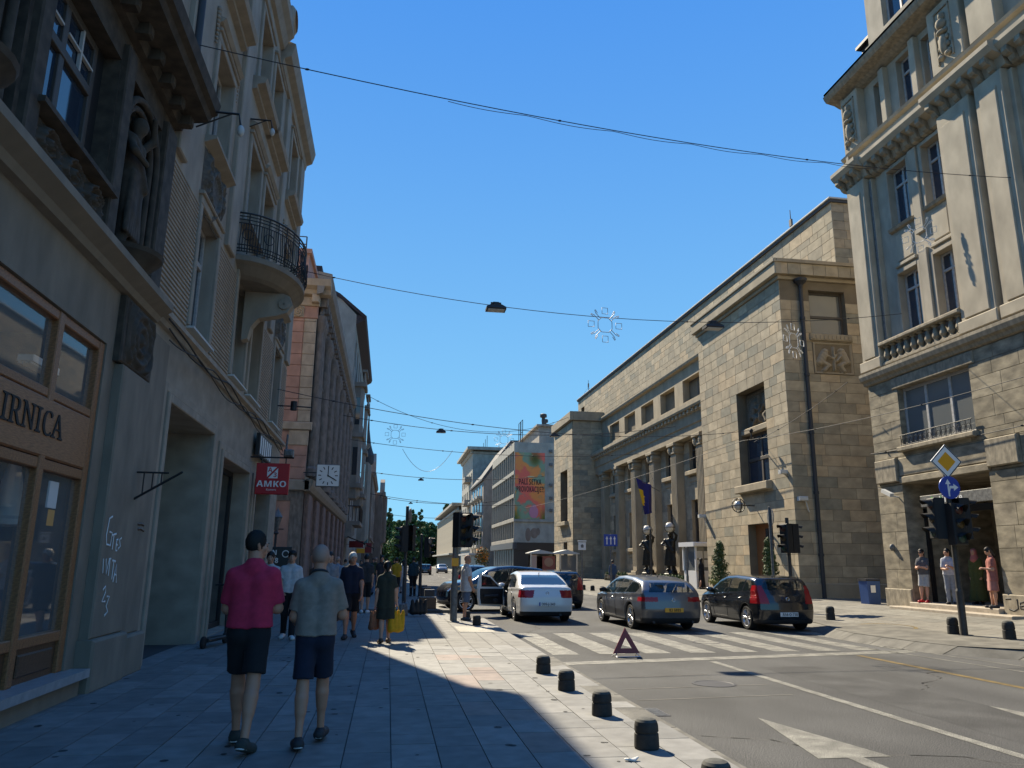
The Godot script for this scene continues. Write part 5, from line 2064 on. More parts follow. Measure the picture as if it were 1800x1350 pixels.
func relief_figures(a: float, c: float) -> float:
	# two bent figures facing each other inside a flat rim
	if a < 0.05 or a > 0.95 or c < 0.05 or c > 0.95:
		return 0.05
	var h := 0.0
	var caps := [[0.3, 0.72, 0.3, 0.72, 0.085], [0.27, 0.62, 0.17, 0.36, 0.11], [0.2, 0.36, 0.36, 0.26, 0.08], [0.36, 0.26, 0.24, 0.1, 0.06], [0.3, 0.58, 0.48, 0.48, 0.045], [0.48, 0.48, 0.56, 0.6, 0.04],
		[0.72, 0.76, 0.72, 0.76, 0.085], [0.74, 0.66, 0.82, 0.4, 0.11], [0.82, 0.38, 0.66, 0.28, 0.08], [0.66, 0.28, 0.74, 0.1, 0.06], [0.7, 0.6, 0.56, 0.4, 0.045], [0.5, 0.12, 0.5, 0.85, 0.03]]
	for k in caps:
		var p := Vector2(a, c)
		var s := Vector2(k[0], k[1])
		var e := Vector2(k[2], k[3])
		var q := Geometry2D.get_closest_point_to_segment(p, s, e) if s != e else s
		var d: float = p.distance_to(q) / k[4]
		if d < 1.0:
			h = maxf(h, 0.16 * sqrt(1.0 - d * d))
	return h + 0.006 * sin(a * 60.0 + c * 40.0)


# ---------------------------------------------------------------- far end of the street
func make_far() -> void:
	grid_office()
	gable_houses()
	for i in 22:
		var kind := "poplar" if i in [3, 8, 9, 14, 15] else "tree"
		var x := -6.0 + i * 1.75 + rng.randf_range(-0.6, 0.6)
		var z := -262.0 - rng.randf() * 50
		var h: float = rng.randf_range(20.0, 23.0) if kind == "poplar" else rng.randf_range(12.0, 17.5)
		far_tree(kind, i, V(x * (-z / 262.0), 0, z), h, h * 0.1 if kind == "poplar" else h * 0.3)


func grid_office() -> void:
	var o := house("grid_office", "white concrete grid office with a large colourful poster on its end wall", 16.0, -100.0, false)
	var cm: Material = M["concrete"]
	var b := MB.new()
	b.bx(V(-122, 4.2, -11), V(-100.0, 17.2, -0.45))
	part(o, "body", b, M["far pale"])
	b = MB.new()
	b.bx(V(-122, -0.1, -11), V(-100.1, 4.1, -0.3))
	part(o, "ground_floor", b, M["dark front"])
	for y in [4.2, 6.85, 9.95, 13.0, 16.1]:
		b = MB.new()
		b.cb(V(-122, y, -0.5), V(-99.98, y + (0.5 if y < 16 else 1.2), 0.12), 0.03)
		part(o, "floor_band", b, cm)
	for f in [[4.7, 6.85], [7.35, 9.95], [10.45, 13.0], [13.5, 16.1]]:
		for i in 12:
			b = MB.new()
			var u := -100.0 - i * 1.98
			b.cb(V(u - 0.16, f[0], -0.5), V(u, f[1], 0.1), 0.02)
			part(o, "upright", b, cm)
			if i < 11:
				b = MB.new()
				b.q(V(u - 1.98, f[0], -0.14), V(u - 0.16, f[0], -0.14), V(u - 0.16, f[1], -0.14), V(u - 1.98, f[1], -0.14))
				part(o, "window", b, M["glass far"])
	for i in 9:
		b = MB.new()
		b.bx(V(-102.2 - i * 2.2, 0, -0.3), V(-102.1 - i * 2.2, 3.4, -0.2))
		part(o, "shop_frame", b, M["steel"])
	b = MB.new()
	b.bx(V(-122, 3.4, -0.31), V(-99.9, 4.19, 0.25))
	part(o, "fascia", b, mat("fascia", 0.09, 0.095, 0.10, 0.5))
	var e := Transform3D(Basis(Vector3.UP, PI / 2), V(-100, 0, 0))
	b = MB.new()
	b.bx(V(-0.1, 7.1, -0.02), V(10, 17.25, 0.05))
	b.bx(V(-0.1, 4.2, -0.02), V(10, 6.85, 0.04))
	b.bx(V(-0.14, 6.85, -0.02), V(10, 7.1, 0.2))
	put(o, "end_wall", b.mesh(), cm, e)
	b = MB.new()
	b.bx(V(-0.1, -0.1, -0.3), V(10, 3.4, 0.01))
	b.bx(V(-0.12, 3.2, -0.3), V(10, 4.19, 0.1))
	put(o, "end_shop", b.mesh(), M["dark front"], e)
	# stain marks under the band, small vent and pipes
	b = MB.new()
	b.ball(V(2.6, 5.4, 0.035), V(0.55, 0.7, 0.02), 8)
	b.ball(V(1.8, 5.2, 0.035), V(0.4, 0.9, 0.02), 8)
	b.ball(V(3.1, 5.6, 0.035), V(0.3, 0.5, 0.02), 8)
	put(o, "wall_stain", b.mesh(), M["far brown"], e)
	b = MB.new()
	for y in [16, 14.2, 11.5, 9.8, 8.2]:
		b.bx(V(4.6, y, 0.05), V(5.0, y + 0.35, 0.3))
	put(o, "vent", b.mesh(), M["grey pole"], e)
	# poster: sprayed bands of colour printed flat, with lettering
	var im := Image.create(128, 272, false, Image.FORMAT_RGB8)
	var nz := FastNoiseLite.new()
	nz.seed = 4
	nz.frequency = 0.012
	for y in 272:
		for x in 128:
			var k := (x * 0.8 - y * 0.55) * 0.02 + nz.get_noise_2d(x, y) * 1.6 + 10.0
			var w := fposmod(k, 3.0)
			var a := [Color(0.98, 0.45, 0.36), Color(0.98, 0.6, 0.3), Color(0.55, 0.65, 0.52), Color(0.98, 0.45, 0.36)]
			var c: Color = a[int(w)].lerp(a[int(w) + 1], smoothstep(0.2, 0.8, w - floorf(w)))
			c = c.lerp(Color(0.3, 0.42, 0.1), smoothstep(0.0, 0.25, (y / 272.0 - 0.78)) * smoothstep(0.25, 0.5, absf(x / 128.0 - 0.5)))
			c = c.lerp(Color(0.35, 0.35, 0.08), smoothstep(0.28, 0.0, Vector2(x - 85, (y - 25) * 0.8).length() / 128.0))
			im.set_pixel(x, y, c)
	var pm := StandardMaterial3D.new()
	pm.albedo_texture = ImageTexture.create_from_image(im)
	pm.albedo_color = Color(0.95, 0.95, 0.95)
	pm.roughness = 0.6
	var q := QuadMesh.new()
	q.size = Vector2(4.0, 8.7)
	var po := put(o, "poster", q, pm, e * Transform3D(Basis(), V(2.0, 11.55, 0.075)))
	txt(po, "PALI SETKA", "Droid Sans", 0.55, V(0.0, 0.45, 0.0), Basis.from_scale(V(0.75, 1.3, 1)), M["black"], "poster_lettering", 0.02, true)
	txt(po, "PROVOKACIJE?!", "Droid Sans", 0.55, V(0.05, -0.5, 0.0), Basis.from_scale(V(0.68, 1.3, 1)), M["black"], "poster_lettering", 0.02, true)
	b = MB.new()
	b.ball(V(0.5, -3.45, 0.01), V(0.62, 0.8, 0.01), 8)
	b.ball(V(0.55, -2.85, 0.012), V(0.35, 0.35, 0.01), 8)
	part(po, "poster_print", b, mat("poster pink", 0.55, 0.22, 0.3, 0.6))
	b = MB.new()
	b.ball(V(0.1, 1.15, 0.012), V(0.5, 0.1, 0.01), 6)
	part(po, "poster_print", b, mat("poster cream", 0.6, 0.5, 0.25, 0.6))
	# roof things: railing, chimney caps, stepped penthouse
	b = MB.new()
	b.bx(V(-121, 17.2, -12), V(-104, 20.2, -4.0))
	b.bx(V(-121.3, 20.2, -12), V(-103.6, 20.45, -3.6))
	part(o, "penthouse", b, M["far pale"])
	for a in [[-103.2, 17.2, -1.0], [-101.5, 17.2, -1.0]]:
		b = MB.new()
		for u in [0.0, 1.4]:
			b.tube(pv3([V(a[0] + u, 17.2, -1.0), V(a[0] + u, 20.3, -1.0)]), 0.05, 4)
		for y in [18.7, 20.3]:
			b.tube(pv3([V(a[0], y, -1.0), V(a[0] + 1.4, y, -1.0)]), 0.05, 4)
		part(o, "roof_frame", b, M["dark iron"])
	for i in 3:
		b = MB.new()
		b.lathe(pv2([0.25, 20.4, 0.25, 21.8, 0.5, 21.9, 0.5, 22.3, 0.3, 22.4, 0, 22.4]), 8, V(-106 - i * 4.0, 0, -5 - i))
		part(o, "flue", b, M["dark iron"])


func gable_houses() -> void:
	var o := house("gable_house", "white house with a bare grey gable wall rising to the right", 15.2, -128.0, false)
	var b := MB.new()
	var e := Transform3D(Basis(Vector3.UP, PI / 2), V(-128, 0, 0))
	b.prism(pv2([0, -0.1, 9, -0.1, 9, 21.5, 4.5, 21.5, 0, 15.2]), -20, 0)
	put(o, "gable_wall", b.mesh(), M["far grey"], e)
	b = MB.new()
	b.prism(pv2([-0.3, 15.0, -0.3, 15.3, 4.5, 21.9, 9, 21.9, 9, 21.5, 4.6, 21.5, 0.1, 15.1]), -20, 0.15)
	put(o, "roof", b.mesh(), M["roof edge"], e)
	for i in 4:
		for f in 4:
			b = MB.new()
			b.bx(V(-132 - i * 4.2, 4.5 + f * 2.7, 0.0), V(-130 - i * 4.2, 6.3 + f * 2.7, 0.04))
			part(o, "window", b, M["glass far"])
			b = MB.new()
			b.cb(V(-132.4 - i * 4.2, 4.0 + f * 2.7, 0.0), V(-129.6 - i * 4.2, 4.45 + f * 2.7, 0.9), 0.05)
			part(o, "balcony", b, M["concrete"])
	b = MB.new()
	b.bx(V(-147, 2.8, 0.0), V(-128.1, 3.1, 2.2))
	part(o, "awning", b, M["off white"])
	b = MB.new()
	b.bx(V(-147, 0.0, 0.0), V(-128.2, 2.8, 0.1))
	part(o, "shop_front", b, M["dark front"])
	o = house("slab_roof_block", "tall pale apartment block with a flat projecting roof slab", 15.6, -150.0, false)
	row_house(o, -172, -150, 23.0, 4.6, 3.1, 6, M["concrete"], M["window white"], 1.8, false)
	b = MB.new()
	b.cb(V(-173, 23.2, -9), V(-149, 23.8, 1.2), 0.05)
	part(o, "roof_slab", b, M["concrete"])
	b = MB.new()
	for i in 5:
		b.tube(pv3([V(-152 - i * 3, 23.8, -3), V(-152 - i * 3, 26.5 - i * 0.3, -3)]), 0.05, 4)
	part(o, "aerials", b, M["dark iron"])
	for i in 3:
		b = MB.new()
		b.cb(V(-158, 8 + i * 4.6, 0.0), V(-153, 9.1 + i * 4.6, 1.2), 0.05)
		part(o, "balcony", b, M["far pale"])
	o = house("stone_hall", "long plain stone hall with a dark gap under its flat roof, last on the right", 14.4, -174.0, false)
	b = MB.new()
	b.bx(V(-238, 3.4, -14), V(-174, 12.6, 0))
	part(o, "wall", b, M["bank plain"])
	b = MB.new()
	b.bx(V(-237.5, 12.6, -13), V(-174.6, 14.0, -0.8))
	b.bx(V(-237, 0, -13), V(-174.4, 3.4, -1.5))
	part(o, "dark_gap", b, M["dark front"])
	b = MB.new()
	b.cb(V(-239, 14.0, -15), V(-173, 14.6, 0.9), 0.05)
	b.cb(V(-238.5, 12.6, -14), V(-173.8, 13.1, 0.15), 0.04)
	b.cb(V(-238.5, 3.2, -14), V(-173.8, 3.6, 1.2), 0.04)
	part(o, "roof_slab", b, M["concrete"])
	for i in 24:
		b = MB.new()
		b.bx(V(-176 - i * 2.6, 0, -0.5), V(-175.5 - i * 2.6, 3.3, 0.0))
		part(o, "column", b, M["concrete"])
	b = MB.new()
	b.bx(V(10.5, 0, -345), V(16.5, 14.5, -330))
	tag(part(self, "far_building", b, M["far grey"]), "small grey flat building far off among the park trees", "building")


const ORD := ["first", "second", "third", "fourth", "fifth", "sixth", "seventh", "eighth", "ninth", "tenth", "eleventh", "twelfth", "thirteenth", "fourteenth", "fifteenth", "sixteenth", "seventeenth", "eighteenth", "nineteenth", "twentieth", "next to last", "last"]


func far_tree(kind: String, i: int, at: Vector3, h: float, r: float) -> void:
	var names := ["rounded", "spreading", "low", "dense", "loose", "leaning", "broad"]
	var t := thing("poplar_tree" if kind == "poplar" else "park_tree", "%s at the end of the street, %s from the left" % ["narrow tall poplar" if kind == "poplar" else names[i % 7] + " park tree", "number %d" % (i + 1)], "tree", at, 0, "park trees closing the street")
	t.set_meta("label", "%s tree from the left in the park row closing the street, %s" % [ORD[i], "narrow poplar" if kind == "poplar" else "%s crown" % names[i % 7]])
	var b := MB.new()
	b.tube(pv3([V(0, 0, 0), V(0.1, h * 0.3, 0), V(0, h * 0.7, 0)]), h * 0.02, 6, h * 0.006)
	for k in 5:
		var a := rng.randf() * TAU
		b.tube(pv3([V(0, h * (0.25 + 0.08 * k), 0), V(cos(a) * r * 0.6, h * (0.42 + 0.08 * k), sin(a) * r * 0.6)]), h * 0.008, 4, h * 0.003)
	part(t, "trunk", b, M["bark"])
	b = MB.new()
	b.inked = true
	var clumps := []
	for k in (34 if kind == "poplar" else 30):
		var y := rng.randf_range(0.14, 0.97)
		var rr: float = r * (sin(PI * clampf(y * 0.95 + 0.06, 0, 1)) * 0.7 + 0.25)
		var a := rng.randf() * TAU
		clumps.push_back([V(cos(a) * rr * 0.6, y * h, sin(a) * rr * 0.6), rr * rng.randf_range(0.5, 0.8)])
	for k in 3200:
		var c: Array = clumps[rng.randi() % clumps.size()]
		var d := V(rng.randfn(), rng.randfn() * 1.1, rng.randfn()).normalized()
		var p: Vector3 = c[0] + d * c[1] * pow(rng.randf(), 0.4) * (1.0 if kind != "poplar" else 0.9)
		var n := (d + V(rng.randfn(), rng.randfn() + 0.4, rng.randfn()) * 0.5).normalized()
		var s := rng.randf_range(0.28, 0.6)
		var u := n.cross(V(rng.randfn(), rng.randfn(), rng.randfn())).normalized() * s
		var w := n.cross(u)
		var g := rng.randf_range(0.75, 1.25)
		b.ink = Color(0.10 * g, 0.165 * g, 0.055 * g)
		b.tn(p - u, p + u * 0.6 - w * 0.7, p + w, n, n, n)
		b.tn(p - u * 0.2 + w * 0.3, p + u, p - w * 0.9, n, n, n)
	if not M.has("foliage"):
		var fm := mat("foliage", 1, 1, 1, 0.75)
		fm.vertex_color_use_as_albedo = true
		fm.backlight_enabled = true
		fm.backlight = Color(0.34, 0.45, 0.16)
	part(t, "crown", b, M["foliage"])


# ---------------------------------------------------------------- street furniture, wires, signs
func make_street() -> void:
	bollards()
	signals()
	wires()
	shop_signs()
	bank_front_things()
	small_things()


func bollards() -> void:
	var o := thing("bollard", "short dark stone bollard with rounded top on the left kerb", "bollard", V(2.36, 0, -5.62), 0, "stone bollards along the left kerb")
	var b := MB.new()
	b.lathe(pv2([0.108, 0, 0.112, 0.02, 0.108, 0.145, 0.1, 0.152, 0.1, 0.163, 0.108, 0.17, 0.106, 0.225, 0.098, 0.262]), 20)
	part(o, "shaft", b, M["bollard"])
	b = MB.new()
	b.lathe(pv2([0.098, 0.262, 0.082, 0.284, 0.05, 0.296, 0.0, 0.3]), 20)
	part(o, "top", b, M["bollard top"])
	o.set_meta("label", "dark stone bollard at the bottom edge, only its top in the picture")
	o.scale = V(1, 0.87, 1)
	var lab := ["largest whole stone bollard on the left kerb, crumpled paper beside it", "second whole stone bollard on the left kerb, next to the shadow edge", "third stone bollard on the left kerb, level with the faded lines", "fourth stone bollard on the left kerb, beside the stop line's end"]
	for i in 4:
		copy_of(o, "bollard", lab[i], V(2.36 + 0.01 * (i % 2), 0, [-7.15, -8.68, -10.36, -11.95][i]), i * 0.8)
	copy_of(o, "bollard", "stone bollard right of the near signal pole by the crossing", V(2.38, 0, -21.0), 0.3)
	copy_of(o, "bollard", "stone bollard just behind the near signal pole", V(2.3, 0, -22.9), 1.3)
	var p := [[12.85, -21.7, "lone stone bollard on the right pavement beside the black hatchback"], [13.1, -16.95, "stone bollard left of the pole with the blue arrow sign"], [13.35, -15.55, "stone bollard at the right picture edge"]]
	for a in p:
		var c := copy_of(o, "bollard", a[2], V(a[0], right_h(a[0]) - 0.01, a[1]), 0.5, "stone bollards on the right pavement")
		c.scale = V(1.15, 1.35, 1.15)
	for i in 6:
		var x := 11.95 + 0.16 * i
		var c := copy_of(o, "bollard", "small bollard on the far right kerb, %s from the lane sign" % ["sixth", "fifth", "fourth", "third", "second", "first"][i], V(x, 0.0, -47.6 + i * 1.55), 0.5, "small bollards on the far right kerb")
		c.scale = V(1.2, 1.2, 1.2)


func signal_head(par: Node, at: Vector3, turn: float, n := 3) -> void:
	var b := MB.new()
	b.cb(V(-0.17, -0.16 * n, -0.13), V(0.17, 0.16 * n, 0.13), 0.03)
	var xf := Transform3D(Basis(Vector3.UP, turn), at)
	var h := put(par, "signal_head", b.mesh(), M["black"], xf)
	for i in n:
		var y := 0.16 * n - 0.16 - i * 0.32
		b = MB.new()
		for k in 12:
			var a0 := PI * k / 12 - 0.25
			var a1 := PI * (k + 1) / 12 - 0.25
			var r := 0.125
			var p0 := V(cos(a0) * r, y + sin(a0) * r, 0.13)
			var p1 := V(cos(a1) * r, y + sin(a1) * r, 0.13)
			var l0 := 0.24 * (0.35 + 0.65 * maxf(0.0, sin(a0)))
			var l1 := 0.24 * (0.35 + 0.65 * maxf(0.0, sin(a1)))
			b.q(p0, p1, p1 + V(0, -0.02, l1), p0 + V(0, -0.02, l0))
			b.q(p1 * V(1.04, 1, 1) + V(0, 0.005, 0), p0 * V(1.04, 1, 1) + V(0, 0.005, 0), p0 * V(1.04, 1, 1) + V(0, -0.014, l0), p1 * V(1.04, 1, 1) + V(0, -0.014, l1))
		part(h, "visor", b, M["black"])
		b = MB.new()
		b.ball(V(0, y, 0.13), V(0.105, 0.105, 0.03), 7)
		part(h, "lens", b, [mat("lens red", 0.05, 0.008, 0.008, 0.3), mat("lens amber", 0.06, 0.035, 0.008, 0.3), mat("lens green", 0.008, 0.04, 0.03, 0.3)][i % 3])


func pole(par: Node, h: float, r: float, m: Material) -> void:
	var b := MB.new()
	b.lathe(pv2([r * 2.2, 0, r * 2.2, 0.02, r * 1.3, 0.03, r * 1.3, 1.0, r, 1.06, r, h, 0, h + 0.02]), 12)
	part(par, "pole", b, m)


func disc(par: Node, called: String, at: Vector3, r: float, turn: float, m: Material, k := 28) -> MeshInstance3D:
	var b := MB.new()
	b.lathe(pv2([0, -0.012, r, -0.012, r, 0.012, 0, 0.012]), k, Vector3.ZERO, Basis(Vector3.RIGHT, PI / 2))
	return put(par, called, b.mesh(), m, Transform3D(Basis(Vector3.UP, turn), at))


func flat_shape(par: Node, called: String, p: Array, z: float, m: Material) -> void:
	var b := MB.new()
	b.prism(pv2(p), z, z + 0.004)
	part(par, called, b, m)


func signals() -> void:
	var o := thing("signal_pole", "traffic signal pole with yellow diamond and blue arrow signs on the right", "traffic light", V(13.1, 0.07, -16.6), -0.12)
	pole(o, 4.05, 0.062, M["pole"])
	signal_head(o, V(0.0, 2.52, 0.2), 0.15)
	signal_head(o, V(0.3, 2.66, -0.02), 1.5)
	signal_head(o, V(-0.3, 2.66, -0.06), -1.6)
	for y in [2.3, 2.9]:
		var ar := MB.new()
		ar.tube(pv3([V(-0.3, y, -0.04), V(0.3, y, 0.0)]), 0.02, 6)
		part(o, "bracket", ar, M["black metal"])
	var b := MB.new()
	b.cb(V(-0.29, -0.29, -0.012), V(0.29, 0.29, 0.012), 0.005)
	var d := put(o, "priority_sign", b.mesh(), M["white"], Transform3D(Basis(Vector3.UP, 0.1) * Basis(Vector3.BACK, PI / 4), V(0, 4.0, 0.08)))
	b = MB.new()
	b.bx(V(-0.165, -0.165, 0.012), V(0.165, 0.165, 0.016))
	part(d, "yellow_field", b, M["yellow sign"])
	b = MB.new()
	for s in [[-0.29, -0.29, 0.29, -0.268], [-0.29, 0.268, 0.29, 0.29], [-0.29, -0.268, -0.268, 0.268], [0.268, -0.268, 0.29, 0.268]]:
		b.bx(V(s[0] * 0.97, s[1] * 0.97, 0.012), V(s[2] * 0.97, s[3] * 0.97, 0.015))
	part(d, "black_rim", b, M["black"])
	var s2 := disc(o, "direction_sign", V(0, 3.38, 0.09), 0.27, 0.1, M["blue sign"])
	flat_shape(s2, "arrow", [-0.05, -0.21, -0.01, -0.21, -0.02, 0.08, 0.03, 0.08, -0.04, 0.2, -0.11, 0.08, -0.06, 0.08], 0.013, M["white"])
	flat_shape(s2, "arrow", [-0.015, -0.12, 0.02, -0.02, 0.1, -0.02, 0.1, -0.08, 0.22, 0.01, 0.1, 0.09, 0.1, 0.04, 0.0, 0.04, -0.012, 0.0], 0.0135, M["white"])
	# behind the black hatchback
	o = thing("signal_pole", "traffic signal pole behind the black hatchback before the bank corner", "traffic light", V(13.25, 0.08, -24.6), 0.0)
	pole(o, 3.1, 0.06, M["pole"])
	signal_head(o, V(-0.12, 2.42, 0.1), -1.2)
	signal_head(o, V(0.2, 2.42, 0.0), 1.7)
	o = thing("sign_pole", "thin pole with a small edge on sign left of the bank corner signals", "pole", V(12.95, 0.08, -25.2), 0.0)
	pole(o, 3.5, 0.045, M["grey pole"])
	disc(o, "sign", V(0.03, 3.15, 0), 0.3, 1.45, M["grey pole"])
	# left side
	o = thing("signal_pole", "traffic signal pole standing next to the dark off road car's nose", "traffic light", V(1.86, 0, -22.15), 0.0)
	pole(o, 2.95, 0.075, M["grey pole"])
	signal_head(o, V(0.12, 2.5, 0.02), 0.75)
	signal_head(o, V(0.36, 2.5, -0.1), 1.5)
	b = MB.new()
	b.cb(V(-0.09, 1.5, 0.07), V(0.09, 1.72, 0.16), 0.01)
	part(o, "push_button_box", b, M["yellow sign"])
	o = thing("signal_pole", "signal pole with a round sign on top on the left pavement", "traffic light", V(0.66, 0, -30.4), 0.0)
	pole(o, 3.7, 0.06, M["dark iron"])
	signal_head(o, V(-0.1, 2.45, 0.05), -1.35)
	signal_head(o, V(0.16, 2.5, -0.1), 2.6)
	disc(o, "round_sign", V(0.12, 3.35, 0), 0.28, 1.35, M["grey pole"])
	o = thing("signal_pole", "farther slim signal pole beside the teal shirted man", "traffic light", V(1.56, 0, -38.0), 0.0)
	pole(o, 2.9, 0.06, M["dark iron"])
	signal_head(o, V(0.3, 2.3, 0.0), 1.3)
	disc(o, "round_sign", V(0.4, 2.6, 0.2), 0.15, 0.9, M["grey pole"])
	# lane sign, stop sign post, lone post
	o = thing("lane_sign", "blue lane sign with white arrows on a pole before the bank", "sign", V(13.25, 0.05, -46.0), 0.0)
	pole(o, 3.3, 0.05, M["grey pole"])
	b = MB.new()
	b.cb(V(-0.42, 2.6, 0.05), V(0.42, 3.3, 0.08), 0.008)
	var pl := part(o, "plate", b, M["blue sign"])
	for x in [-0.24, 0.0, 0.24]:
		flat_shape(pl, "arrow", [x - 0.03, 2.7, x + 0.03, 2.7, x + 0.03, 3.02, x + 0.08, 3.02, x, 3.2, x - 0.08, 3.02, x - 0.03, 3.02], 0.081, M["white"])
	o = thing("stop_post", "slim bus stop post with a small white plate near the glass shelter", "sign", V(12.6, 0.03, -50.5), 0.0)
	pole(o, 3.0, 0.04, M["grey pole"])
	b = MB.new()
	b.cb(V(-0.25, 2.45, 0.04), V(0.25, 2.95, 0.08), 0.01)
	var wp := part(o, "plate", b, M["white"])
	flat_shape(wp, "symbol", [-0.08, 2.6, 0.08, 2.6, 0.1, 2.75, 0.0, 2.84, -0.1, 2.75], 0.081, M["grey pole"])
	b = MB.new()
	b.bx(V(-0.28, 3.0, 0.0), V(0.28, 3.08, 0.1))
	part(o, "cap", b, M["white"])
	o = thing("post", "slim dark post in front of the bank statues", "pole", V(13.9, 0.05, -40.5), 0.0)
	pole(o, 3.4, 0.05, M["pole"])
	o = thing("post", "grey post beside the white booth", "pole", V(14.6, 0.05, -37.2), 0.0)
	pole(o, 2.4, 0.05, M["grey pole"])


func wire(label: String, a: Vector3, e: Vector3, sag: float, r := 0.011, knots := 0) -> void:
	var p := PackedVector3Array()
	for i in 25:
		var w := i / 24.0
		p.push_back(a.lerp(e, w) - V(0, sag * 4.0 * w * (1 - w), 0))
	var b := MB.new()
	b.tube(p, r, 5)
	var o := part(self, "overhead_cable", b, M["cable"])
	tag(o, label, "cable", "cables across the street")
	for w in [0.08, 0.31, 0.62, 0.9]:
		var cb := MB.new()
		cb.ball(a.lerp(e, w) - V(0, sag * 4.0 * w * (1 - w), 0), V(r * 5, r * 2.2, r * 2.2), 4)
		part(o, "clamp", cb, M["cable"])
	if knots:
		var wv := PackedVector3Array()
		for i in 60:
			var w := 0.2 + 0.55 * i / 59.0
			wv.push_back(a.lerp(e, w) - V(0, sag * 4.0 * w * (1 - w) + 0.05 * absf(sin(w * 34.0)) + 0.02, 0))
		b = MB.new()
		b.tube(wv, r * 0.8, 4)
		part(o, "tied_cable", b, M["cable"])


func street_lamp(label: String, at: Vector3) -> void:
	var o := thing("hanging_lamp", label, "street lamp", at, 0, "lamps hung over the street")
	var b := MB.new()
	b.cb(V(-0.3, -0.2, -0.2), V(0.3, -0.12, 0.2), 0.03)
	b.prism(pv2([-0.3, -0.12, 0.3, -0.12, 0.16, -0.05, -0.16, -0.05]), -0.16, 0.16)
	part(o, "housing", b, M["dark iron"])
	b = MB.new()
	b.cb(V(-0.09, -0.05, -0.07), V(0.09, 0.06, 0.07), 0.02)
	b.bx(V(-0.16, 0.01, -0.03), V(0.16, 0.05, 0.03))
	part(o, "clamp", b, M["black metal"])
	b = MB.new()
	b.bx(V(-0.25, -0.215, -0.16), V(0.25, -0.2, 0.16))
	part(o, "glass", b, M["off white"])


func snowflake(label: String, at: Vector3, r: float, turn: float, m: Material) -> void:
	# frame of a winter street decoration: octagon, little squares on the sides, double bars on the corners
	var o := thing("snowflake_frame", label, "street decoration", at, turn, "unlit snowflake decorations")
	var b := MB.new()
	var oct := PackedVector3Array()
	var q := 0.4 * r
	for p in [[-q, q * 0.5], [-q * 0.5, q], [q * 0.5, q], [q, q * 0.5], [q, -q * 0.5], [q * 0.5, -q], [-q * 0.5, -q], [-q, -q * 0.5]]:
		oct.push_back(V(p[0], p[1], 0))
	b.tube(oct, 0.012, 4, -1.0, true)
	part(o, "frame", b, m)
	for i in 4:
		var bs := Basis(Vector3.BACK, PI / 2 * i)
		b = MB.new()
		var sq := PackedVector3Array()
		for p in [[-0.16, 0.62], [0.16, 0.62], [0.16, 0.96], [-0.16, 0.96]]:
			sq.push_back(bs * V(p[0] * r, p[1] * r, 0))
		b.tube(sq, 0.012, 4, -1.0, true)
		for e in [-1, 1]:
			var c: Vector3 = bs * V(0.30 * r, 0.30 * r, 0)
			var d: Vector3 = bs * V(0.7071, 0.7071, 0)
			var n: Vector3 = bs * V(-0.7071, 0.7071, 0) * 0.07 * r * e
			b.tube(pv3([c + n, c + d * 0.38 * r + n, c + d * 0.55 * r + n * 2.2]), 0.012, 4)
			var g: Vector3 = bs * V(0.42 * r * e, 0.62 * r, 0)
			b.tube(pv3([g, g + bs * V(0.12 * r * e, 0.2 * r, 0)]), 0.012, 4)
		part(o, "arm", b, m)


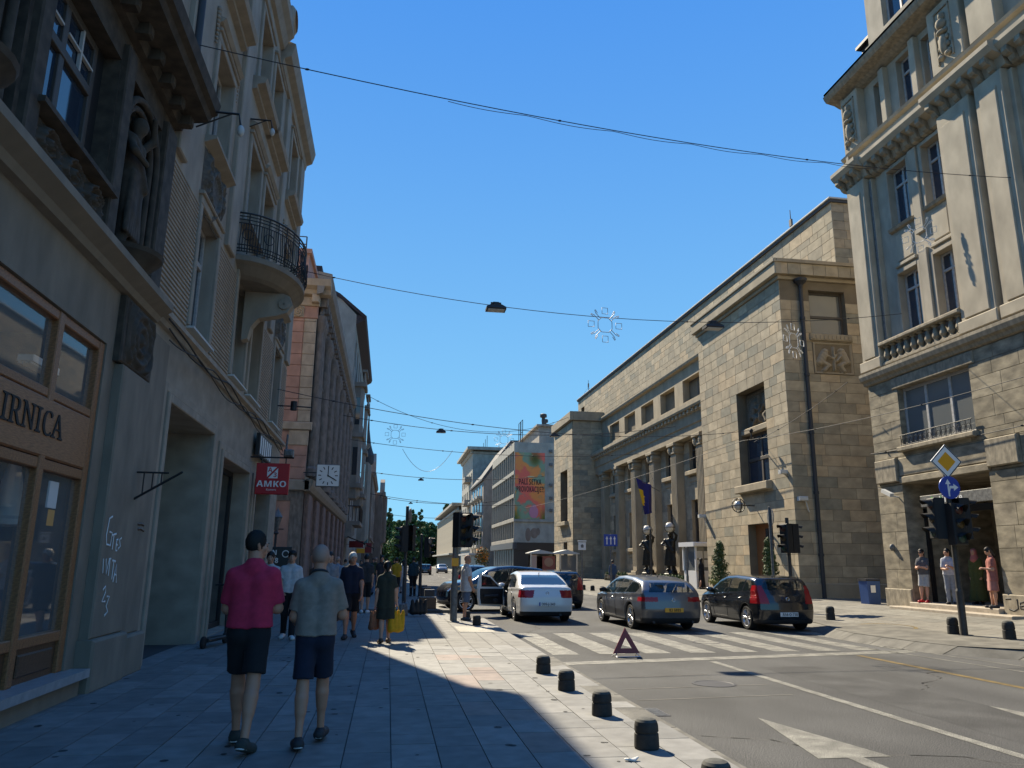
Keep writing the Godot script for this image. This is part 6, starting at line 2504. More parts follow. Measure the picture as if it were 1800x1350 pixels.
func wires() -> void:
	wire("nearest doubled cable from the carved house to the ornate house", V(-3.4, 9.75, -11.6), V(17.2, 12.4, -17.5), 0.45, 0.009, 1)
	wire("cable with two hanging lamps between grey house and ornate house", V(-3.6, 10.05, -22.0), V(16.9, 10.0, -22.6), 0.9, 0.011)
	street_lamp("hanging lamp over the left lane, largest of the cable lamps", V(2.9, 9.28, -22.1))
	street_lamp("hanging lamp over the right lane in front of the bank", V(10.0, 9.2, -22.4))
	var thin := mat("decor frame", 0.35, 0.38, 0.42, 0.5)
	var pale := mat("decor pale", 0.75, 0.72, 0.66, 0.5)
	snowflake("snowflake frame hanging against the open sky beside the bank roof", V(6.35, 8.85, -22.2), 0.58, 0.1, thin)
	snowflake("snowflake frame hanging before the bank's end window", V(12.75, 8.75, -22.4), 0.6, 0.5, pale)
	snowflake("crumpled snowflake frame on the front of the ornate house", V(16.4, 12.0, -20.7), 0.6, -1.2, pale)
	wire("thin cable from the far grey house to the bank's far block", V(-3.0, 15.1, -62.0), V(17.0, 15.6, -72), 2.4, 0.02)
	wire("thin cable crossing before the clock to the bank's near block", V(-3.6, 6.75, -24.0), V(17.0, 7.9, -34.0), 0.8, 0.012)
	wire("cable with lamps before the bank's far block", V(-3.2, 10.6, -49.0), V(19.0, 10.8, -49.5), 0.9, 0.02)
	street_lamp("second hanging lamp over the left lane", V(3.0, 9.92, -49.0))
	street_lamp("second hanging lamp over the right lane", V(10.5, 9.95, -49.2))
	snowflake("small snowflake frame left of the second hanging lamp", V(0.1, 9.5, -49.0), 0.66, 0.0, thin)
	snowflake("small snowflake frame above the grid office", V(7.1, 9.4, -49.0), 0.66, 0.0, thin)
	wire("cable over the hanging garland arc", V(-3.2, 10.3, -57.0), V(19.0, 10.0, -57.5), 0.6, 0.02)
	var b := MB.new()
	var arc := PackedVector3Array()
	for i in 25:
		var w := i / 24.0
		arc.push_back(V(lerpf(0.7, 4.4, w), 9.75 - 1.7 * (4 * w * (1 - w)) * 0.95, -57.2))
	b.tube(arc, 0.016, 4)
	tag(part(self, "garland_arc", b, thin), "thin hanging garland arc below a cable in mid street", "street decoration")
	wire("third lamp cable far down the street", V(-2.6, 10.9, -83.0), V(16.5, 10.9, -83.0), 0.6, 0.028)
	street_lamp("third hanging lamp over the left lane", V(3.1, 10.3, -83.0))
	wire("cable between the third and fourth lamps", V(-2.6, 9.6, -95.0), V(16, 8.6, -95.0), 0.5, 0.03)
	wire("fourth lamp cable at the far end of the street", V(-1.6, 10.9, -116), V(16, 10.7, -116), 0.7, 0.035)
	street_lamp("fourth hanging lamp over the left lane", V(2.95, 10.2, -116))
	wire("farthest cable near the park trees", V(-1.0, 10.5, -150), V(15, 10.2, -150), 0.5, 0.04)
	wire("tram wire slanting from bank bracket to the ornate house ledge", V(16.6, 7.2, -33.4), V(16.4, 8.2, -25.3), 0.15, 0.012)
	wire("second tram wire from the bank bracket towards the camera", V(16.2, 7.3, -33.6), V(16.5, 6.6, -14.0), 0.3, 0.012)
	wire("tram wire along the right side of the road at bank level", V(15.6, 7.9, -90), V(16.2, 7.3, -33.6), 0.3, 0.014)
	wire("loose cable along the ornate house above the portal", V(17.0, 5.55, -25.2), V(16.85, 5.5, -14.0), 0.14, 0.014)
	# loose cables on the grey house string course
	for k in 3:
		var p := PackedVector3Array()
		for i in 40:
			var w := i / 39.0
			p.push_back(V(-3.55 + 0.02 * k, 5.27 - 0.09 * k + 0.05 * sin(w * 21.0 + k * 2.0) - 0.14 * absf(sin(w * 9.0 + k)), -12.2 - w * 13.5))
		b = MB.new()
		b.tube(p, 0.017 - 0.003 * k, 5)
		tag(part(self, "wall_cable", b, M["cable"]), ["thick upper cable sagging along the grey house ledge", "middle cable sagging along the grey house ledge", "thin lowest cable sagging along the grey house ledge"][k], "cable", "cables sagging along the grey house")
	# brackets on the facades
	for a in [[-3.1, 8.75, -11.9, "small iron lamp bracket on the carved house cornice corner"], [-3.6, 11.9, -17.3, "small iron bracket between upper windows of the grey house"]]:
		var o := thing("cable_bracket", a[3], "bracket", V(a[0], a[1], a[2]), PI / 2)
		b = MB.new()
		b.tube(pv3([V(0, 0, -0.4), V(0, 0, 0.35), V(0, -0.25, 0.4)]), 0.02, 5)
		b.tube(pv3([V(0, -0.3, -0.3), V(0, 0, 0.25)]), 0.014, 5)
		part(o, "arm", b, M["black metal"])
		b = MB.new()
		b.ball(V(0, -0.3, 0.4), V(0.06, 0.1, 0.06), 6)
		part(o, "insulator", b, M["off white"])
	var br := thing("wire_bracket", "dark trolley wire bracket on the bank's near block", "bracket", V(16.97, 7.3, -33.6), -PI / 2)
	b = MB.new()
	b.tube(pv3([V(-0.5, 0.25, 0), V(0.2, 0, 0.5), V(0.7, 0.1, 0.7)]), 0.03, 5)
	b.tube(pv3([V(0.3, 0.0, 0.5), V(0.3, 0.35, 0.5)]), 0.03, 5)
	part(br, "arm", b, M["black metal"])
	b = MB.new()
	b.ball(V(0.3, 0.42, 0.5), V(0.09, 0.11, 0.09), 6)
	part(br, "insulator", b, M["black"])


func shop_signs() -> void:
	var o := thing("shop_sign", "red double sided shop sign reading AMKO on a black bracket", "sign", V(-3.73, 3.3, -21.2), 0)
	var b := MB.new()
	b.cb(V(0.18, 0.0, -0.06), V(1.03, 0.82, 0.06), 0.015)
	var bd := part(o, "board", b, M["red"])
	txt(bd, "AMKO", "Droid Sans", 0.16, V(0.6, 0.27, 0.06), Basis.from_scale(V(1.18, 1, 1)), M["white"], "lettering", 0.01, true)
	txt(bd, "Komerc", "Droid Sans", 0.055, V(0.6, 0.12, 0.06), Basis(), M["white"], "lettering", 0.01)
	b = MB.new()
	b.bx(V(0.47, 0.42, 0.06), V(0.74, 0.72, 0.066))
	var lg := part(bd, "logo", b, M["white"])
	b = MB.new()
	b.prism(pv2([0.47, 0.42, 0.5, 0.42, 0.74, 0.69, 0.74, 0.72, 0.71, 0.72, 0.47, 0.45]), 0.066, 0.07)
	part(lg, "logo_slash", b, M["red"])
	txt(lg, "A", "Droid Sans", 0.12, V(0.54, 0.64, 0.066), Basis(), M["red"], "logo_letter", 0.006, true)
	txt(lg, "3", "Droid Sans", 0.12, V(0.675, 0.51, 0.066), Basis(), M["red"], "logo_letter", 0.006, true)
	b = MB.new()
	b.tube(pv3([V(0, 0.98, 0), V(1.12, 0.98, 0)]), 0.022, 6)
	for x in [0.3, 0.92]:
		b.tube(pv3([V(x, 0.8, 0), V(x, 0.98, 0)]), 0.016, 5)
	part(o, "bracket", b, M["black metal"])
	b = MB.new()
	b.cb(V(0.86, 1.0, -0.15), V(1.1, 1.2, 0.15), 0.04)
	b.tube(pv3([V(0.9, 1.2, 0), V(0.9, 1.62, -0.1)]), 0.03, 6)
	part(o, "floodlight", b, M["grey pole"])
	var w := thing("wall_sign", "flat striped white wall sign above the red shop sign", "sign", V(-3.64, 4.35, -21.9), PI / 2)
	b = MB.new()
	b.cb(V(-0.6, 0, 0), V(1.6, 0.6, 0.1), 0.02)
	part(w, "board", b, M["black metal"])
	for i in 6:
		b = MB.new()
		b.bx(V(-0.5 + i * 0.34, 0.06, 0.1), V(-0.32 + i * 0.34, 0.54, 0.106))
		part(w, "stripe", b, M["white"])
	# clock
	o = thing("clock", "square white street clock showing four o'clock on the pink house corner", "clock", V(-2.48, 4.88, -31.1), 0.05)
	b = MB.new()
	b.cb(V(-0.46, -0.44, -0.08), V(0.46, 0.44, 0.05), 0.02)
	part(o, "case", b, M["grey pole"])
	b = MB.new()
	b.bx(V(-0.43, -0.41, 0.05), V(0.43, 0.41, 0.054))
	var fc := part(o, "face", b, mat("clock face", 0.62, 0.64, 0.62, 0.5))
	for i in 12:
		var a := TAU * i / 12
		b = MB.new()
		b.ob(V(sin(a) * 0.32, cos(a) * 0.32, 0.056), V(0.035, 0.11, 0.006), Basis(Vector3.BACK, -a))
		part(fc, "hour_mark", b, M["black"])
	b = MB.new()
	b.ob(V(0, 0.16, 0.062), V(0.03, 0.44, 0.006), Basis())
	part(fc, "minute_hand", b, M["black"])
	b = MB.new()
	b.ob(V(0.15, -0.09, 0.066), V(0.036, 0.42, 0.006), Basis(Vector3.BACK, -TAU / 3))
	part(fc, "hour_hand", b, M["black"])
	b = MB.new()
	b.tube(pv3([V(-0.95, 0.1, -0.05), V(-0.4, 0.1, -0.02)]), 0.025, 6)
	b.tube(pv3([V(-0.95, -0.25, -0.05), V(-0.4, 0.0, -0.02)]), 0.018, 6)
	part(o, "bracket", b, M["black metal"])
	# lamps on brackets over the alley mouth, old lantern post, dark shop canopy and board
	o = thing("spotlight", "black cylindrical spotlight on an arm at the grey house corner", "street lamp", V(-3.35, 6.35, -24.6), PI / 2)
	b = MB.new()
	b.tube(pv3([V(-0.05, -0.14, 0.2), V(-0.05, 0.14, 0.2)]), 0.1, 10)
	part(o, "lamp", b, M["black metal"])
	b = MB.new()
	b.tube(pv3([V(0, 0, -0.3), V(0, 0, 0.2), V(0, -0.02, 0.75)]), 0.022, 6)
	part(o, "arm", b, M["black metal"])
	o = thing("lantern_post", "old fashioned lantern post at the alley mouth beside the pink house", "street lamp", V(-4.0, -0.1, -29.0), 0)
	b = MB.new()
	b.lathe(pv2([0.14, 0, 0.14, 0.1, 0.07, 0.5, 0.05, 0.6, 0.045, 2.6, 0.1, 2.66, 0.04, 2.75]), 12)
	b.tube(pv3([V(-0.25, 2.8, 0), V(0.25, 2.8, 0)]), 0.02, 5)
	part(o, "post", b, M["dark iron"])
	b = MB.new()
	b.lathe(pv2([0.06, 2.75, 0.17, 3.2, 0.2, 3.22, 0.08, 3.42, 0.03, 3.5, 0.0, 3.62]), 6)
	part(o, "lantern", b, M["grey pole"])
	o = thing("menu_board", "dark board with pale lettering at the alley mouth", "sign", V(-3.75, 1.1, -27.2), 0.1)
	b = MB.new()
	b.cb(V(-0.4, 0.3, -0.02), V(0.55, 0.95, 0.02), 0.01)
	b.bx(V(-0.38, -1.2, -0.02), V(-0.33, 0.3, 0.02))
	b.bx(V(0.48, -1.2, -0.02), V(0.53, 0.3, 0.02))
	part(o, "board", b, M["black metal"])
	txt(o, "JUN", "Droid Sans", 0.16, V(-0.12, 0.76, 0.022), Basis(), M["white"], "lettering", 0.006, true)
	txt(o, "2018", "Droid Sans", 0.16, V(-0.1, 0.5, 0.022), Basis(), M["white"], "lettering", 0.006, true)
	disc(o, "emblem", V(0.36, 0.72, 0.02), 0.12, 0, M["white"])
	disc(o, "emblem_centre", V(0.36, 0.72, 0.034), 0.09, 0, M["black metal"])
	mat("sign dark red", 0.2, 0.01, 0.012, 0.5)
	# red and coloured shop signs down the left row
	for a in [[-2.5, 2.9, -62.5, 1.1, 0.5, "sign dark red", "red shop sign under the iron balcony of the grey corner house"], [-2.1, 3.0, -84.0, 0.7, 1.0, "sign dark red", "tall red sign far down the left row"], [-2.4, 2.5, -70.0, 0.7, 0.4, "yellow sign", "yellow shop sign far down the left row"]]:
		b = MB.new()
		b.cb(V(-a[3] / 2, -a[4] / 2, -0.06), V(a[3] / 2, a[4] / 2, 0.06), 0.02)
		b.tube(pv3([V(-1.3, 0, 0), V(-a[3] / 2, 0, 0)]), 0.02, 5)
		tag(part(self, "hanging_sign", b, M[a[5]], V(a[0], a[1], a[2])), a[6], "sign")
	for a in [[-3.0, 2.9, -60.0, "black awning over the shop under the iron balcony"], [-2.6, 2.8, -74, "dark awning farther down the left row"]]:
		b = MB.new()
		b.prism(pv2([0.0, 0.5, 1.3, 0.0, 1.3, -0.25, 1.26, -0.25, 1.26, -0.05, 0.0, 0.44]), -1.6, 1.6)
		var aw := part(self, "awning", b, M["black"], V(a[0], a[1], a[2]))
		tag(aw, a[3], "awning")


func leafy(b: MB, at: Vector3, r: Vector3, n: int, s: float) -> void:
	for i in n:
		var d := V(rng.randfn(), rng.randfn(), rng.randfn()).normalized()
		var p := at + d * r * pow(rng.randf(), 0.35)
		var nn := (d + V(rng.randfn(), rng.randfn() + 0.5, rng.randfn()) * 0.5).normalized()
		var u := nn.cross(V(rng.randfn(), rng.randfn(), rng.randfn())).normalized() * s
		var w := nn.cross(u)
		b.tn(p - u, p + u * 0.5 - w, p + u * 0.5 + w, nn, nn, nn)


func bank_front_things() -> void:
	# two cast figures holding lit globes aloft beside the bank steps
	for a in [[18.6, -50.2, "bronze figure holding a globe lamp, right of the pair on the bank steps"], [18.6, -54.8, "bronze figure holding a globe lamp, left of the pair on the bank steps"]]:
		var o := thing("statue", a[2], "statue", V(a[0], 0.3, a[1]), -PI / 2 + 0.5, "lamp bearing statues")
		var b := MB.new()
		b.cb(V(-0.7, 0, -0.7), V(0.7, 0.55, 0.7), 0.04)
		part(o, "base", b, M["bank plain"])
		b = MB.new()
		b.lathe(pv2([0.5, 0.55, 0.5, 0.7, 0.42, 0.75, 0.36, 0.95, 0, 0.95]), 4, Vector3.ZERO, Basis(Vector3.UP, PI / 4))
		part(o, "plinth", b, M["bronze"])
		put(o, "figure", figure_mesh(), M["bronze"], Transform3D(Basis(Vector3.UP, 0.4).scaled(V(1.75, 1.42, 1.75)), V(0, 0.9, 0)))
		b = MB.new()
		b.ball(V(0.3, 3.72, 0.36), V(0.34, 0.34, 0.34), 12)
		part(o, "globe", b, M["opal"])
		for k in 3:
			var ring := PackedVector3Array()
			for i in 20:
				var q := Basis(Vector3.UP, PI * k / 3) * V(cos(TAU * i / 20) * 0.36, sin(TAU * i / 20) * 0.36, 0) if k < 2 else V(cos(TAU * i / 20) * 0.36, 0, sin(TAU * i / 20) * 0.36)
				ring.push_back(V(0.3, 3.72, 0.36) + q)
			b = MB.new()
			b.tube(ring, 0.02, 5, -1.0, true)
			part(o, "globe_ring", b, M["bronze"])
	# flag on a slanting staff
	var o := thing("flag", "drooping blue and yellow flag on a slanting staff between bank columns", "flag", V(18.9, 6.8, -54.0), 0)
	var b := MB.new()
	b.tube(pv3([V(0.4, 0, 0), V(-1.6, 0.9, 0.5)]), 0.035, 6, 0.025)
	part(o, "staff", b, M["grey pole"])
	var cl := MB.new()
	var ye := MB.new()
	var nu := 14
	var nv := 24
	var f := func(i: int, j: int) -> Vector3:
		var u := float(i) / nu
		var v := float(j) / nv
		var w: float = 1.25 * (1.0 - 0.45 * v) 
		return V(-1.5 + u * w + v * 0.55, 0.86 - u * 0.44 * (w / 1.25) - v * 2.6 + u * 0.4 * v, 0.5 - u * 0.3 + 0.11 * sin(u * 9.0 + v * 3.0) * (0.3 + v))
	for i in nu:
		for j in nv:
			var yel: bool = j > 6 and j < 18 and i < (nu * 0.36) + absf(j - 11) * -0.25
			var m: MB = ye if yel else cl
			m.q(f.call(i, j + 1), f.call(i + 1, j + 1), f.call(i + 1, j), f.call(i, j))
	var fb := part(o, "cloth", cl, mat("flag blue", 0.02, 0.02, 0.14, 0.9))
	part(fb, "yellow_field", ye, mat("flag yellow", 0.6, 0.42, 0.02, 0.9))
	# booth
	o = thing("guard_booth", "small white glazed booth beside the bank's near block", "booth", V(18.0, 0.28, -43.6), 0.1)
	b = MB.new()
	b.cb(V(-0.75, 0, -0.75), V(0.75, 1.0, 0.75), 0.02)
	b.cb(V(-0.95, 2.35, -0.95), V(0.95, 2.6, 0.95), 0.04)
	for s in [[-1, -1], [-1, 1], [1, -1], [1, 1]]:
		b.bx(V(s[0] * 0.75 - 0.05, 1.0, s[1] * 0.75 - 0.05), V(s[0] * 0.75 + 0.05, 2.35, s[1] * 0.75 + 0.05))
	part(o, "cabin", b, M["white"])
	b = MB.new()
	b.bx(V(-0.7, 1.0, -0.7), V(0.7, 2.35, 0.7))
	part(o, "glazing", b, M["glass pale"])
	for i in 2:
		for j in 3:
			b = MB.new()
			b.bx(V(-0.66 + j * 0.45, 1.2 + i * 0.5, 0.7), V(-0.3 + j * 0.45, 1.6 + i * 0.5, 0.72))
			part(o, "notice", b, M["off white"])
	# planters in two rows, each box with its plants
	var pb := MB.new()
	pb.cb(V(-0.42, 0, -0.25), V(0.42, 0.46, 0.25), 0.03)
	pb.cb(V(-0.46, 0.2, -0.28), V(0.46, 0.27, 0.28), 0.02)
	var lb := MB.new()
	leafy(lb, V(0, 0.58, 0), V(0.4, 0.16, 0.25), 220, 0.055)
	var pt := thing("planter", "x", "planter", Vector3.ZERO, 0, "concrete planters before the bank")
	part(pt, "box", pb, M["concrete"])
	part(pt, "plants", lb, M["leaf"])
	var k := 0
	for a in [[17.6, -45.2, 5, "near row of planters, right of the statues"], [17.9, -58.5, 5, "far row of planters, left of the statues"]]:
		for i in a[2]:
			var at := V(a[0], 0.28, a[1] - i * 1.08)
			var lbl := "concrete planter with low plants, %s in the %s" % [["first", "second", "third", "fourth", "last"][i], a[3]]
			if k == 0:
				pt.position = at
				pt.rotation.y = PI / 2
				pt.set_meta("label", lbl)
			else:
				copy_of(pt, "planter", lbl, at, PI / 2)
			k += 1
	# clipped cypresses in tubs by the wooden door
	for a in [[16.2, -37.0, 1.0, "conical green bush in a tub left of the bank's wooden door"], [16.1, -31.6, 0.75, "slim conical bush right of the bank's wooden door"]]:
		o = thing("bush", a[3], "bush", V(a[0], 0.25, a[1]), 0)
		b = MB.new()
		b.lathe(pv2([0.0, 0, 0.3, 0, 0.4, 0.5, 0.34, 0.5, 0.3, 0.44, 0, 0.44]), 12)
		part(o, "tub", b, M["wood dark"])
		b = MB.new()
		for y in 12:
			var w := y / 11.0
			leafy(b, V(rng.randfn() * 0.04, 0.6 + w * 1.75, rng.randfn() * 0.04), V(0.5 * a[2] * (1.0 - w * 0.8) + 0.08, 0.2, 0.5 * a[2] * (1.0 - w * 0.8) + 0.08), 260, 0.045)
		part(o, "foliage", b, M["leaf"])
		if a[2] == 1.0:
			b = MB.new()
			leafy(b, V(-0.35, 0.55, 0.35), V(0.4, 0.18, 0.4), 240, 0.045)
			part(o, "low_foliage", b, M["leaf light"])
	# ring lantern over the wooden door, cameras
	o = thing("wall_lantern", "open ring lantern on an iron arm above the bank's wooden door", "street lamp", V(17.0, 4.35, -34.5), -PI / 2)
	for q in 3:
		var ring := PackedVector3Array()
		for i in 20:
			var a := TAU * i / 20
			var p := V(cos(a) * 0.32, sin(a) * 0.32, 0) if q == 0 else V(0, cos(a) * 0.32, sin(a) * 0.32) if q == 1 else V(cos(a) * 0.32, 0, sin(a) * 0.32)
			ring.push_back(p + V(0, 0, 0.8))
		b = MB.new()
		b.tube(ring, 0.025, 5, -1.0, true)
		part(o, "ring", b, M["black metal"])
	b = MB.new()
	b.ball(V(0, 0, 0.8), V(0.22, 0.22, 0.22), 9)
	part(o, "globe", b, M["opal"])
	b = MB.new()
	b.tube(pv3([V(0, 0, 0), V(0, 0, 0.5)]), 0.03, 6)
	part(o, "arm", b, M["black metal"])
	for a in [[16.85, 4.2, -40.4, "white camera on a curved arm at the left edge of the bank's near block"], [16.9, 5.6, -31.3, "white dome camera near the bank's right corner"], [17.3, 4.4, -30.6, "small floodlight on the bank's end wall"]]:
		b = MB.new()
		b.cb(V(-0.22, -0.1, -0.12), V(0.18, 0.08, 0.12), 0.03)
		b.tube(pv3([V(0.1, -0.05, 0), V(0.2, -0.5, 0), V(0.3, -0.55, -0.1)]), 0.03, 5)
		tag(part(self, "security_camera", b, M["off white"], V(a[0], a[1], a[2])), a[3], "camera")
	# glass shelter before the far block
	o = thing("shelter", "glazed street shelter with pitched pale roof and posters before the far bank block", "bus shelter", V(14.0, 0.1, -66.0), 0.0)
	for x in [-2.0, 0.55, 2.0]:
		b = MB.new()
		b.bx(V(x - 0.06, 0, -0.06), V(x + 0.06, 2.3, 0.06))
		part(o, "post", b, M["steel"])
	b = MB.new()
	b.prism(pv2([-2.2, 2.3, 2.2, 2.3, 2.2, 2.36, 1.1, 2.66, 0.0, 2.4, -1.2, 2.62, -2.2, 2.38]), -1.6, 0.2)
	part(o, "roof", b, M["off white"])
	b = MB.new()
	b.bx(V(0.62, 0.2, -0.02), V(1.93, 2.2, 0.02))
	part(o, "side_panel", b, M["glass pale"])
	b = MB.new()
	b.bx(V(-1.95, 0.2, -1.5), V(0.5, 2.25, -1.45))
	part(o, "back_panel", b, M["glass"])
	b = MB.new()
	b.bx(V(-1.0, 0.5, -0.02), V(0.1, 2.1, 0.03))
	var ps := part(o, "poster", b, mat("poster red", 0.32, 0.09, 0.06, 0.6))
	b = MB.new()
	b.ball(V(-0.45, 1.6, 0.032), V(0.4, 0.38, 0.01), 8)
	part(ps, "poster_print", b, mat("poster skin", 0.45, 0.25, 0.15, 0.6))
	b = MB.new()
	b.bx(V(-1.98, 0.2, -0.03), V(-1.5, 2.2, 0.03))
	part(o, "pale_panel", b, mat("panel pale", 0.55, 0.38, 0.3, 0.6))
	# orange shrub in a pot farther on, parasols
	o = thing("potted_shrub", "shrub with orange flowers before the dark shop front on the right", "plant", V(11.4, 0, -96), 0)
	b = MB.new()
	b.lathe(pv2([0, 0, 0.5, 0, 0.6, 0.9, 0.5, 0.9, 0, 0.8]), 10)
	part(o, "pot", b, M["dark iron"])
	b = MB.new()
	leafy(b, V(0, 2.5, 0), V(0.9, 1.1, 0.9), 300, 0.11)
	part(o, "flowers", b, mat("orange flower", 0.55, 0.2, 0.01, 0.8))
	b = MB.new()
	leafy(b, V(0, 2.2, 0), V(0.95, 1.3, 0.95), 420, 0.12)
	part(o, "leaves", b, M["leaf"])


func small_things() -> void:
	# warning triangle
	var o := thing("warning_triangle", "red warning triangle standing on the road before the stop line", "warning triangle", V(4.6, -0.126, -15.0), 0.05)
	var b := MB.new()
	var out := [V(-0.27, 0.06, 0), V(0.27, 0.06, 0), V(0, 0.53, -0.06)]
	for i in 3:
		var p: Vector3 = out[i]
		var q: Vector3 = out[(i + 1) % 3]
		var c: Vector3 = (out[0] + out[1] + out[2]) / 3
		b.q(p, q, q.lerp(c, 0.58), p.lerp(c, 0.58))
		b.q(q + V(0, 0, -0.015), p + V(0, 0, -0.015), p.lerp(c, 0.58) + V(0, 0, -0.015), q.lerp(c, 0.58) + V(0, 0, -0.015))
		b.q(q, p, p + V(0, 0, -0.015), q + V(0, 0, -0.015))
	part(o, "reflector", b, mat("triangle red", 0.2, 0.01, 0.014, 0.35))
	b = MB.new()
	for s in [-1, 1]:
		b.tube(pv3([V(s * 0.2, 0.06, 0), V(s * 0.24, 0.0, 0.12)]), 0.008, 4)
		b.tube(pv3([V(s * 0.2, 0.06, 0), V(s * 0.24, 0.0, -0.16)]), 0.008, 4)
	b.tube(pv3([V(-0.24, 0.01, 0.12), V(0.24, 0.01, 0.12)]), 0.008, 4)
	part(o, "feet", b, M["steel"])
	# crumpled paper, bin, rubbish at the kerb, scooter
	b = MB.new()
	blob(b, [[V(-0.05, 0.03, 0), V(0.04, 0.02, 0.01), 0.025, 0.02, []], [V(0.04, 0.02, 0), V(0.1, 0.05, -0.02), 0.015, 0.01, []], [V(0.0, 0.03, -0.02), V(-0.02, 0.06, 0.03), 0.012, 0.008, []]], 0.008, 0.008, 0.02)
	tag(part(self, "crumpled_paper", b, M["off white"], V(2.07, 0, -6.72)), "scrap of crumpled paper on the pavement by the largest bollard", "litter")
	(get_node("crumpled_paper") as Node3D).scale = V(0.75, 0.5, 0.9)
	o = thing("litter_bin", "blue litter bin with white sticker beside the ornate house corner", "litter bin", V(17.25, 0.3, -26.4), 0.1)
	b = MB.new()
	b.prism(pv2([-0.24, 0, 0.24, 0, 0.28, 0.8, -0.28, 0.8]), -0.22, 0.22)
	part(o, "body", b, mat("bin blue", 0.015, 0.06, 0.2, 0.5))
	b = MB.new()
	b.cb(V(-0.3, 0.8, -0.24), V(0.3, 0.88, 0.24), 0.03)
	part(o, "lid", b, M["dark iron"])
	b = MB.new()
	b.bx(V(-0.16, 0.4, 0.25), V(0.04, 0.65, 0.256))
	part(o, "sticker", b, M["white"])
	shade_bag("rubbish_bag", "slumped black rubbish bag at the kerb before the dark off road car", V(1.05, 0.0, -26.0), M["black"], 0.55, 0.4, 0.3)
	shade_bag("rubbish_bag", "grey rubbish bag lying left of the black one at the kerb", V(0.55, -0.1, -26.2), M["grey pole"], 0.6, 0.36, 1.3)
	b = MB.new()
	b.cb(V(-0.3, 0, -0.2), V(0.3, 0.4, 0.2), 0.02)
	tag(part(self, "cardboard_box", b, M["wood dark"], V(1.45, 0, -28.4)), "dark box behind the rubbish bags at the kerb", "box")
	o = thing("kick_scooter", "black electric kick scooter parked against the grey house wall", "scooter", V(-3.2, 0, -16.1), PI / 2 - 0.2)
	b = MB.new()
	b.cb(V(-0.42, 0.1, -0.08), V(0.36, 0.17, 0.08), 0.02)
	part(o, "deck", b, M["black metal"])
	for x in [-0.5, 0.5]:
		b = MB.new()
		b.lathe(pv2([0, -0.03, 0.08, -0.03, 0.11, -0.02, 0.11, 0.02, 0.08, 0.03, 0, 0.03]), 16, V(x, 0.11, 0), Basis(Vector3.RIGHT, PI / 2))
		part(o, "wheel", b, M["tyre"])
	b = MB.new()
	b.tube(pv3([V(0.5, 0.15, 0), V(0.4, 1.12, 0)]), 0.028, 8)
	part(o, "stem", b, M["black metal"])
	b = MB.new()
	b.tube(pv3([V(0.4, 1.12, -0.25), V(0.4, 1.12, 0.25)]), 0.018, 8)
	part(o, "handlebar", b, M["black metal"])
	# awnings' worth of far street life: two parked scooters' place is taken by a low planter row on the far left kerb
	for i in 3:
		b = MB.new()
		b.cb(V(-0.2, 0, -0.2), V(0.2, 0.5, 0.2), 0.03)
		tag(part(self, "kerb_post", b, M["dark iron"], V(1.75, 0, -33.0 - i * 3.0)), ["dark kerb post nearest the alley on the left kerb", "middle dark kerb post past the alley", "farthest dark kerb post past the alley"][i], "bollard", "dark posts past the alley")


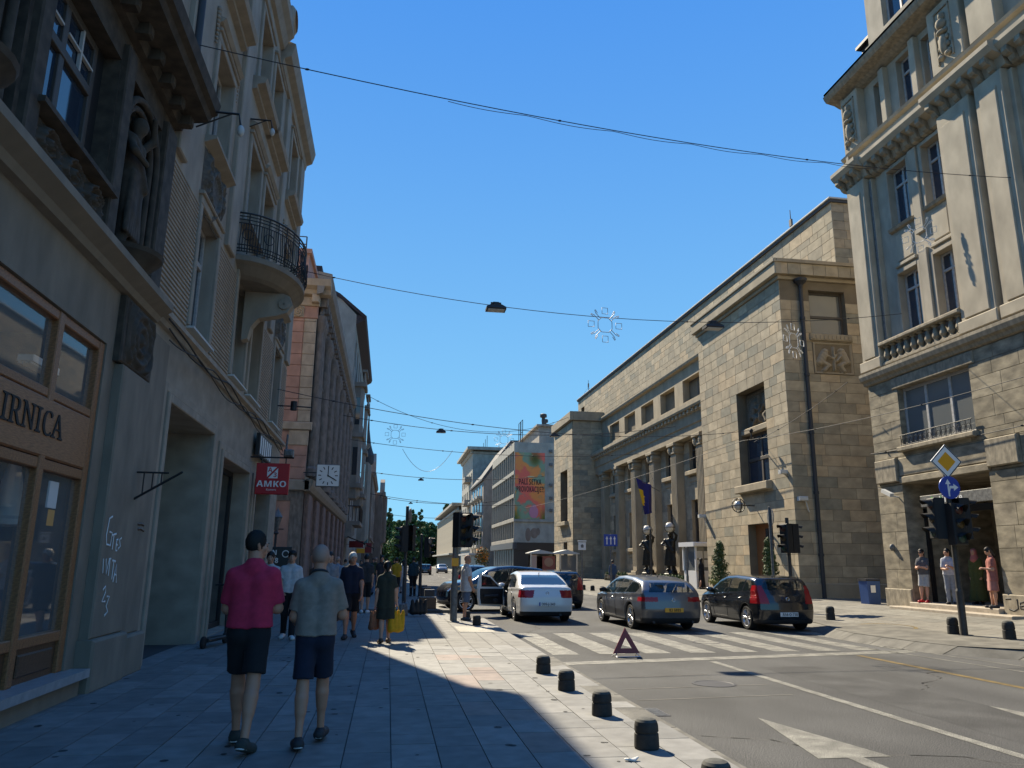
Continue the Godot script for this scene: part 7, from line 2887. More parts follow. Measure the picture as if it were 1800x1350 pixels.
# ---------------------------------------------------------------- cars: one smooth shell cut from side, plan and section outlines
class Shell:
	var top: PackedFloat32Array      # height of the centre line every 2 cm from x = -2.6
	var half: PackedFloat32Array
	var rear: PackedFloat32Array     # x of the rear face every 2 cm of height
	var front: PackedFloat32Array
	var belt_a := 0.0
	var belt_b := 0.0
	var tumble := 0.3
	var floor_y := 0.2
	var wheels := []
	var wr := 0.35
	var hw := 0.9

	static func table(p: Array, from: float, n: int, smooth: int) -> PackedFloat32Array:
		var r := PackedFloat32Array()
		for i in n:
			var x := from + i * 0.02
			var y: float = p[1]
			for j in range(0, p.size() - 2, 2):
				if x >= p[j]:
					var w := clampf((x - p[j]) / (p[j + 2] - p[j]), 0, 1)
					y = lerpf(p[j + 1], p[j + 3], w)
			r.push_back(y)
		for k in smooth:
			var q := r.duplicate()
			for i in range(1, n - 1):
				q[i] = (r[i - 1] + r[i] * 2 + r[i + 1]) / 4
			r = q
		return r

	func at(t: PackedFloat32Array, u: float) -> float:
		var i := clampi(int(u), 0, t.size() - 2)
		return lerpf(t[i], t[i + 1], clampf(u - i, 0, 1))

	func belt(x: float) -> float:
		return belt_a + belt_b * x

	func smax(a: float, b: float, k: float) -> float:
		var g := maxf(k - absf(a - b), 0.0) / k
		return maxf(a, b) + g * g * k * 0.25

	func d(p: Vector3) -> float:
		var u := (p.x + 2.6) * 50.0
		var v := p.y * 50.0
		var zz := p.z * p.z
		var ty := at(top, u)
		var sl := (at(top, u + 3) - at(top, u - 3)) / 0.12
		var dt := (p.y - ty + 0.045 * zz) / sqrt(1.0 + sl * sl)
		var w := at(half, u)
		var b := belt(p.x)
		if p.y < b:
			var q := (p.y - 0.6) / 0.5
			w -= 0.045 * q * q + 0.01 * smoothstep(0.1, 0.0, absf(p.y - b + 0.1))
		else:
			w -= 0.03 + (p.y - b) * tumble
		var ds := absf(p.z) - w
		var n := zz * zz
		var dr := at(rear, v) + 0.10 * zz + 0.14 * n - p.x
		var df := p.x - at(front, v) + 0.16 * zz + 0.26 * n
		var e := smax(dt, ds, 0.13 if p.y > b else 0.06)
		e = smax(e, dr, 0.07)
		e = smax(e, df, 0.12)
		e = smax(e, floor_y - p.y, 0.06)
		for x in wheels:
			var c := sqrt((p.x - x) * (p.x - x) + (p.y - wr - 0.01) * (p.y - wr - 0.01)) - wr - 0.045
			e = maxf(e, -maxf(c, hw - 0.27 - absf(p.z)))
		return e

	func hit(x: float, y: float, s: float) -> Vector3:
		# outermost z on that side
		var z := 1.1
		for i in 60:
			var e := d(Vector3(x, y, z * s))
			if e < 0.002:
				break
			z -= maxf(e * 0.7, 0.004)
		return Vector3(x, y, z * s)

	func hit_rear(y: float, z: float) -> Vector3:
		var x := -2.9
		for i in 60:
			var e := d(Vector3(x, y, z))
			if e < 0.002:
				break
			x += maxf(e * 0.7, 0.004)
		return Vector3(x, y, z)


func make_shell(o: Dictionary) -> Shell:
	var s := Shell.new()
	s.top = Shell.table(o.top, -2.6, 262, 7)
	s.half = Shell.table(o.half, -2.6, 262, 14)
	s.rear = Shell.table(o.rear, 0.0, 90, 3)
	s.front = Shell.table(o.front, 0.0, 90, 4)
	s.belt_a = o.belt[0]
	s.belt_b = o.belt[1]
	s.tumble = o.get("tumble", 0.34)
	s.wheels = o.wheels
	s.wr = o.get("wr", 0.33)
	s.hw = o.get("hw", 0.9)
	s.floor_y = o.get("floor", 0.19)
	return s


func car(label: String, at: Vector3, yaw: float, o: Dictionary, cell := 0.028) -> Node3D:
	var t := thing("parked_car" if o.get("parked", false) else "car", label, "car", at, yaw, "cars on the street")
	var s := make_shell(o)
	var l0: float = o.rear_end - 0.1
	var l1: float = o.front_end + 0.1
	var fd := Field.new(V(l0, 0.12, -1.0), V(l1, o.height + 0.06, 1.0), cell, 0.02)
	# fill: coarse blocks first
	var B := 4
	for z in range(0, fd.nz, B):
		for y in range(0, fd.ny, B):
			for x in range(0, fd.nx, B):
				var c := fd.lo + V(x + 1.5, y + 1.5, z + 1.5) * cell
				var dc := s.d(c)
				var lim := cell * 4.2
				for zz in range(z, mini(z + B, fd.nz)):
					for yy in range(y, mini(y + B, fd.ny)):
						var row := (zz * fd.ny + yy) * fd.nx
						for xx in range(x, mini(x + B, fd.nx)):
							if absf(dc) > lim:
								fd.a[row + xx] = 0.0 if dc > 0 else 999.0
							else:
								fd.a[row + xx] = exp(clampf(-s.d(fd.lo + V(xx, yy, zz) * cell) / cell, -6.5, 6.5))
	var all := MB.new()
	fd.into(all)
	# sort the faces into paint, glass, lamps and trim
	var sets := {}
	var gl: Dictionary = o.glass
	for i in range(0, all.v.size(), 3):
		var c: Vector3 = (all.v[i] + all.v[i + 1] + all.v[i + 2]) / 3.0
		var n: Vector3 = (all.n[i] + all.n[i + 1] + all.n[i + 2]).normalized()
		var k := "body"
		if o.has("open") and c.z < -0.5 and c.x > o.open[0] and c.x < o.open[1] and c.y > o.open[2] and c.y < s.at(s.top, (c.x + 2.6) * 50.0) - 0.1:
			continue
		var ty := s.at(s.top, (c.x + 2.6) * 50.0)
		var b := s.belt(c.x)
		if c.y > b + 0.025:
			if absf(n.z) > 0.6 and c.y < ty - 0.085 - 0.02 * absf(n.y):
				var sx: float = c.x + (c.y - b) * gl.lean
				var fx: float = c.x + (c.y - b) * gl.a_slope
				if sx > gl.c and fx < gl.a:
					var idx := 0
					var on := true
					for p in gl.pillars:
						if absf(sx - p) < 0.035:
							on = false
						if sx < p:
							idx += 1
					if on:
						k = "side_window %d %s" % [idx, "l" if c.z < 0 else "r"]
			elif c.x < 0 and n.x < -0.2 and c.y > gl.rear[0] and c.y < gl.rear[1] and absf(c.z) < gl.rear[2] - (c.y - gl.rear[0]) * gl.rear[3]:
				k = "rear_window"
			elif c.x > 0 and n.x > 0.3 and c.y > gl.front[0] and c.y < gl.front[1] and absf(c.z) < gl.front[2] - (c.y - gl.front[0]) * 0.35:
				k = "windscreen"
		for bx in o.get("lamps", []):
			# [y0, y1, z0, z1, slant, x limit] on the rear
			if c.x < bx[5] and c.y > bx[0] and c.y < bx[1] and absf(c.z) > bx[2] + (c.y - bx[0]) * bx[4] and absf(c.z) < bx[3]:
				k = "tail_light l" if c.z < 0 else "tail_light r"
		for bx in o.get("heads", []):
			if c.x > bx[5] and c.y > bx[0] and c.y < bx[1] and absf(c.z) > bx[2]:
				k = "headlight l" if c.z < 0 else "headlight r"
		if c.y < o.get("trim_y", 0.26) or (c.x < o.rear_end + 0.35 and c.y < o.get("bumper_y", 0.3)):
			k = "bumper"
		if absf(c.z) < s.hw - 0.07 and absf(n.z) < 0.95:
			for x in s.wheels:
				if absf(c.x - x) < s.wr + 0.06 and c.y < 2 * s.wr + 0.08:
					if absf(n.y) < 0.99 and c.distance_to(V(x, s.wr, c.z)) < s.wr + 0.07:
						k = "bumper"
		if not sets.has(k):
			sets[k] = MB.new()
		var m: MB = sets[k]
		for j in 3:
			m.v.push_back(all.v[i + j])
			m.n.push_back(all.n[i + j])
	for k in sets:
		var nm: String = k.split(" ")[0]
		var mt: Material = o.paint
		if nm.ends_with("window") or nm == "windscreen":
			mt = M[o.get("glass_mat", "car pane")] if nm == "rear_window" else M["car pane"]
		elif nm == "tail_light":
			mt = M["tail light"]
		elif nm == "headlight":
			mt = M["chrome"]
		elif nm == "bumper":
			mt = M["plastic"]
		part(t, nm, sets[k], mt)
	# cabin seen through the panes
	var cf := MB.new()
	cf.bx(V(o.rear_end + 0.45, 0.3, -0.72), V(1.15, 0.62, 0.72))
	cf.bx(V(0.75, 0.62, -0.7), V(1.1, s.belt(0.9) - 0.02, 0.7))
	part(t, "cabin_floor", cf, M["black"])
	if not seat_mesh:
		var sb := MB.new()
		blob(sb, [[V(-0.05, 0.52, 0), V(0.35, 0.5, 0), 0.2, 0.17, []], [V(-0.1, 0.56, 0), V(-0.28, 1.0, 0), 0.17, 0.15, []], [V(-0.32, 1.13, -0.05), V(-0.32, 1.13, 0.05), 0.09, 0.09, []]], 0.03, 0.03)
		seat_mesh = sb.mesh()
	for p in [[0.0, -0.38], [0.0, 0.38], [-0.95, -0.4], [-0.95, 0.0], [-0.95, 0.4]]:
		put(t, "seat", seat_mesh, M["dark iron"], Transform3D(Basis(), V(p[0], o.height - 1.43, p[1])))
	if true:
		var hl := MB.new()
		var ring := PackedVector3Array()
		for i in 18:
			ring.push_back(V(0.62 + sin(TAU * i / 18) * 0.06, o.height - 0.58 + sin(TAU * i / 18) * 0.17, -0.38 + cos(TAU * i / 18) * 0.18))
		hl.tube(ring, 0.016, 5, -1.0, true)
		part(t, "steering_wheel", hl, M["black"])
	# wheels
	var wm := wheel_meshes(s.wr, o.get("spokes", 5))
	for x in s.wheels:
		for sd in [-1, 1]:
			var w := put(t, "wheel", wm[0], M["tyre"], Transform3D(Basis(Vector3.RIGHT, PI / 2 * sd), V(x, s.wr, sd * (s.hw - 0.13))))
			put(w, "rim", wm[1], M["rim"])
	# shut lines, handles, mirrors
	var gap := MB.new()
	for sd in [-1.0, 1.0]:
		for line in o.get("lines", []):
			var p := PackedVector3Array()
			for i in range(0, line.size() - 2, 2):
				for j in 6:
					p.push_back(s.hit(lerpf(line[i], line[i + 2], j / 5.0), lerpf(line[i + 1], line[i + 3], j / 5.0), sd))
			gap.tube(p, 0.0065, 4)
	part(t, "shut_line", gap, M["black"])
	for sd in [-1.0, 1.0]:
		for h in o.get("handles", []):
			var b := MB.new()
			var p := s.hit(h[0], h[1], sd)
			b.ball(p, V(0.11, 0.022, 0.03), 6)
			part(t, "door_handle", b, o.get("handle_mat", o.paint))
		var mp := s.hit(o.mirror[0], o.mirror[1], sd)
		var b2 := MB.new()
		b2.ball(mp + V(0, 0.03, sd * 0.1), V(0.075, 0.075, 0.12), 8)
		part(t, "wing_mirror", b2, o.get("mirror_mat", o.paint))
	if o.has("strip"):
		for sd in [-1.0, 1.0]:
			var p := PackedVector3Array()
			for i in 20:
				var x: float = lerpf(gl.c - 0.02, gl.a + 0.1, i / 19.0)
				p.push_back(s.hit(x, s.belt(x) + 0.015, sd))
			var b := MB.new()
			b.tube(p, 0.009, 5)
			part(t, "chrome_strip", b, M["chrome"])
	# number plate and badge on the tail
	var pl: Dictionary = o.plate
	var pp := s.hit_rear(pl.y, 0)
	var pn := put(t, "number_plate", plate_mesh(), pl.mat, Transform3D(Basis(Vector3.UP, -PI / 2), pp + V(-0.012, 0, 0)))
	txt(pn, pl.text, "Droid Sans", 0.075, V(0.02, 0, 0.008), Basis.from_scale(V(0.9, 1, 1)), M["black"], "plate_text", 0.004, true)
	if pl.get("band", false):
		var b := MB.new()
		b.bx(V(-0.26, -0.052, 0.007), V(-0.22, 0.052, 0.0095))
		part(pn, "blue_band", b, M["blue sign"])
	var bp := s.hit_rear(o.badge_y, 0)
	var bd := MB.new()
	var ring := PackedVector3Array()
	for i in 16:
		ring.push_back(bp + V(-0.01, sin(TAU * i / 16) * 0.045, cos(TAU * i / 16) * 0.045))
	bd.tube(ring, 0.008, 5, -1.0, true)
	bd.tube(pv3([bp + V(-0.01, 0, -0.04), bp + V(-0.01, 0, 0.04)]), 0.008, 5)
	part(t, "badge", bd, M["chrome"])
	if o.has("wiper"):
		var b := MB.new()
		var w0 := s.hit_rear(o.wiper, 0.0)
		var w1 := s.hit_rear(o.wiper + 0.2, 0.22)
		b.tube(pv3([w0 + V(-0.02, 0, 0), w1 + V(-0.02, 0, 0)]), 0.009, 5, 0.005)
		part(t, "rear_wiper", b, M["black"])
	if o.has("exhaust"):
		for z in o.exhaust:
			var b := MB.new()
			b.tube(pv3([V(o.rear_end + 0.35, 0.24, z), V(o.rear_end + 0.08, 0.24, z)]), 0.035, 8)
			part(t, "exhaust", b, M["dark iron"])
	var an := MB.new()
	var ax: float = o.get("aerial_x", o.rear_end + 0.9)
	var ay := s.at(s.top, (ax + 2.6) * 50.0)
	an.tube(pv3([V(ax, ay - 0.01, 0), V(ax - 0.1, ay + 0.07, 0)]), 0.016, 5, 0.006)
	part(t, "aerial", an, M["black"])
	return t


var seat_mesh: Mesh


func plate_mesh() -> ArrayMesh:
	var b := MB.new()
	b.cb(V(-0.26, -0.055, -0.01), V(0.26, 0.055, 0.007), 0.004)
	return b.mesh()


func wheel_meshes(r: float, spokes: int) -> Array:
	var b := MB.new()
	b.lathe(pv2([0.0, -0.1, r * 0.68, -0.1, r * 0.72, -0.105, r * 0.9, -0.11, r * 0.98, -0.085, r, -0.05, r, 0.05, r * 0.98, 0.085, r * 0.9, 0.11, r * 0.72, 0.105, r * 0.69, 0.09, r * 0.67, 0.02, 0.0, 0.02]), 36)
	var tyre := b.mesh()
	b = MB.new()
	b.lathe(pv2([r * 0.6, 0.06, r * 0.66, 0.1, r * 0.70, 0.108, r * 0.70, 0.09]), 36)
	b.lathe(pv2([r * 0.12, 0.06, r * 0.12, 0.085, 0.0, 0.09]), 12)
	for i in spokes:
		var a := TAU * i / spokes
		for e in [-0.16, 0.16]:
			var d0 := V(cos(a + e * 0.8), 0, sin(a + e * 0.8))
			var d1 := V(cos(a + e), 0, sin(a + e))
			b.tube(pv3([d0 * r * 0.1 + V(0, 0.07, 0), d1 * r * 0.66 + V(0, 0.085, 0)]), 0.02, 5, 0.026)
	return [tyre, b.mesh()]


func make_cars() -> void:
	var white := mat("white paint", 0.66, 0.66, 0.64, 0.25)
	var grey := mat("graphite paint", 0.12, 0.122, 0.128, 0.3)
	grey.metallic = 0.5
	var black := mat("black paint", 0.012, 0.014, 0.017, 0.18)
	var dark := mat("dark blue paint", 0.012, 0.013, 0.018, 0.2)
	for m in [white, grey, black, dark]:
		m.clearcoat_enabled = true
		m.clearcoat = 0.8
		m.clearcoat_roughness = 0.04
	var half := [-2.6, 0.72, -2.2, 0.84, -1.5, 0.905, 0.0, 0.915, 1.2, 0.9, 1.9, 0.85, 2.6, 0.7]
	var sedan := {"paint": white, "open": [-0.16, 1.0, 0.34], "top": [-2.6, 0.94, -2.38, 1.0, -2.25, 1.05, -1.85, 1.09, -1.3, 1.31, -0.7, 1.455, -0.1, 1.49, 0.4, 1.45, 0.75, 1.33, 1.4, 1.02, 2.0, 0.9, 2.4, 0.74, 2.6, 0.6], "half": [-2.6, 0.68, -2.2, 0.80, -1.5, 0.87, 0.0, 0.885, 1.2, 0.87, 1.9, 0.82, 2.6, 0.7], "hw": 0.875, "rear": [0.0, -2.2, 0.3, -2.33, 0.5, -2.4, 0.75, -2.38, 0.95, -2.3, 1.1, -2.27, 1.8, -2.2],
		"front": [0.0, 2.3, 0.5, 2.4, 0.7, 2.38, 0.9, 2.2, 1.8, 2.0], "belt": [0.93, -0.035], "wheels": [-1.32, 1.4], "wr": 0.335, "rear_end": -2.42, "front_end": 2.4, "height": 1.49,
		"glass": {"c": -1.45, "a": 1.15, "lean": -0.75, "a_slope": 1.35, "pillars": [-0.25], "rear": [1.09, 1.37, 0.72, 0.55], "front": [1.05, 1.42, 0.76]},
		"lamps": [[0.73, 0.94, 0.43, 1.0, -0.22, -1.95]], "heads": [[0.6, 0.78, 0.45, 1, 0, 1.9]], "lines": [[-0.2, 0.92, -0.2, 0.3, 0.85, 0.3, 1.0, 0.9], [-1.0, 0.6, -0.9, 0.95], [-0.95, 0.9, -1.0, 0.55]], "handles": [[-0.9, 0.83], [0.1, 0.82]], "mirror": [0.95, 0.97],
		"plate": {"y": 0.55, "mat": M["white"], "text": "O09-J-343", "band": true}, "badge_y": 0.86, "bumper_y": 0.33, "glass_mat": "glass blue", "spokes": 7, "aerial_x": -0.95, "exhaust": [0.4]}
	var sd := car("white saloon seen from behind with its driver's door standing open", V(4.75, -0.13, -25.7), PI / 2, sedan)
	var b := MB.new()
	b.prism(pv2([-1.06, 0.36, -0.1, 0.3, 0.0, 0.4, 0.02, 0.9, -0.12, 0.94, -0.62, 1.32, -1.06, 1.38, -1.14, 0.92, -1.12, 0.6]), -0.04, 0.03)
	var dr := put(sd, "open_door", b.mesh(), white, Transform3D(Basis(Vector3.UP, -0.95), V(0.96, 0, -0.87)))
	b = MB.new()
	b.prism(pv2([-1.0, 0.96, -0.2, 0.95, -0.62, 1.26, -1.0, 1.31]), -0.044, 0.034)
	part(dr, "side_window", b, M["car glass"])
	b = MB.new()
	b.prism(pv2([-1.0, 0.42, -0.08, 0.38, -0.04, 0.88, -1.06, 0.9, -1.05, 0.6]), 0.03, 0.075)
	part(dr, "door_trim", b, M["plastic"])
	b = MB.new()
	b.cb(V(-0.95, 0.62, 0.075), V(-0.3, 0.7, 0.13), 0.02)
	b.ball(V(-0.4, 0.5, 0.08), V(0.12, 0.08, 0.03), 6)
	part(dr, "arm_rest", b, M["dark iron"])
	var brake := {"paint": grey, "top": [-2.6, 0.98, -2.3, 1.02, -2.2, 1.08, -2.0, 1.24, -1.8, 1.31, -1.1, 1.40, -0.3, 1.435, 0.3, 1.41, 0.7, 1.30, 1.35, 1.0, 2.0, 0.87, 2.35, 0.72, 2.6, 0.6], "half": half, "rear": [0.0, -2.15, 0.3, -2.3, 0.55, -2.37, 0.8, -2.34, 0.92, -2.3, 1.05, -2.24, 1.3, -1.92, 1.8, -1.6],
		"front": [0.0, 2.25, 0.5, 2.33, 0.7, 2.3, 0.9, 2.1, 1.8, 2.0], "belt": [0.90, -0.035], "wheels": [-1.33, 1.4], "wr": 0.335, "rear_end": -2.38, "front_end": 2.33, "height": 1.435, "tumble": 0.42,
		"glass": {"c": -1.72, "a": 1.1, "lean": 1.2, "a_slope": 1.4, "pillars": [-0.85, 0.0], "rear": [0.99, 1.25, 0.64, 0.5], "front": [1.03, 1.38, 0.74]},
		"lamps": [[0.76, 0.88, 0.42, 1.0, 0.1, -1.9]], "heads": [[0.6, 0.76, 0.45, 1, 0, 1.9]], "lines": [[-0.1, 0.9, -0.15, 0.3, 0.8, 0.3, 0.98, 0.88], [-0.95, 0.55, -0.8, 0.92]], "handles": [[-0.72, 0.8], [0.2, 0.79]], "mirror": [0.95, 0.95], "mirror_mat": M["black"], "handle_mat": M["chrome"], "strip": true,
		"plate": {"y": 0.55, "mat": mat("plate amber", 0.75, 0.36, 0.03, 0.5), "text": "83 S8BS"}, "badge_y": 0.81, "bumper_y": 0.34, "spokes": 5, "wiper": 1.0, "aerial_x": -1.2, "exhaust": [-0.55, 0.55]}
	car("graphite estate coupe with amber number plate, between the white saloon and the black hatchback", V(7.52, -0.13, -22.75), PI / 2 + 0.03, brake)
	var hatch := {"paint": black, "top": [-2.6, 1.2, -2.05, 1.33, -1.85, 1.39, -1.4, 1.445, -0.5, 1.48, 0.1, 1.455, 0.5, 1.36, 1.2, 1.03, 1.75, 0.92, 2.1, 0.75, 2.6, 0.5], "half": [-2.6, 0.66, -2.1, 0.8, -1.5, 0.88, 0.0, 0.89, 1.2, 0.87, 1.8, 0.82, 2.3, 0.7], "rear": [0.0, -1.95, 0.3, -2.07, 0.55, -2.12, 0.75, -2.1, 0.95, -2.03, 1.15, -1.93, 1.38, -1.78, 1.8, -1.5],
		"front": [0.0, 2.05, 0.5, 2.12, 0.7, 2.08, 0.9, 1.9, 1.8, 1.7], "belt": [0.94, -0.06], "wheels": [-1.3, 1.33], "wr": 0.325, "rear_end": -2.12, "front_end": 2.1, "height": 1.48, "hw": 0.875, "tumble": 0.3,
		"glass": {"c": -1.55, "a": 1.0, "lean": 0.35, "a_slope": 1.3, "pillars": [-1.12, -0.2], "rear": [1.0, 1.33, 0.66, 0.35], "front": [1.04, 1.42, 0.72]},
		"lamps": [[0.72, 1.2, 0.52, 1.0, 0.22, -1.6]], "heads": [[0.6, 0.82, 0.45, 1, 0, 1.6]], "lines": [[-0.2, 0.93, -0.2, 0.3, 0.7, 0.3, 0.88, 0.88], [-0.98, 0.55, -0.8, 0.95]], "handles": [[-0.95, 0.84], [-0.02, 0.82]], "mirror": [0.85, 0.98],
		"plate": {"y": 0.45, "mat": M["white"], "text": "A54-O-730"}, "badge_y": 0.85, "bumper_y": 0.3, "spokes": 6, "wiper": 1.02, "aerial_x": -1.4}
	var ht := car("black hatchback with tall red tail lights, rightmost car at the crossing", V(10.72, -0.13, -22.3), PI / 2 + 0.02, hatch)
	var suv := {"paint": dark, "top": [-2.6, 1.2, -2.15, 1.42, -1.9, 1.5, -1.4, 1.58, -0.5, 1.64, 0.1, 1.6, 0.5, 1.48, 1.1, 1.13, 1.8, 1.02, 2.1, 0.86, 2.6, 0.5], "half": half, "rear": [0.0, -1.98, 0.3, -2.12, 0.6, -2.18, 0.9, -2.12, 1.15, -2.0, 1.5, -1.8, 1.8, -1.6],
		"front": [0.0, 2.05, 0.5, 2.17, 0.75, 2.15, 1.0, 1.95, 1.8, 1.8], "belt": [1.04, -0.05], "wheels": [-1.33, 1.36], "wr": 0.36, "rear_end": -2.18, "front_end": 2.17, "height": 1.64, "floor": 0.24,
		"glass": {"c": -1.6, "a": 1.0, "lean": 0.5, "a_slope": 1.2, "pillars": [-1.2, -0.2], "rear": [1.1, 1.45, 0.66, 0.35], "front": [1.15, 1.56, 0.74]},
		"lamps": [[0.85, 1.05, 0.5, 1.0, 0.1, -1.7]], "heads": [[0.72, 0.9, 0.42, 1, 0, 1.7]], "lines": [[-0.2, 1.0, -0.2, 0.36, 0.72, 0.36, 0.9, 0.98], [-1.0, 0.6, -0.85, 1.02]], "handles": [[-0.95, 0.92]], "mirror": [0.85, 1.06],
		"plate": {"y": 0.6, "mat": M["white"], "text": "K51-T-208"}, "badge_y": 0.9, "bumper_y": 0.42, "trim_y": 0.36, "spokes": 5, "aerial_x": -1.4}
	var sv := car("dark off road car standing across the lane with its nose to the left pavement", V(4.0, -0.13, -29.75), PI + 0.2, suv)
	var c5 := copy_of(ht, "car", "dark small car just ahead of the white saloon", V(6.85, -0.13, -32.5), PI / 2)
	c5.get_node("body").material_override = dark
	copy_of(ht, "car", "tiny dark car far down the left lane", V(5.2, -0.13, -112), PI / 2)
	var c7 := copy_of(sv, "car", "dark car waiting beyond the off road car, its roof just showing", V(4.9, -0.13, -47), PI / 2)
	var c8 := copy_of(ht, "car", "pale car far down the street in the oncoming lane", V(8.8, -0.13, -130), -PI / 2)
	c8.get_node("body").material_override = grey


# ---------------------------------------------------------------- smooth bodies from fields
class Field:
	var lo: Vector3
	var h: float
	var nx: int
	var ny: int
	var nz: int
	var a: PackedFloat32Array
	var k: float

	func _init(l: Vector3, u: Vector3, cell: float, kk: float) -> void:
		h = cell
		k = kk
		var m := 3.0 * cell
		lo = l - Vector3(m, m, m)
		nx = int((u.x - lo.x + m) / h) + 2
		ny = int((u.y - lo.y + m) / h) + 2
		nz = int((u.z - lo.z + m) / h) + 2
		a.resize(nx * ny * nz)

	# tapered capsule, kept where dot(n, p) <= d for each plane
	func cap(p: Vector3, q: Vector3, ra: float, rb: float, planes: Array, flat := 1.0) -> void:
		var r := maxf(ra, rb) + 4.0 * k
		var l := p.min(q) - Vector3(r, r, r)
		var u := p.max(q) + Vector3(r, r, r)
		var x0 := maxi(int((l.x - lo.x) / h), 0)
		var x1 := mini(int((u.x - lo.x) / h) + 1, nx - 1)
		var y0 := maxi(int((l.y - lo.y) / h), 0)
		var y1 := mini(int((u.y - lo.y) / h) + 1, ny - 1)
		var z0 := maxi(int((l.z - lo.z) / h), 0)
		var z1 := mini(int((u.z - lo.z) / h) + 1, nz - 1)
		var ba := q - p
		var bb := maxf(ba.length_squared(), 1e-9)
		var dr := rb - ra
		var far := 4.5 * k
		var np := planes.size()
		for z in range(z0, z1 + 1):
			var pz := lo.z + z * h - p.z
			for y in range(y0, y1 + 1):
				var py := lo.y + y * h - p.y
				var row := (z * ny + y) * nx
				for x in range(x0, x1 + 1):
					var w := Vector3(lo.x + x * h - p.x, py, pz)
					var t := clampf(w.dot(ba) / bb, 0.0, 1.0)
					var v := w - ba * t
					v.z *= flat
					var d := v.length() - ra - dr * t
					if d < far:
						for i in np:
							var pl: Plane = planes[i]
							d = maxf(d, pl.distance_to(w + p))
						if d < far:
							a[row + x] += exp(-d / k)

	func ell(c: Vector3, r: Vector3, planes: Array) -> void:
		var g := r + Vector3.ONE * 4.0 * k
		var l := c - g
		var u := c + g
		var x0 := maxi(int((l.x - lo.x) / h), 0)
		var x1 := mini(int((u.x - lo.x) / h) + 1, nx - 1)
		var y0 := maxi(int((l.y - lo.y) / h), 0)
		var y1 := mini(int((u.y - lo.y) / h) + 1, ny - 1)
		var z0 := maxi(int((l.z - lo.z) / h), 0)
		var z1 := mini(int((u.z - lo.z) / h) + 1, nz - 1)
		var far := 4.5 * k
		for z in range(z0, z1 + 1):
			for y in range(y0, y1 + 1):
				var row := (z * ny + y) * nx
				for x in range(x0, x1 + 1):
					var w := Vector3(lo.x + x * h, lo.y + y * h, lo.z + z * h)
					var e := (w - c) / r
					var k0 := e.length()
					var k1 := (e / r).length()
					var d := (k0 - 1.0) * k0 / maxf(k1, 1e-6)
					if d < far:
						for pl in planes:
							d = maxf(d, pl.distance_to(w))
						if d < far:
							a[row + x] += exp(-d / k)

	func f(i: int) -> float:
		return -log(maxf(a[i], 1e-3))

	func into(mb: MB, wrinkle: FastNoiseLite = null, amp := 0.0) -> void:
		var sy := nx
		var sz := nx * ny
		var step := [1, sy, sz]
		var at := {}
		var vs := PackedVector3Array()
		var ns := PackedVector3Array()
		for z in range(1, nz - 1):
			for y in range(1, ny - 1):
				var row := (z * ny + y) * nx
				for x in range(1, nx - 1):
					var i := row + x
					var s := a[i] > 1.0
					for ax in 3:
						var j: int = i + step[ax]
						if (a[j] > 1.0) == s:
							continue
						var b: int = step[(ax + 1) % 3]
						var c: int = step[(ax + 2) % 3]
						var quad := [i - b - c, i - c, i, i - b]
						var id := PackedInt32Array()
						for cell in quad:
							if not at.has(cell):
								at[cell] = vs.size()
								var p := corner(cell)
								var n := grad(cell)
								if wrinkle:
									p += n * amp * wrinkle.get_noise_3dv(p * Vector3(1.5, 0.5, 1.5))
								vs.push_back(p)
								ns.push_back(n)
							id.push_back(at[cell])
						if s:
							mb.qn(vs[id[0]], vs[id[1]], vs[id[2]], vs[id[3]], ns[id[0]], ns[id[1]], ns[id[2]], ns[id[3]])
						else:
							mb.qn(vs[id[3]], vs[id[2]], vs[id[1]], vs[id[0]], ns[id[3]], ns[id[2]], ns[id[1]], ns[id[0]])

	func corner(c: int) -> Vector3:
		var x := c % nx
		var y := (c / nx) % ny
		var z := c / (nx * ny)
		var s := Vector3.ZERO
		var m := 0
		var v := PackedFloat32Array()
		for e in 8:
			v.push_back(f(c + (e & 1) + ((e >> 1) & 1) * nx + (e >> 2) * nx * ny))
		for ax in 3:
			var bit := 1 << ax
			for e in 8:
				if e & bit:
					continue
				var va := v[e]
				var vb := v[e | bit]
				if (va < 0) != (vb < 0):
					var t := va / (va - vb)
					var p := Vector3(e & 1, (e >> 1) & 1, e >> 2)
					p[ax] += t
					s += p
					m += 1
		if m:
			s /= m
		return lo + (Vector3(x, y, z) + s) * h

	func grad(c: int) -> Vector3:
		var sz := nx * ny
		var g := Vector3.ZERO
		for e in 8:
			var i := c + (e & 1) + ((e >> 1) & 1) * nx + (e >> 2) * sz
			var vv := f(i)
			g += Vector3(vv if e & 1 else -vv, vv if e & 2 else -vv, vv if e & 4 else -vv)
		return g.normalized()


func blob(mb: MB, caps: Array, cell: float, k: float, amp := 0.0) -> void:
	# caps: [p, q, ra, rb, planes] or [centre, radii, planes] for an ellipsoid
	if caps.is_empty():
		return
	var l := Vector3.ONE * 1e9
	var u := -l
	for c in caps:
		if c[1] is Vector3 and c.size() == 3:
			l = l.min(c[0] - c[1])
			u = u.max(c[0] + c[1])
		else:
			var r := Vector3.ONE * maxf(c[2], c[3])
			l = l.min(c[0] - r).min(c[1] - r)
			u = u.max(c[0] + r).max(c[1] + r)
	var fd := Field.new(l, u, cell, k)
	for c in caps:
		if c.size() == 3:
			fd.ell(c[0], c[1], c[2])
		else:
			fd.cap(c[0], c[1], c[2], c[3], c[4])
	var w: FastNoiseLite = null
	if amp > 0:
		w = FastNoiseLite.new()
		w.frequency = 3.6 if amp > 0.0095 else 28.0
		w.fractal_octaves = 3
		w.domain_warp_enabled = true
		w.domain_warp_amplitude = 0.12
		w.domain_warp_frequency = 2.5
	fd.into(mb, w, amp)


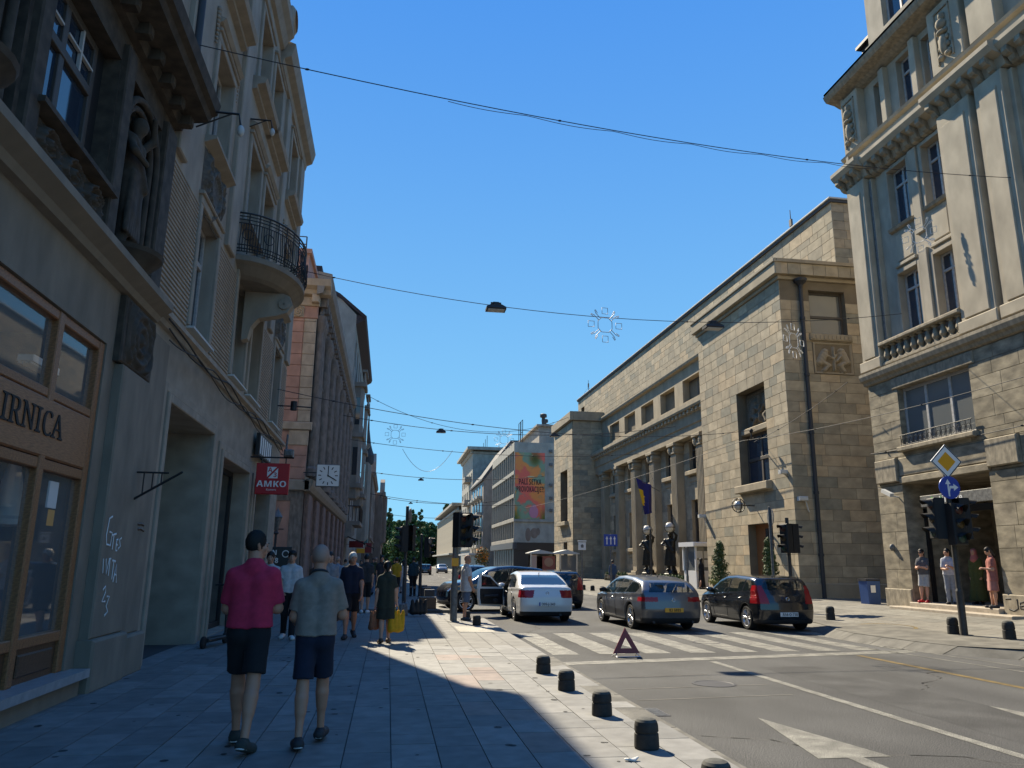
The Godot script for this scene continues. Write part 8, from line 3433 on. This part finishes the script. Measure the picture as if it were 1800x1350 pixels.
# o: pose and dress. legs [[thigh, knee], [thigh, knee]] left then right, arms [[flex, out, elbow, in], ...] in degrees
func person(label: String, at: Vector3, yaw: float, o: Dictionary) -> Node3D:
	var hgt: float = o.get("h", 1.75)
	var s := hgt / 1.75
	var g: float = o.get("girth", 1.0) * s
	var cell: float = o.get("cell", 0.018)
	var fine: bool = cell < 0.0195
	var female: bool = o.get("female", false)
	var t := thing("person", label, "person", at, yaw)
	var legs: Array = o.get("legs", [[4, 4], [-4, 4]])
	var arms: Array = o.get("arms", [[0, 8, 12, 5], [0, 8, 12, 5]])
	var hip := V(0, 0.92 * s, 0)
	var hw := 0.083 * s
	var low := 9.0
	var L := []
	for i in 2:
		var sd := 1.0 if i == 0 else -1.0
		var a := deg_to_rad(legs[i][0])
		var b := deg_to_rad(legs[i][0] - legs[i][1])
		var h0 := hip + V(sd * hw, -0.01 * s, 0)
		var kn := h0 + V(sd * 0.0, -cos(a), sin(a)) * 0.43 * s
		var an := kn + V(sd * 0.005, -cos(b), sin(b)) * 0.41 * s
		var fp := minf(0.0, b + 0.12) * 0.9
		var fo := V(sd * 0.18, 0, 0) + V(0, sin(fp), cos(fp))
		fo = fo.normalized()
		var fu := V(0, cos(fp), -sin(fp))
		var heel := an - fo * 0.045 * s - fu * 0.05 * s
		var toe := an + fo * 0.17 * s - fu * 0.055 * s
		low = minf(low, minf(heel.y, toe.y) - 0.032 * s)
		L.push_back([h0, kn, an, heel, toe])
	var lift := V(0, -low, 0)
	hip += lift
	for l in L:
		for j in 5:
			l[j] += lift
	var lean := Basis(Vector3.RIGHT, deg_to_rad(o.get("lean", 0.0)))
	var up := func(x: float, y: float, z: float) -> Vector3: return hip + lean * (V(x, y, z) * s)
	var sw := 0.16 if not female else 0.14
	var neck: Vector3 = up.call(0, 0.56, -0.01)
	var head: Vector3 = up.call(0, 0.712, 0.03)
	var hb := Basis(Vector3.UP, deg_to_rad(o.get("turn", 0.0))) * Basis(Vector3.RIGHT, deg_to_rad(o.get("nod", 4.0)))
	var A := []
	for i in 2:
		var sd := 1.0 if i == 0 else -1.0
		var f := deg_to_rad(arms[i][0])
		var ab := deg_to_rad(arms[i][1])
		var e := deg_to_rad(arms[i][0] + arms[i][2])
		var w := deg_to_rad(arms[i][3])
		var sh: Vector3 = up.call(sd * sw, 0.465, -0.01)
		var el: Vector3 = sh + V(sd * sin(ab), -cos(ab) * cos(f), sin(f) * cos(ab)) * 0.29 * s
		var fd := V(sd * sin(ab) * 0.5 - sd * sin(w), -cos(e), sin(e)).normalized()
		A.push_back([sh, el, el + fd * 0.25 * s, fd])
	var skin: Material = M[o.get("skin", "skin")]
	# body
	var c := []
	for sd in [-1.0, 1.0]:
		c.push_back([up.call(sd * 0.06, 0.02, -0.005), up.call(sd * 0.055, 0.16, 0.0), 0.1 * g, 0.092 * g, []])
		c.push_back([up.call(sd * 0.055, 0.16, 0.0), up.call(sd * 0.075, 0.39, -0.005), 0.092 * g, 0.094 * g, []])
	for sd in [-1.0, 1.0]:
		c.push_back([up.call(0, 0.515, -0.015), up.call(sd * (sw - 0.015), 0.462, -0.01), 0.05 * g, 0.05 * g, []])
	c.push_back([neck - lean * V(0, 0.05, 0.0) * s, head - lean * V(0, 0.05, 0.02) * s, 0.062 * g, 0.056 * g, []])
	for l in L:
		c.push_back([l[0], l[1], 0.086 * g, 0.05 * g, []])
		c.push_back([l[1], l[2], 0.046 * g, 0.033 * g, []])
		c.push_back([l[1].lerp(l[2], 0.22) - V(0, 0, 0.014 * s), l[1].lerp(l[2], 0.48) - V(0, 0, 0.01 * s), 0.057 * g, 0.042 * g, []])
	for a in A:
		c.push_back([a[0], a[1], 0.05 * g, 0.039 * g, []])
		c.push_back([a[1], a[2], 0.041 * g, 0.027 * g, []])
	var b := MB.new()
	blob(b, c, cell, 0.016)
	# head: skull, jaw, brow, nose, ears
	var hp := func(x: float, y: float, z: float) -> Vector3: return head + hb * (V(x, y, z) * s)
	c = [[hp.call(0, 0.03, -0.012), V(0.074, 0.092, 0.092) * s, []], [hp.call(0, -0.03, 0.02), V(0.058, 0.078, 0.066) * s, []], [hp.call(0, -0.085, 0.05), hp.call(0, -0.085, 0.05), 0.026 * s, 0.026 * s, []], [neck - lean * V(0, 0.02, 0) * s, hp.call(0, -0.06, -0.01), 0.056 * g, 0.054 * g, []]]
	if fine:
		c.push_back([hp.call(0, 0.0, 0.082), hp.call(0, -0.036, 0.1), 0.01 * s, 0.015 * s, []])
		c.push_back([hp.call(-0.035, 0.018, 0.074), hp.call(0.035, 0.018, 0.074), 0.014 * s, 0.014 * s, []])
		c.push_back([hp.call(-0.02, -0.066, 0.076), hp.call(0.02, -0.066, 0.076), 0.011 * s, 0.011 * s, []])
		for sd in [-1.0, 1.0]:
			c.push_back([hp.call(sd * 0.083, 0.014, -0.012), hp.call(sd * 0.076, -0.03, 0.0), 0.016 * s, 0.011 * s, []])
			c.push_back([hp.call(sd * 0.045, -0.02, 0.055), hp.call(sd * 0.04, -0.03, 0.06), 0.02 * s, 0.018 * s, []])
	blob(b, c, minf(cell * 0.55, 0.011) if fine else cell * 0.8, 0.008 if fine else 0.012)
	# hands: palm, four fingers, thumb
	for i in 2:
		hand(b, A[i][2], A[i][3], 1.0 if i == 0 else -1.0, s, 0.0065 if fine else 0.011, o.get("grip", 0.5))
	var body := part(t, "body", b, skin)
	if fine:
		b = MB.new()
		for sd in [-1.0, 1.0]:
			b.ball(hp.call(sd * 0.031, 0.0, 0.073), V(0.013, 0.009, 0.011) * s, 5)
			b.ob(hp.call(sd * 0.032, 0.026, 0.088), V(0.036, 0.008, 0.006) * s, hb)
		if o.get("glasses", false):
			b.ob(hp.call(0, 0.004, 0.094), V(0.13, 0.036, 0.012) * s, hb)
			for sd in [-1.0, 1.0]:
				b.ob(hp.call(sd * 0.076, 0.008, 0.045), V(0.006, 0.012, 0.1) * s, hb)
		part(t, "eyes", b, M["hair"])
	# hair
	var hair: String = o.get("hair", "hair")
	var style: String = o.get("style", "short")
	if style != "none":
		c = []
		var fpl := Plane(hb * V(0, -0.45, 0.89).normalized(), 0)
		fpl.d = fpl.normal.dot(hp.call(0, 0.028, 0.066))
		var lpl := Plane(hb * V(0, -0.9, -0.35).normalized(), 0)
		lpl.d = lpl.normal.dot(hp.call(0, -0.045, -0.05))
		var thick := 0.003 if style == "crop" else 0.009
		c.push_back([hp.call(0, 0.034, -0.014), V(0.077 + thick, 0.094 + thick, 0.094 + thick) * s, [fpl, lpl]])
		if style == "long":
			c.push_back([hp.call(0, 0.0, -0.06), hp.call(0, -0.17, -0.075), 0.075 * s, 0.06 * s, []])
		elif style == "bun":
			c.push_back([hp.call(0, -0.02, -0.1), hp.call(0, -0.08, -0.1), 0.045 * s, 0.03 * s, []])
		elif style == "full":
			c.push_back([hp.call(0, 0.08, 0.0), V(0.08, 0.05, 0.085) * s, [fpl]])
		elif style == "veil":
			c = [[hp.call(0, 0.03, -0.02), V(0.093, 0.11, 0.108) * s, [Plane(hb * V(0, 0, 1), (hb * V(0, 0, 1)).dot(hp.call(0, 0, 0.055)))]], [hp.call(0, -0.06, -0.02), up.call(0, 0.5, 0), 0.09 * s, 0.14 * s, []]]
		b = MB.new()
		blob(b, c, minf(cell * 0.55, 0.011) if fine else cell * 0.8, 0.007 if fine else 0.012, 0.009)
		if fine and style in ["short", "full", "long", "bun"]:
			# short strands that break the outline
			var tuft := MB.new()
			for i in range(0, b.v.size(), 3):
				for k in 2:
					var p0 := b.v[i].lerp(b.v[i + 1], rng.randf()).lerp(b.v[i + 2], rng.randf())
					var nn := b.n[i]
					var dir := (nn * 0.45 + V(0, -0.55, 0) + V(rng.randfn(), rng.randfn(), rng.randfn()) * 0.3).normalized()
					var sd2 := dir.cross(nn).normalized() * 0.0022
					tuft.tn(p0 - sd2, p0 + sd2, p0 + dir * rng.randf_range(0.003, 0.008), nn, nn, nn)
			b.v.append_array(tuft.v)
			b.n.append_array(tuft.n)
		part(t, "hair" if style != "veil" else "headscarf", b, M[hair] if M.has(hair) else skin)
	# top
	if o.has("top"):
		var hem: float = o.get("hem", -0.01)
		var pls := [Plane(lean * V(0, -1, 0), (lean * V(0, -1, 0)).dot(up.call(0, hem, 0)))]
		var col := Plane(lean * V(0, 0.95, 0.3).normalized(), 0)
		col.d = col.normal.dot(up.call(0, 0.592, -0.02))
		pls.push_back(col)
		c = []
		var e := 0.022 * s
		for sd in [-1.0, 1.0]:
			c.push_back([up.call(sd * 0.078, hem - 0.1, -0.005), up.call(sd * 0.06, 0.16, 0.0), 0.112 * g + e, 0.094 * g + e, pls])
			c.push_back([up.call(sd * 0.062, 0.16, 0.0), up.call(sd * 0.078, 0.395, -0.005), 0.094 * g + e * 0.9, 0.094 * g + e * 0.7, pls])
		for sd in [-1.0, 1.0]:
			c.push_back([up.call(0, 0.53, -0.015), up.call(sd * (sw - 0.01), 0.462, -0.01), 0.054 * g + e * 0.35, 0.05 * g + e * 0.35, pls])
		c.push_back([up.call(0, 0.5, -0.015), up.call(0, 0.6, 0.0), 0.072 * g, 0.068 * g, pls])
		var sl: float = o.get("sleeve", 0.72)
		for a in A:
			var dirn: Vector3 = (a[1] - a[0]).normalized()
			var en: Vector3 = a[0].lerp(a[1], minf(sl, 1.0))
			if sl > 0:
				c.push_back([a[0], a[0].lerp(a[1], minf(sl, 1.0) + 0.1), 0.054 * g + e * 0.5, 0.05 * g + e * 0.85, [col] if sl > 1 else [Plane(dirn, dirn.dot(en)), col]])
			if sl > 1:
				c.push_back([a[1], a[1].lerp(a[2], sl - 1.0), 0.048 * g + e * 0.5, 0.036 * g + e * 0.6, []])
		b = MB.new()
		blob(b, c, cell * 0.9, 0.014, 0.0115 * s)
		var tp := part(t, o.get("top_name", "shirt"), b, o.top)
		if o.has("collar"):
			b = MB.new()
			var ring := PackedVector3Array()
			for i in 18:
				ring.push_back(up.call(cos(TAU * i / 18) * 0.07, 0.585 - sin(TAU * i / 18) * 0.024, sin(TAU * i / 18) * 0.068 - 0.005))
			b.tube(ring, 0.013 * s, 6, -1.0, true)
			part(tp, "collar", b, o.collar)
	# lower garment
	if o.has("legwear"):
		var len: float = o.get("leg_len", 1.0)
		c = []
		var wp := [Plane(lean * V(0, 1, 0), (lean * V(0, 1, 0)).dot(up.call(0, 0.07, 0)))]
		for sd in [-1.0, 1.0]:
			c.push_back([up.call(sd * 0.06, -0.02, -0.005), up.call(sd * 0.057, 0.1, 0.0), 0.112 * g, 0.108 * g, wp])
		for l in L:
			var dirn: Vector3 = (l[1] - l[0]).normalized()
			if len <= 1.2:
				var en: Vector3 = l[0] + (l[1] - l[0]) * len
				c.push_back([l[0], l[0] + (l[1] - l[0]) * (len + 0.15), 0.094 * g, 0.086 * g + 0.008, [Plane(dirn, dirn.dot(en))] + wp])
			else:
				c.push_back([l[0], l[1], 0.099 * g, 0.072 * g, wp])
				c.push_back([l[1], l[2] + (l[2] - l[1]) * 0.02, 0.07 * g, 0.062 * g, []])
		b = MB.new()
		blob(b, c, cell * 0.9, 0.012, 0.011 * s)
		part(t, "trousers" if len > 1.2 else "shorts", b, o.legwear)
	if o.has("skirt"):
		c = []
		var hy: float = o.get("skirt_len", 0.5)
		var kn: Vector3 = (L[0][1] + L[1][1]) / 2
		var bot := V(kn.x * 0.6, hip.y - hy * s, kn.z * 0.6)
		var pl := [Plane(V(0, -1, 0), -bot.y)]
		var fl: float = o.get("flare", 0.13)
		for sd in [-1.0, 1.0]:
			c.push_back([up.call(sd * 0.06, 0.1, 0), bot + V(sd * fl * 0.5 * s, -0.05, 0), 0.115 * g, fl * g, pl])
		b = MB.new()
		blob(b, c, cell * 0.9, 0.015, 0.012 * s)
		part(t, "skirt", b, o.skirt)
	# shoes
	for l in L:
		b = MB.new()
		var side: Vector3 = (l[4] - l[3]).cross(Vector3.UP).normalized() * 0.012 * s
		var sp := Plane(Vector3.DOWN, 0)
		var fu2: Vector3 = (l[4] - l[3]).normalized().cross(side.normalized())
		if fu2.y < 0:
			fu2 = -fu2
		var so := Plane(-fu2, (-fu2).dot(l[3] - fu2 * 0.03 * s))
		blob(b, [[l[3], l[4], 0.042 * s, 0.036 * s, [so]], [l[3] + side, l[4] + side - fu2 * 0.004, 0.038 * s, 0.036 * s, [so]], [l[3] - side, l[4] - side, 0.038 * s, 0.036 * s, [so]], [l[2] - fu2 * 0.02, l[3].lerp(l[4], 0.45), 0.043 * s, 0.04 * s, [so]]], minf(cell, 0.016) * 0.8, 0.008)
		var sh := part(t, "shoe", b, o.get("shoes", M["shoe"]))
		if cell < 0.016:
			b = MB.new()
			blob(b, [[l[3] - fu2 * 0.026 * s, l[4] - fu2 * 0.02 * s, 0.046 * s, 0.04 * s, [so, Plane(fu2, fu2.dot(l[3] - fu2 * 0.012 * s))]]], 0.01, 0.006)
			part(sh, "sole", b, M["off white"] if o.get("sole", false) else M["plastic"])
	t.set_meta("hands", [A[0][2] + A[0][3] * 0.09 * s, A[1][2] + A[1][3] * 0.09 * s])
	t.set_meta("head", head)
	return t


func hand(mb: MB, w: Vector3, d: Vector3, sd: float, s: float, cell: float, curl: float) -> void:
	# palm faces the body; fingers curl towards it
	var across := V(0, 0, 1)
	across = (across - d * across.dot(d))
	if across.length() < 0.2:
		across = V(0, 1, 0) - d * d.y
	across = across.normalized()
	var inn := d.cross(across).normalized()
	if inn.x * sd > 0:
		inn = -inn
	var c := []
	c.push_back([w, w + d * 0.04 * s, 0.026 * s, 0.026 * s, []])
	for i in 4:
		var o: Vector3 = across * (0.03 - i * 0.02) * s
		var kn := w + d * (0.085 - absf(i - 1.2) * 0.006) * s + o
		c.push_back([w + d * 0.02 * s + o * 0.6, kn, 0.015 * s, 0.012 * s, []])
		var l: float = [0.040, 0.045, 0.042, 0.033][i] * s
		var d1 := (d * cos(curl) + inn * sin(curl))
		var d2 := (d * cos(curl * 2.3) + inn * sin(curl * 2.3))
		c.push_back([kn, kn + d1 * l, 0.0095 * s, 0.0088 * s, []])
		c.push_back([kn + d1 * l, kn + d1 * l + d2 * l * 0.9, 0.0088 * s, 0.0075 * s, []])
	var tb := w + d * 0.03 * s + across * 0.025 * s
	var td := (d * 0.75 + across * 0.5 + inn * 0.4).normalized()
	c.push_back([tb, tb + td * 0.045 * s, 0.014 * s, 0.011 * s, []])
	c.push_back([tb + td * 0.045 * s, tb + (td + d * 0.3).normalized() * 0.08 * s, 0.011 * s, 0.009 * s, []])
	blob(mb, c, cell, 0.004)


var figure_cache: Mesh


func figure_mesh() -> Mesh:
	# draped standing figure with raised arms, for carved and cast figures
	if figure_cache:
		return figure_cache
	var c := []
	for sd in [-1.0, 1.0]:
		c.push_back([V(sd * 0.06, 0.95, 0), V(sd * 0.08, 1.36, 0), 0.11, 0.115, []])
		c.push_back([V(sd * 0.08, 0.95, 0), V(sd * 0.1, 0.5, 0.04), 0.105, 0.085, []])
		c.push_back([V(sd * 0.1, 0.5, 0.04), V(sd * 0.1, 0.08, 0), 0.08, 0.07, []])
		c.push_back([V(sd * 0.1, 0.06, 0.0), V(sd * 0.12, 0.04, 0.16), 0.06, 0.045, []])
	c.push_back([V(-0.17, 1.42, 0), V(0.17, 1.42, 0), 0.07, 0.07, []])
	c.push_back([V(0, 1.45, 0), V(0.0, 1.58, 0.03), 0.06, 0.055, []])
	c.push_back([V(0, 1.66, 0.04), V(0.085, 0.12, 0.1), []])
	c.push_back([V(-0.19, 1.42, 0), V(-0.3, 1.2, 0.12), 0.055, 0.045, []])
	c.push_back([V(-0.3, 1.2, 0.12), V(-0.1, 1.12, 0.2), 0.045, 0.035, []])
	c.push_back([V(0.19, 1.42, 0), V(0.28, 1.62, 0.12), 0.055, 0.045, []])
	c.push_back([V(0.28, 1.62, 0.12), V(0.14, 1.84, 0.16), 0.045, 0.035, []])
	for i in 7:
		var x := -0.18 + i * 0.06
		c.push_back([V(x * 0.8, 1.0, 0.08), V(x * 1.15, 0.25, 0.09), 0.03, 0.035, []])
	c.push_back([V(-0.2, 1.4, 0.06), V(0.14, 0.9, 0.12), 0.05, 0.06, []])
	var b := MB.new()
	blob(b, c, 0.021, 0.014, 0.01)
	figure_cache = b.mesh()
	return figure_cache


func shade_bag(called: String, label: String, at: Vector3, m: Material, w: float, h: float, turn: float) -> void:
	var b := MB.new()
	var g := FastNoiseLite.new()
	g.frequency = 5.0
	var cs := []
	for i in 4:
		var x := w * (i - 1.5) * 0.24
		cs.push_back([V(x, h * 0.14, 0), V(x * 1.15, h * 0.94, 0.02 * (i % 2)), w * 0.2, w * 0.09, []])
	blob(b, cs, 0.016, 0.014, 0.022)
	b.tube(pv3([V(-w * 0.18, h * 0.92, 0), V(-w * 0.08, h * 1.2, 0), V(w * 0.08, h * 1.2, 0), V(w * 0.18, h * 0.92, 0)]), 0.008, 5)
	var o := part(self, called, b, m, at)
	o.rotation.y = turn
	tag(o, label, "bag")


func make_people() -> void:
	var black := cloth(0.012, 0.012, 0.014)
	var navy := cloth(0.014, 0.018, 0.04)
	var denim := cloth(0.12, 0.16, 0.24)
	var white := cloth(0.62, 0.62, 0.62)
	var p := person("man in a crimson tee and black shorts walking away, nearest pedestrian", V(-1.2, 0, -7.5), PI - 0.05, {"h": 1.84, "girth": 1.03, "cell": 0.0145, "turn": -62.0, "nod": 2.0, "hair": "hair grey", "legs": [[17, 8], [-13, 10]], "arms": [[8, 9, 70, 18], [12, 10, 78, 22]],
		"top": cloth(0.60, 0.03, 0.085), "hem": 0.03, "sleeve": 0.85, "legwear": black, "leg_len": 0.78, "shoes": cloth(0.05, 0.055, 0.045), "sole": true, "skin": "skin dark"})
	person("bald man in a taupe tee and navy shorts walking away beside the crimson tee", V(-0.62, 0, -7.55), PI + 0.03, {"h": 1.72, "girth": 0.99, "cell": 0.0145, "turn": -8.0, "style": "crop", "hair": "hair short", "legs": [[-9, 5], [20, 14]], "arms": [[6, 9, 50, 18], [16, 14, 62, 22]],
		"top": cloth(0.32, 0.255, 0.205), "hem": 0.02, "sleeve": 0.8, "collar": cloth(0.04, 0.04, 0.045), "legwear": navy, "leg_len": 0.82, "sole": true, "skin": "skin dark"})
	person("young man in white printed tee and black trousers walking towards the camera", V(-2.02, 0, -17.4), 0.1, {"h": 1.78, "cell": 0.019, "style": "full", "legs": [[10, 6], [-10, 10]], "arms": [[4, 8, 25, 10], [10, 8, 40, 15]], "top": white, "legwear": black, "leg_len": 2.0, "shoes": M["shoe white"]})
	person("youth in white tee half hidden behind the crimson tee", V(-2.55, 0, -18.0), 0.0, {"h": 1.76, "cell": 0.019, "legs": [[8, 5], [-8, 8]], "top": white, "legwear": cloth(0.3, 0.26, 0.2), "leg_len": 1.0})
	person("white haired man in a dark navy polo and shorts striding towards the camera", V(-0.75, 0, -17.5), 0.05, {"h": 1.78, "girth": 1.1, "cell": 0.018, "hair": "hair white", "turn": 18.0, "legs": [[-16, 14], [16, 4]], "arms": [[14, 10, 14, 4], [-10, 10, 10, 0]], "top": navy, "legwear": cloth(0.01, 0.01, 0.016), "leg_len": 0.85, "skin": "skin dark"})
	p = person("dark haired woman in a black green dress walking away with two bags", V(0.0, 0, -16.5), PI + 0.05, {"h": 1.58, "female": true, "girth": 1.08, "cell": 0.018, "style": "bun", "legs": [[-6, 10], [7, 3]], "arms": [[-2, 12, 4, 0], [0, 14, 6, 0]], "grip": 1.0, "top": cloth(0.035, 0.042, 0.028), "hem": -0.2, "sleeve": 0.75, "top_name": "dress", "skirt": cloth(0.028, 0.034, 0.024), "skirt_len": 0.42, "flare": 0.14, "shoes": M["wood dark"]})
	# the bags hang from her hands
	var hs: Array = p.get_meta("hands")
	var h0: Vector3 = p.transform * hs[0]
	var h1: Vector3 = p.transform * hs[1]
	shade_bag("shopping_bag", "brown paper shopping bag in the left hand of the woman in the dark dress", h0 - V(0, 0.44, 0), cloth(0.30, 0.12, 0.06), 0.3, 0.36, 1.1)
	shade_bag("shopping_bag", "bright yellow shopping bag in the right hand of the woman in the dark dress", h1 - V(0, 0.5, 0), cloth(0.70, 0.38, 0.01), 0.36, 0.42, 0.7)
	person("man in pale grey printed tee looking sideways behind the white haired man", V(-1.42, 0, -20.0), 0.3, {"h": 1.8, "cell": 0.02, "turn": 40.0, "legs": [[8, 5], [-8, 10]], "top": cloth(0.3, 0.3, 0.32), "legwear": black, "leg_len": 1.0})
	person("man in charcoal tee and black shorts walking away beyond the white haired man", V(-0.66, 0, -25.5), PI, {"h": 1.8, "cell": 0.02, "legs": [[-10, 10], [12, 6]], "top": cloth(0.06, 0.055, 0.055), "legwear": black, "leg_len": 1.0, "shoes": M["shoe white"]})
	person("person in pale blue top just behind the navy polo", V(-1.0, 0, -22.6), PI, {"h": 1.66, "cell": 0.021, "female": true, "style": "long", "legs": [[6, 4], [-6, 6]], "top": cloth(0.3, 0.42, 0.5), "legwear": denim, "leg_len": 2.0})
	person("distant person in a yellow tee on the left pavement", V(0.4, 0, -36.0), PI, {"h": 1.76, "cell": 0.024, "legs": [[8, 4], [-8, 8]], "top": cloth(0.55, 0.34, 0.02), "legwear": black, "leg_len": 1.0})
	person("distant woman in a white dress near the first signal pole", V(0.82, 0, -42.0), PI, {"h": 1.68, "cell": 0.024, "female": true, "style": "long", "legs": [[6, 4], [-6, 6]], "top": white, "hem": -0.2, "top_name": "dress", "skirt": white, "skirt_len": 0.6})
	person("man in a teal shirt and dark trousers walking away between the signal poles", V(1.24, 0, -38.5), PI, {"h": 1.8, "cell": 0.022, "legs": [[-10, 8], [12, 4]], "top": cloth(0.03, 0.07, 0.09), "sleeve": 1.7, "legwear": black, "leg_len": 2.0})
	person("man in white tee and denim shorts standing by the dark car's bonnet", V(2.25, 0, -22.7), PI * 0.62, {"h": 1.78, "girth": 1.05, "cell": 0.018, "hair": "hair short", "style": "crop", "legs": [[3, 3], [-5, 4]], "arms": [[2, 6, 14, 2], [4, 6, 20, 4]], "top": cloth(0.66, 0.66, 0.68), "hem": -0.16, "legwear": denim, "leg_len": 1.02, "skin": "skin dark"})
	# waiting in the portal
	person("woman in grey print tee, white shorts and sunglasses leaning in the portal", V(17.1, 0.5, -23.2), -1.05, {"h": 1.66, "female": true, "cell": 0.018, "glasses": true, "style": "long", "legs": [[6, 2], [12, 8]], "arms": [[20, 6, 80, 50], [22, 6, 80, 50]], "grip": 1.2, "top": cloth(0.12, 0.12, 0.13), "legwear": cloth(0.5, 0.5, 0.5), "leg_len": 0.95, "shoes": M["red"]})
	person("woman in white blouse and pale jeans with dark shoulder bag in the portal", V(17.2, 0.5, -22.15), -0.75, {"h": 1.66, "female": true, "cell": 0.018, "turn": -45.0, "style": "bun", "legs": [[2, 2], [8, 10]], "arms": [[25, 6, 85, 45], [15, 6, 70, 40]], "grip": 1.2, "top": cloth(0.55, 0.56, 0.62), "legwear": cloth(0.30, 0.33, 0.38), "leg_len": 2.0, "sleeve": 0.9})
	person("woman in a long green dress and rose headscarf standing inside the portal", V(18.1, 0.5, -22.1), -1.2, {"h": 1.66, "female": true, "cell": 0.02, "style": "veil", "hair": "rose", "legs": [[2, 2], [2, 2]], "top": cloth(0.09, 0.11, 0.03), "sleeve": 1.9, "hem": -0.2, "top_name": "dress", "skirt": cloth(0.08, 0.10, 0.028), "skirt_len": 0.82, "flare": 0.2})
	person("woman in a pink knee length dress looking down at the right portal jamb", V(17.0, 0.5, -20.15), -2.0, {"h": 1.66, "female": true, "cell": 0.018, "style": "long", "nod": 25.0, "legs": [[2, 2], [6, 4]], "arms": [[5, 4, 95, 40], [2, 6, 10, 4]], "grip": 1.2, "top": cloth(0.42, 0.15, 0.12), "hem": -0.16, "top_name": "dress", "skirt": cloth(0.46, 0.2, 0.17), "skirt_len": 0.44, "flare": 0.13})
	person("woman in long black clothes walking past the white booth", V(17.3, 0.28, -42.0), PI * 0.6, {"h": 1.66, "female": true, "cell": 0.022, "style": "veil", "hair": "black", "legs": [[12, 4], [-12, 8]], "top": black, "sleeve": 1.9, "hem": -0.2, "top_name": "dress", "skirt": black, "skirt_len": 0.8, "flare": 0.17})
	person("man in blue denim clothes standing by the blue lane sign", V(13.5, 0.05, -46.5), PI, {"h": 1.76, "cell": 0.022, "legs": [[4, 3], [-6, 5]], "top": cloth(0.05, 0.1, 0.2), "sleeve": 1.8, "legwear": cloth(0.05, 0.08, 0.15), "leg_len": 2.0})
	# small figures of the crowd further down the left pavement
	var tones2 := [["dark red", cloth(0.16, 0.02, 0.03)], ["black", black], ["white", white], ["navy", navy], ["olive", cloth(0.08, 0.09, 0.04)], ["light grey", cloth(0.3, 0.3, 0.3)], ["purple", cloth(0.1, 0.05, 0.14)], ["brown", cloth(0.1, 0.05, 0.03)], ["pale blue", cloth(0.25, 0.32, 0.42)], ["charcoal", cloth(0.04, 0.04, 0.045)], ["cream", cloth(0.5, 0.45, 0.36)], ["teal", cloth(0.03, 0.1, 0.1)], ["rust", cloth(0.3, 0.09, 0.04)], ["dark green", cloth(0.03, 0.06, 0.03)]]
	var spots := [[-2.9, -24.5], [-2.1, -30.5], [-1.4, -33.0], [-2.6, -37.0], [-0.6, -40.0], [-1.5, -46.0], [-0.1, -52.0], [-2.4, -27.5], [-1.75, -28.6], [-0.25, -33.5], [-2.2, -42.5], [-1.0, -56.0], [-2.0, -60.0], [0.5, -64.0]]
	var where := ["by the grey house corner", "at the clock corner", "under the pink house", "close to the pink house piers", "near the kerb past the alley", "in front of the iron balcony", "farther down mid pavement", "at the alley mouth by the lantern", "in the middle of the alley mouth", "left of the yellow tee", "beside the pink house shop windows", "far down between crowd and kerb", "far down by the dark awning", "farthest down near the road"]
	for i in spots.size():
		person("small pedestrian in %s top %s" % [tones2[i][0], where[i]], V(spots[i][0], 0, spots[i][1]), [PI, 0.2, PI + 0.3, -0.3][i % 4], {"h": 1.62 + 0.035 * (i * 3 % 7), "girth": 0.92 + 0.04 * (i * 5 % 4), "cell": 0.027 if spots[i][1] > -40 else 0.034, "female": i % 3 == 0, "style": "long" if i % 3 == 0 else "short", "hair": "hair" if i % 4 else "hair short", "legs": [[[9, 5], [-9, 9]], [[-14, 12], [14, 5]], [[4, 3], [-3, 3]]][i % 3], "arms": [[[10, 8, 15, 4], [-12, 8, 10, 2]], [[5, 10, 70, 30], [0, 8, 12, 5]]][i % 2], "top": tones2[i][1], "legwear": black if i % 2 else denim, "leg_len": 2.0 if i % 3 else 1.0})
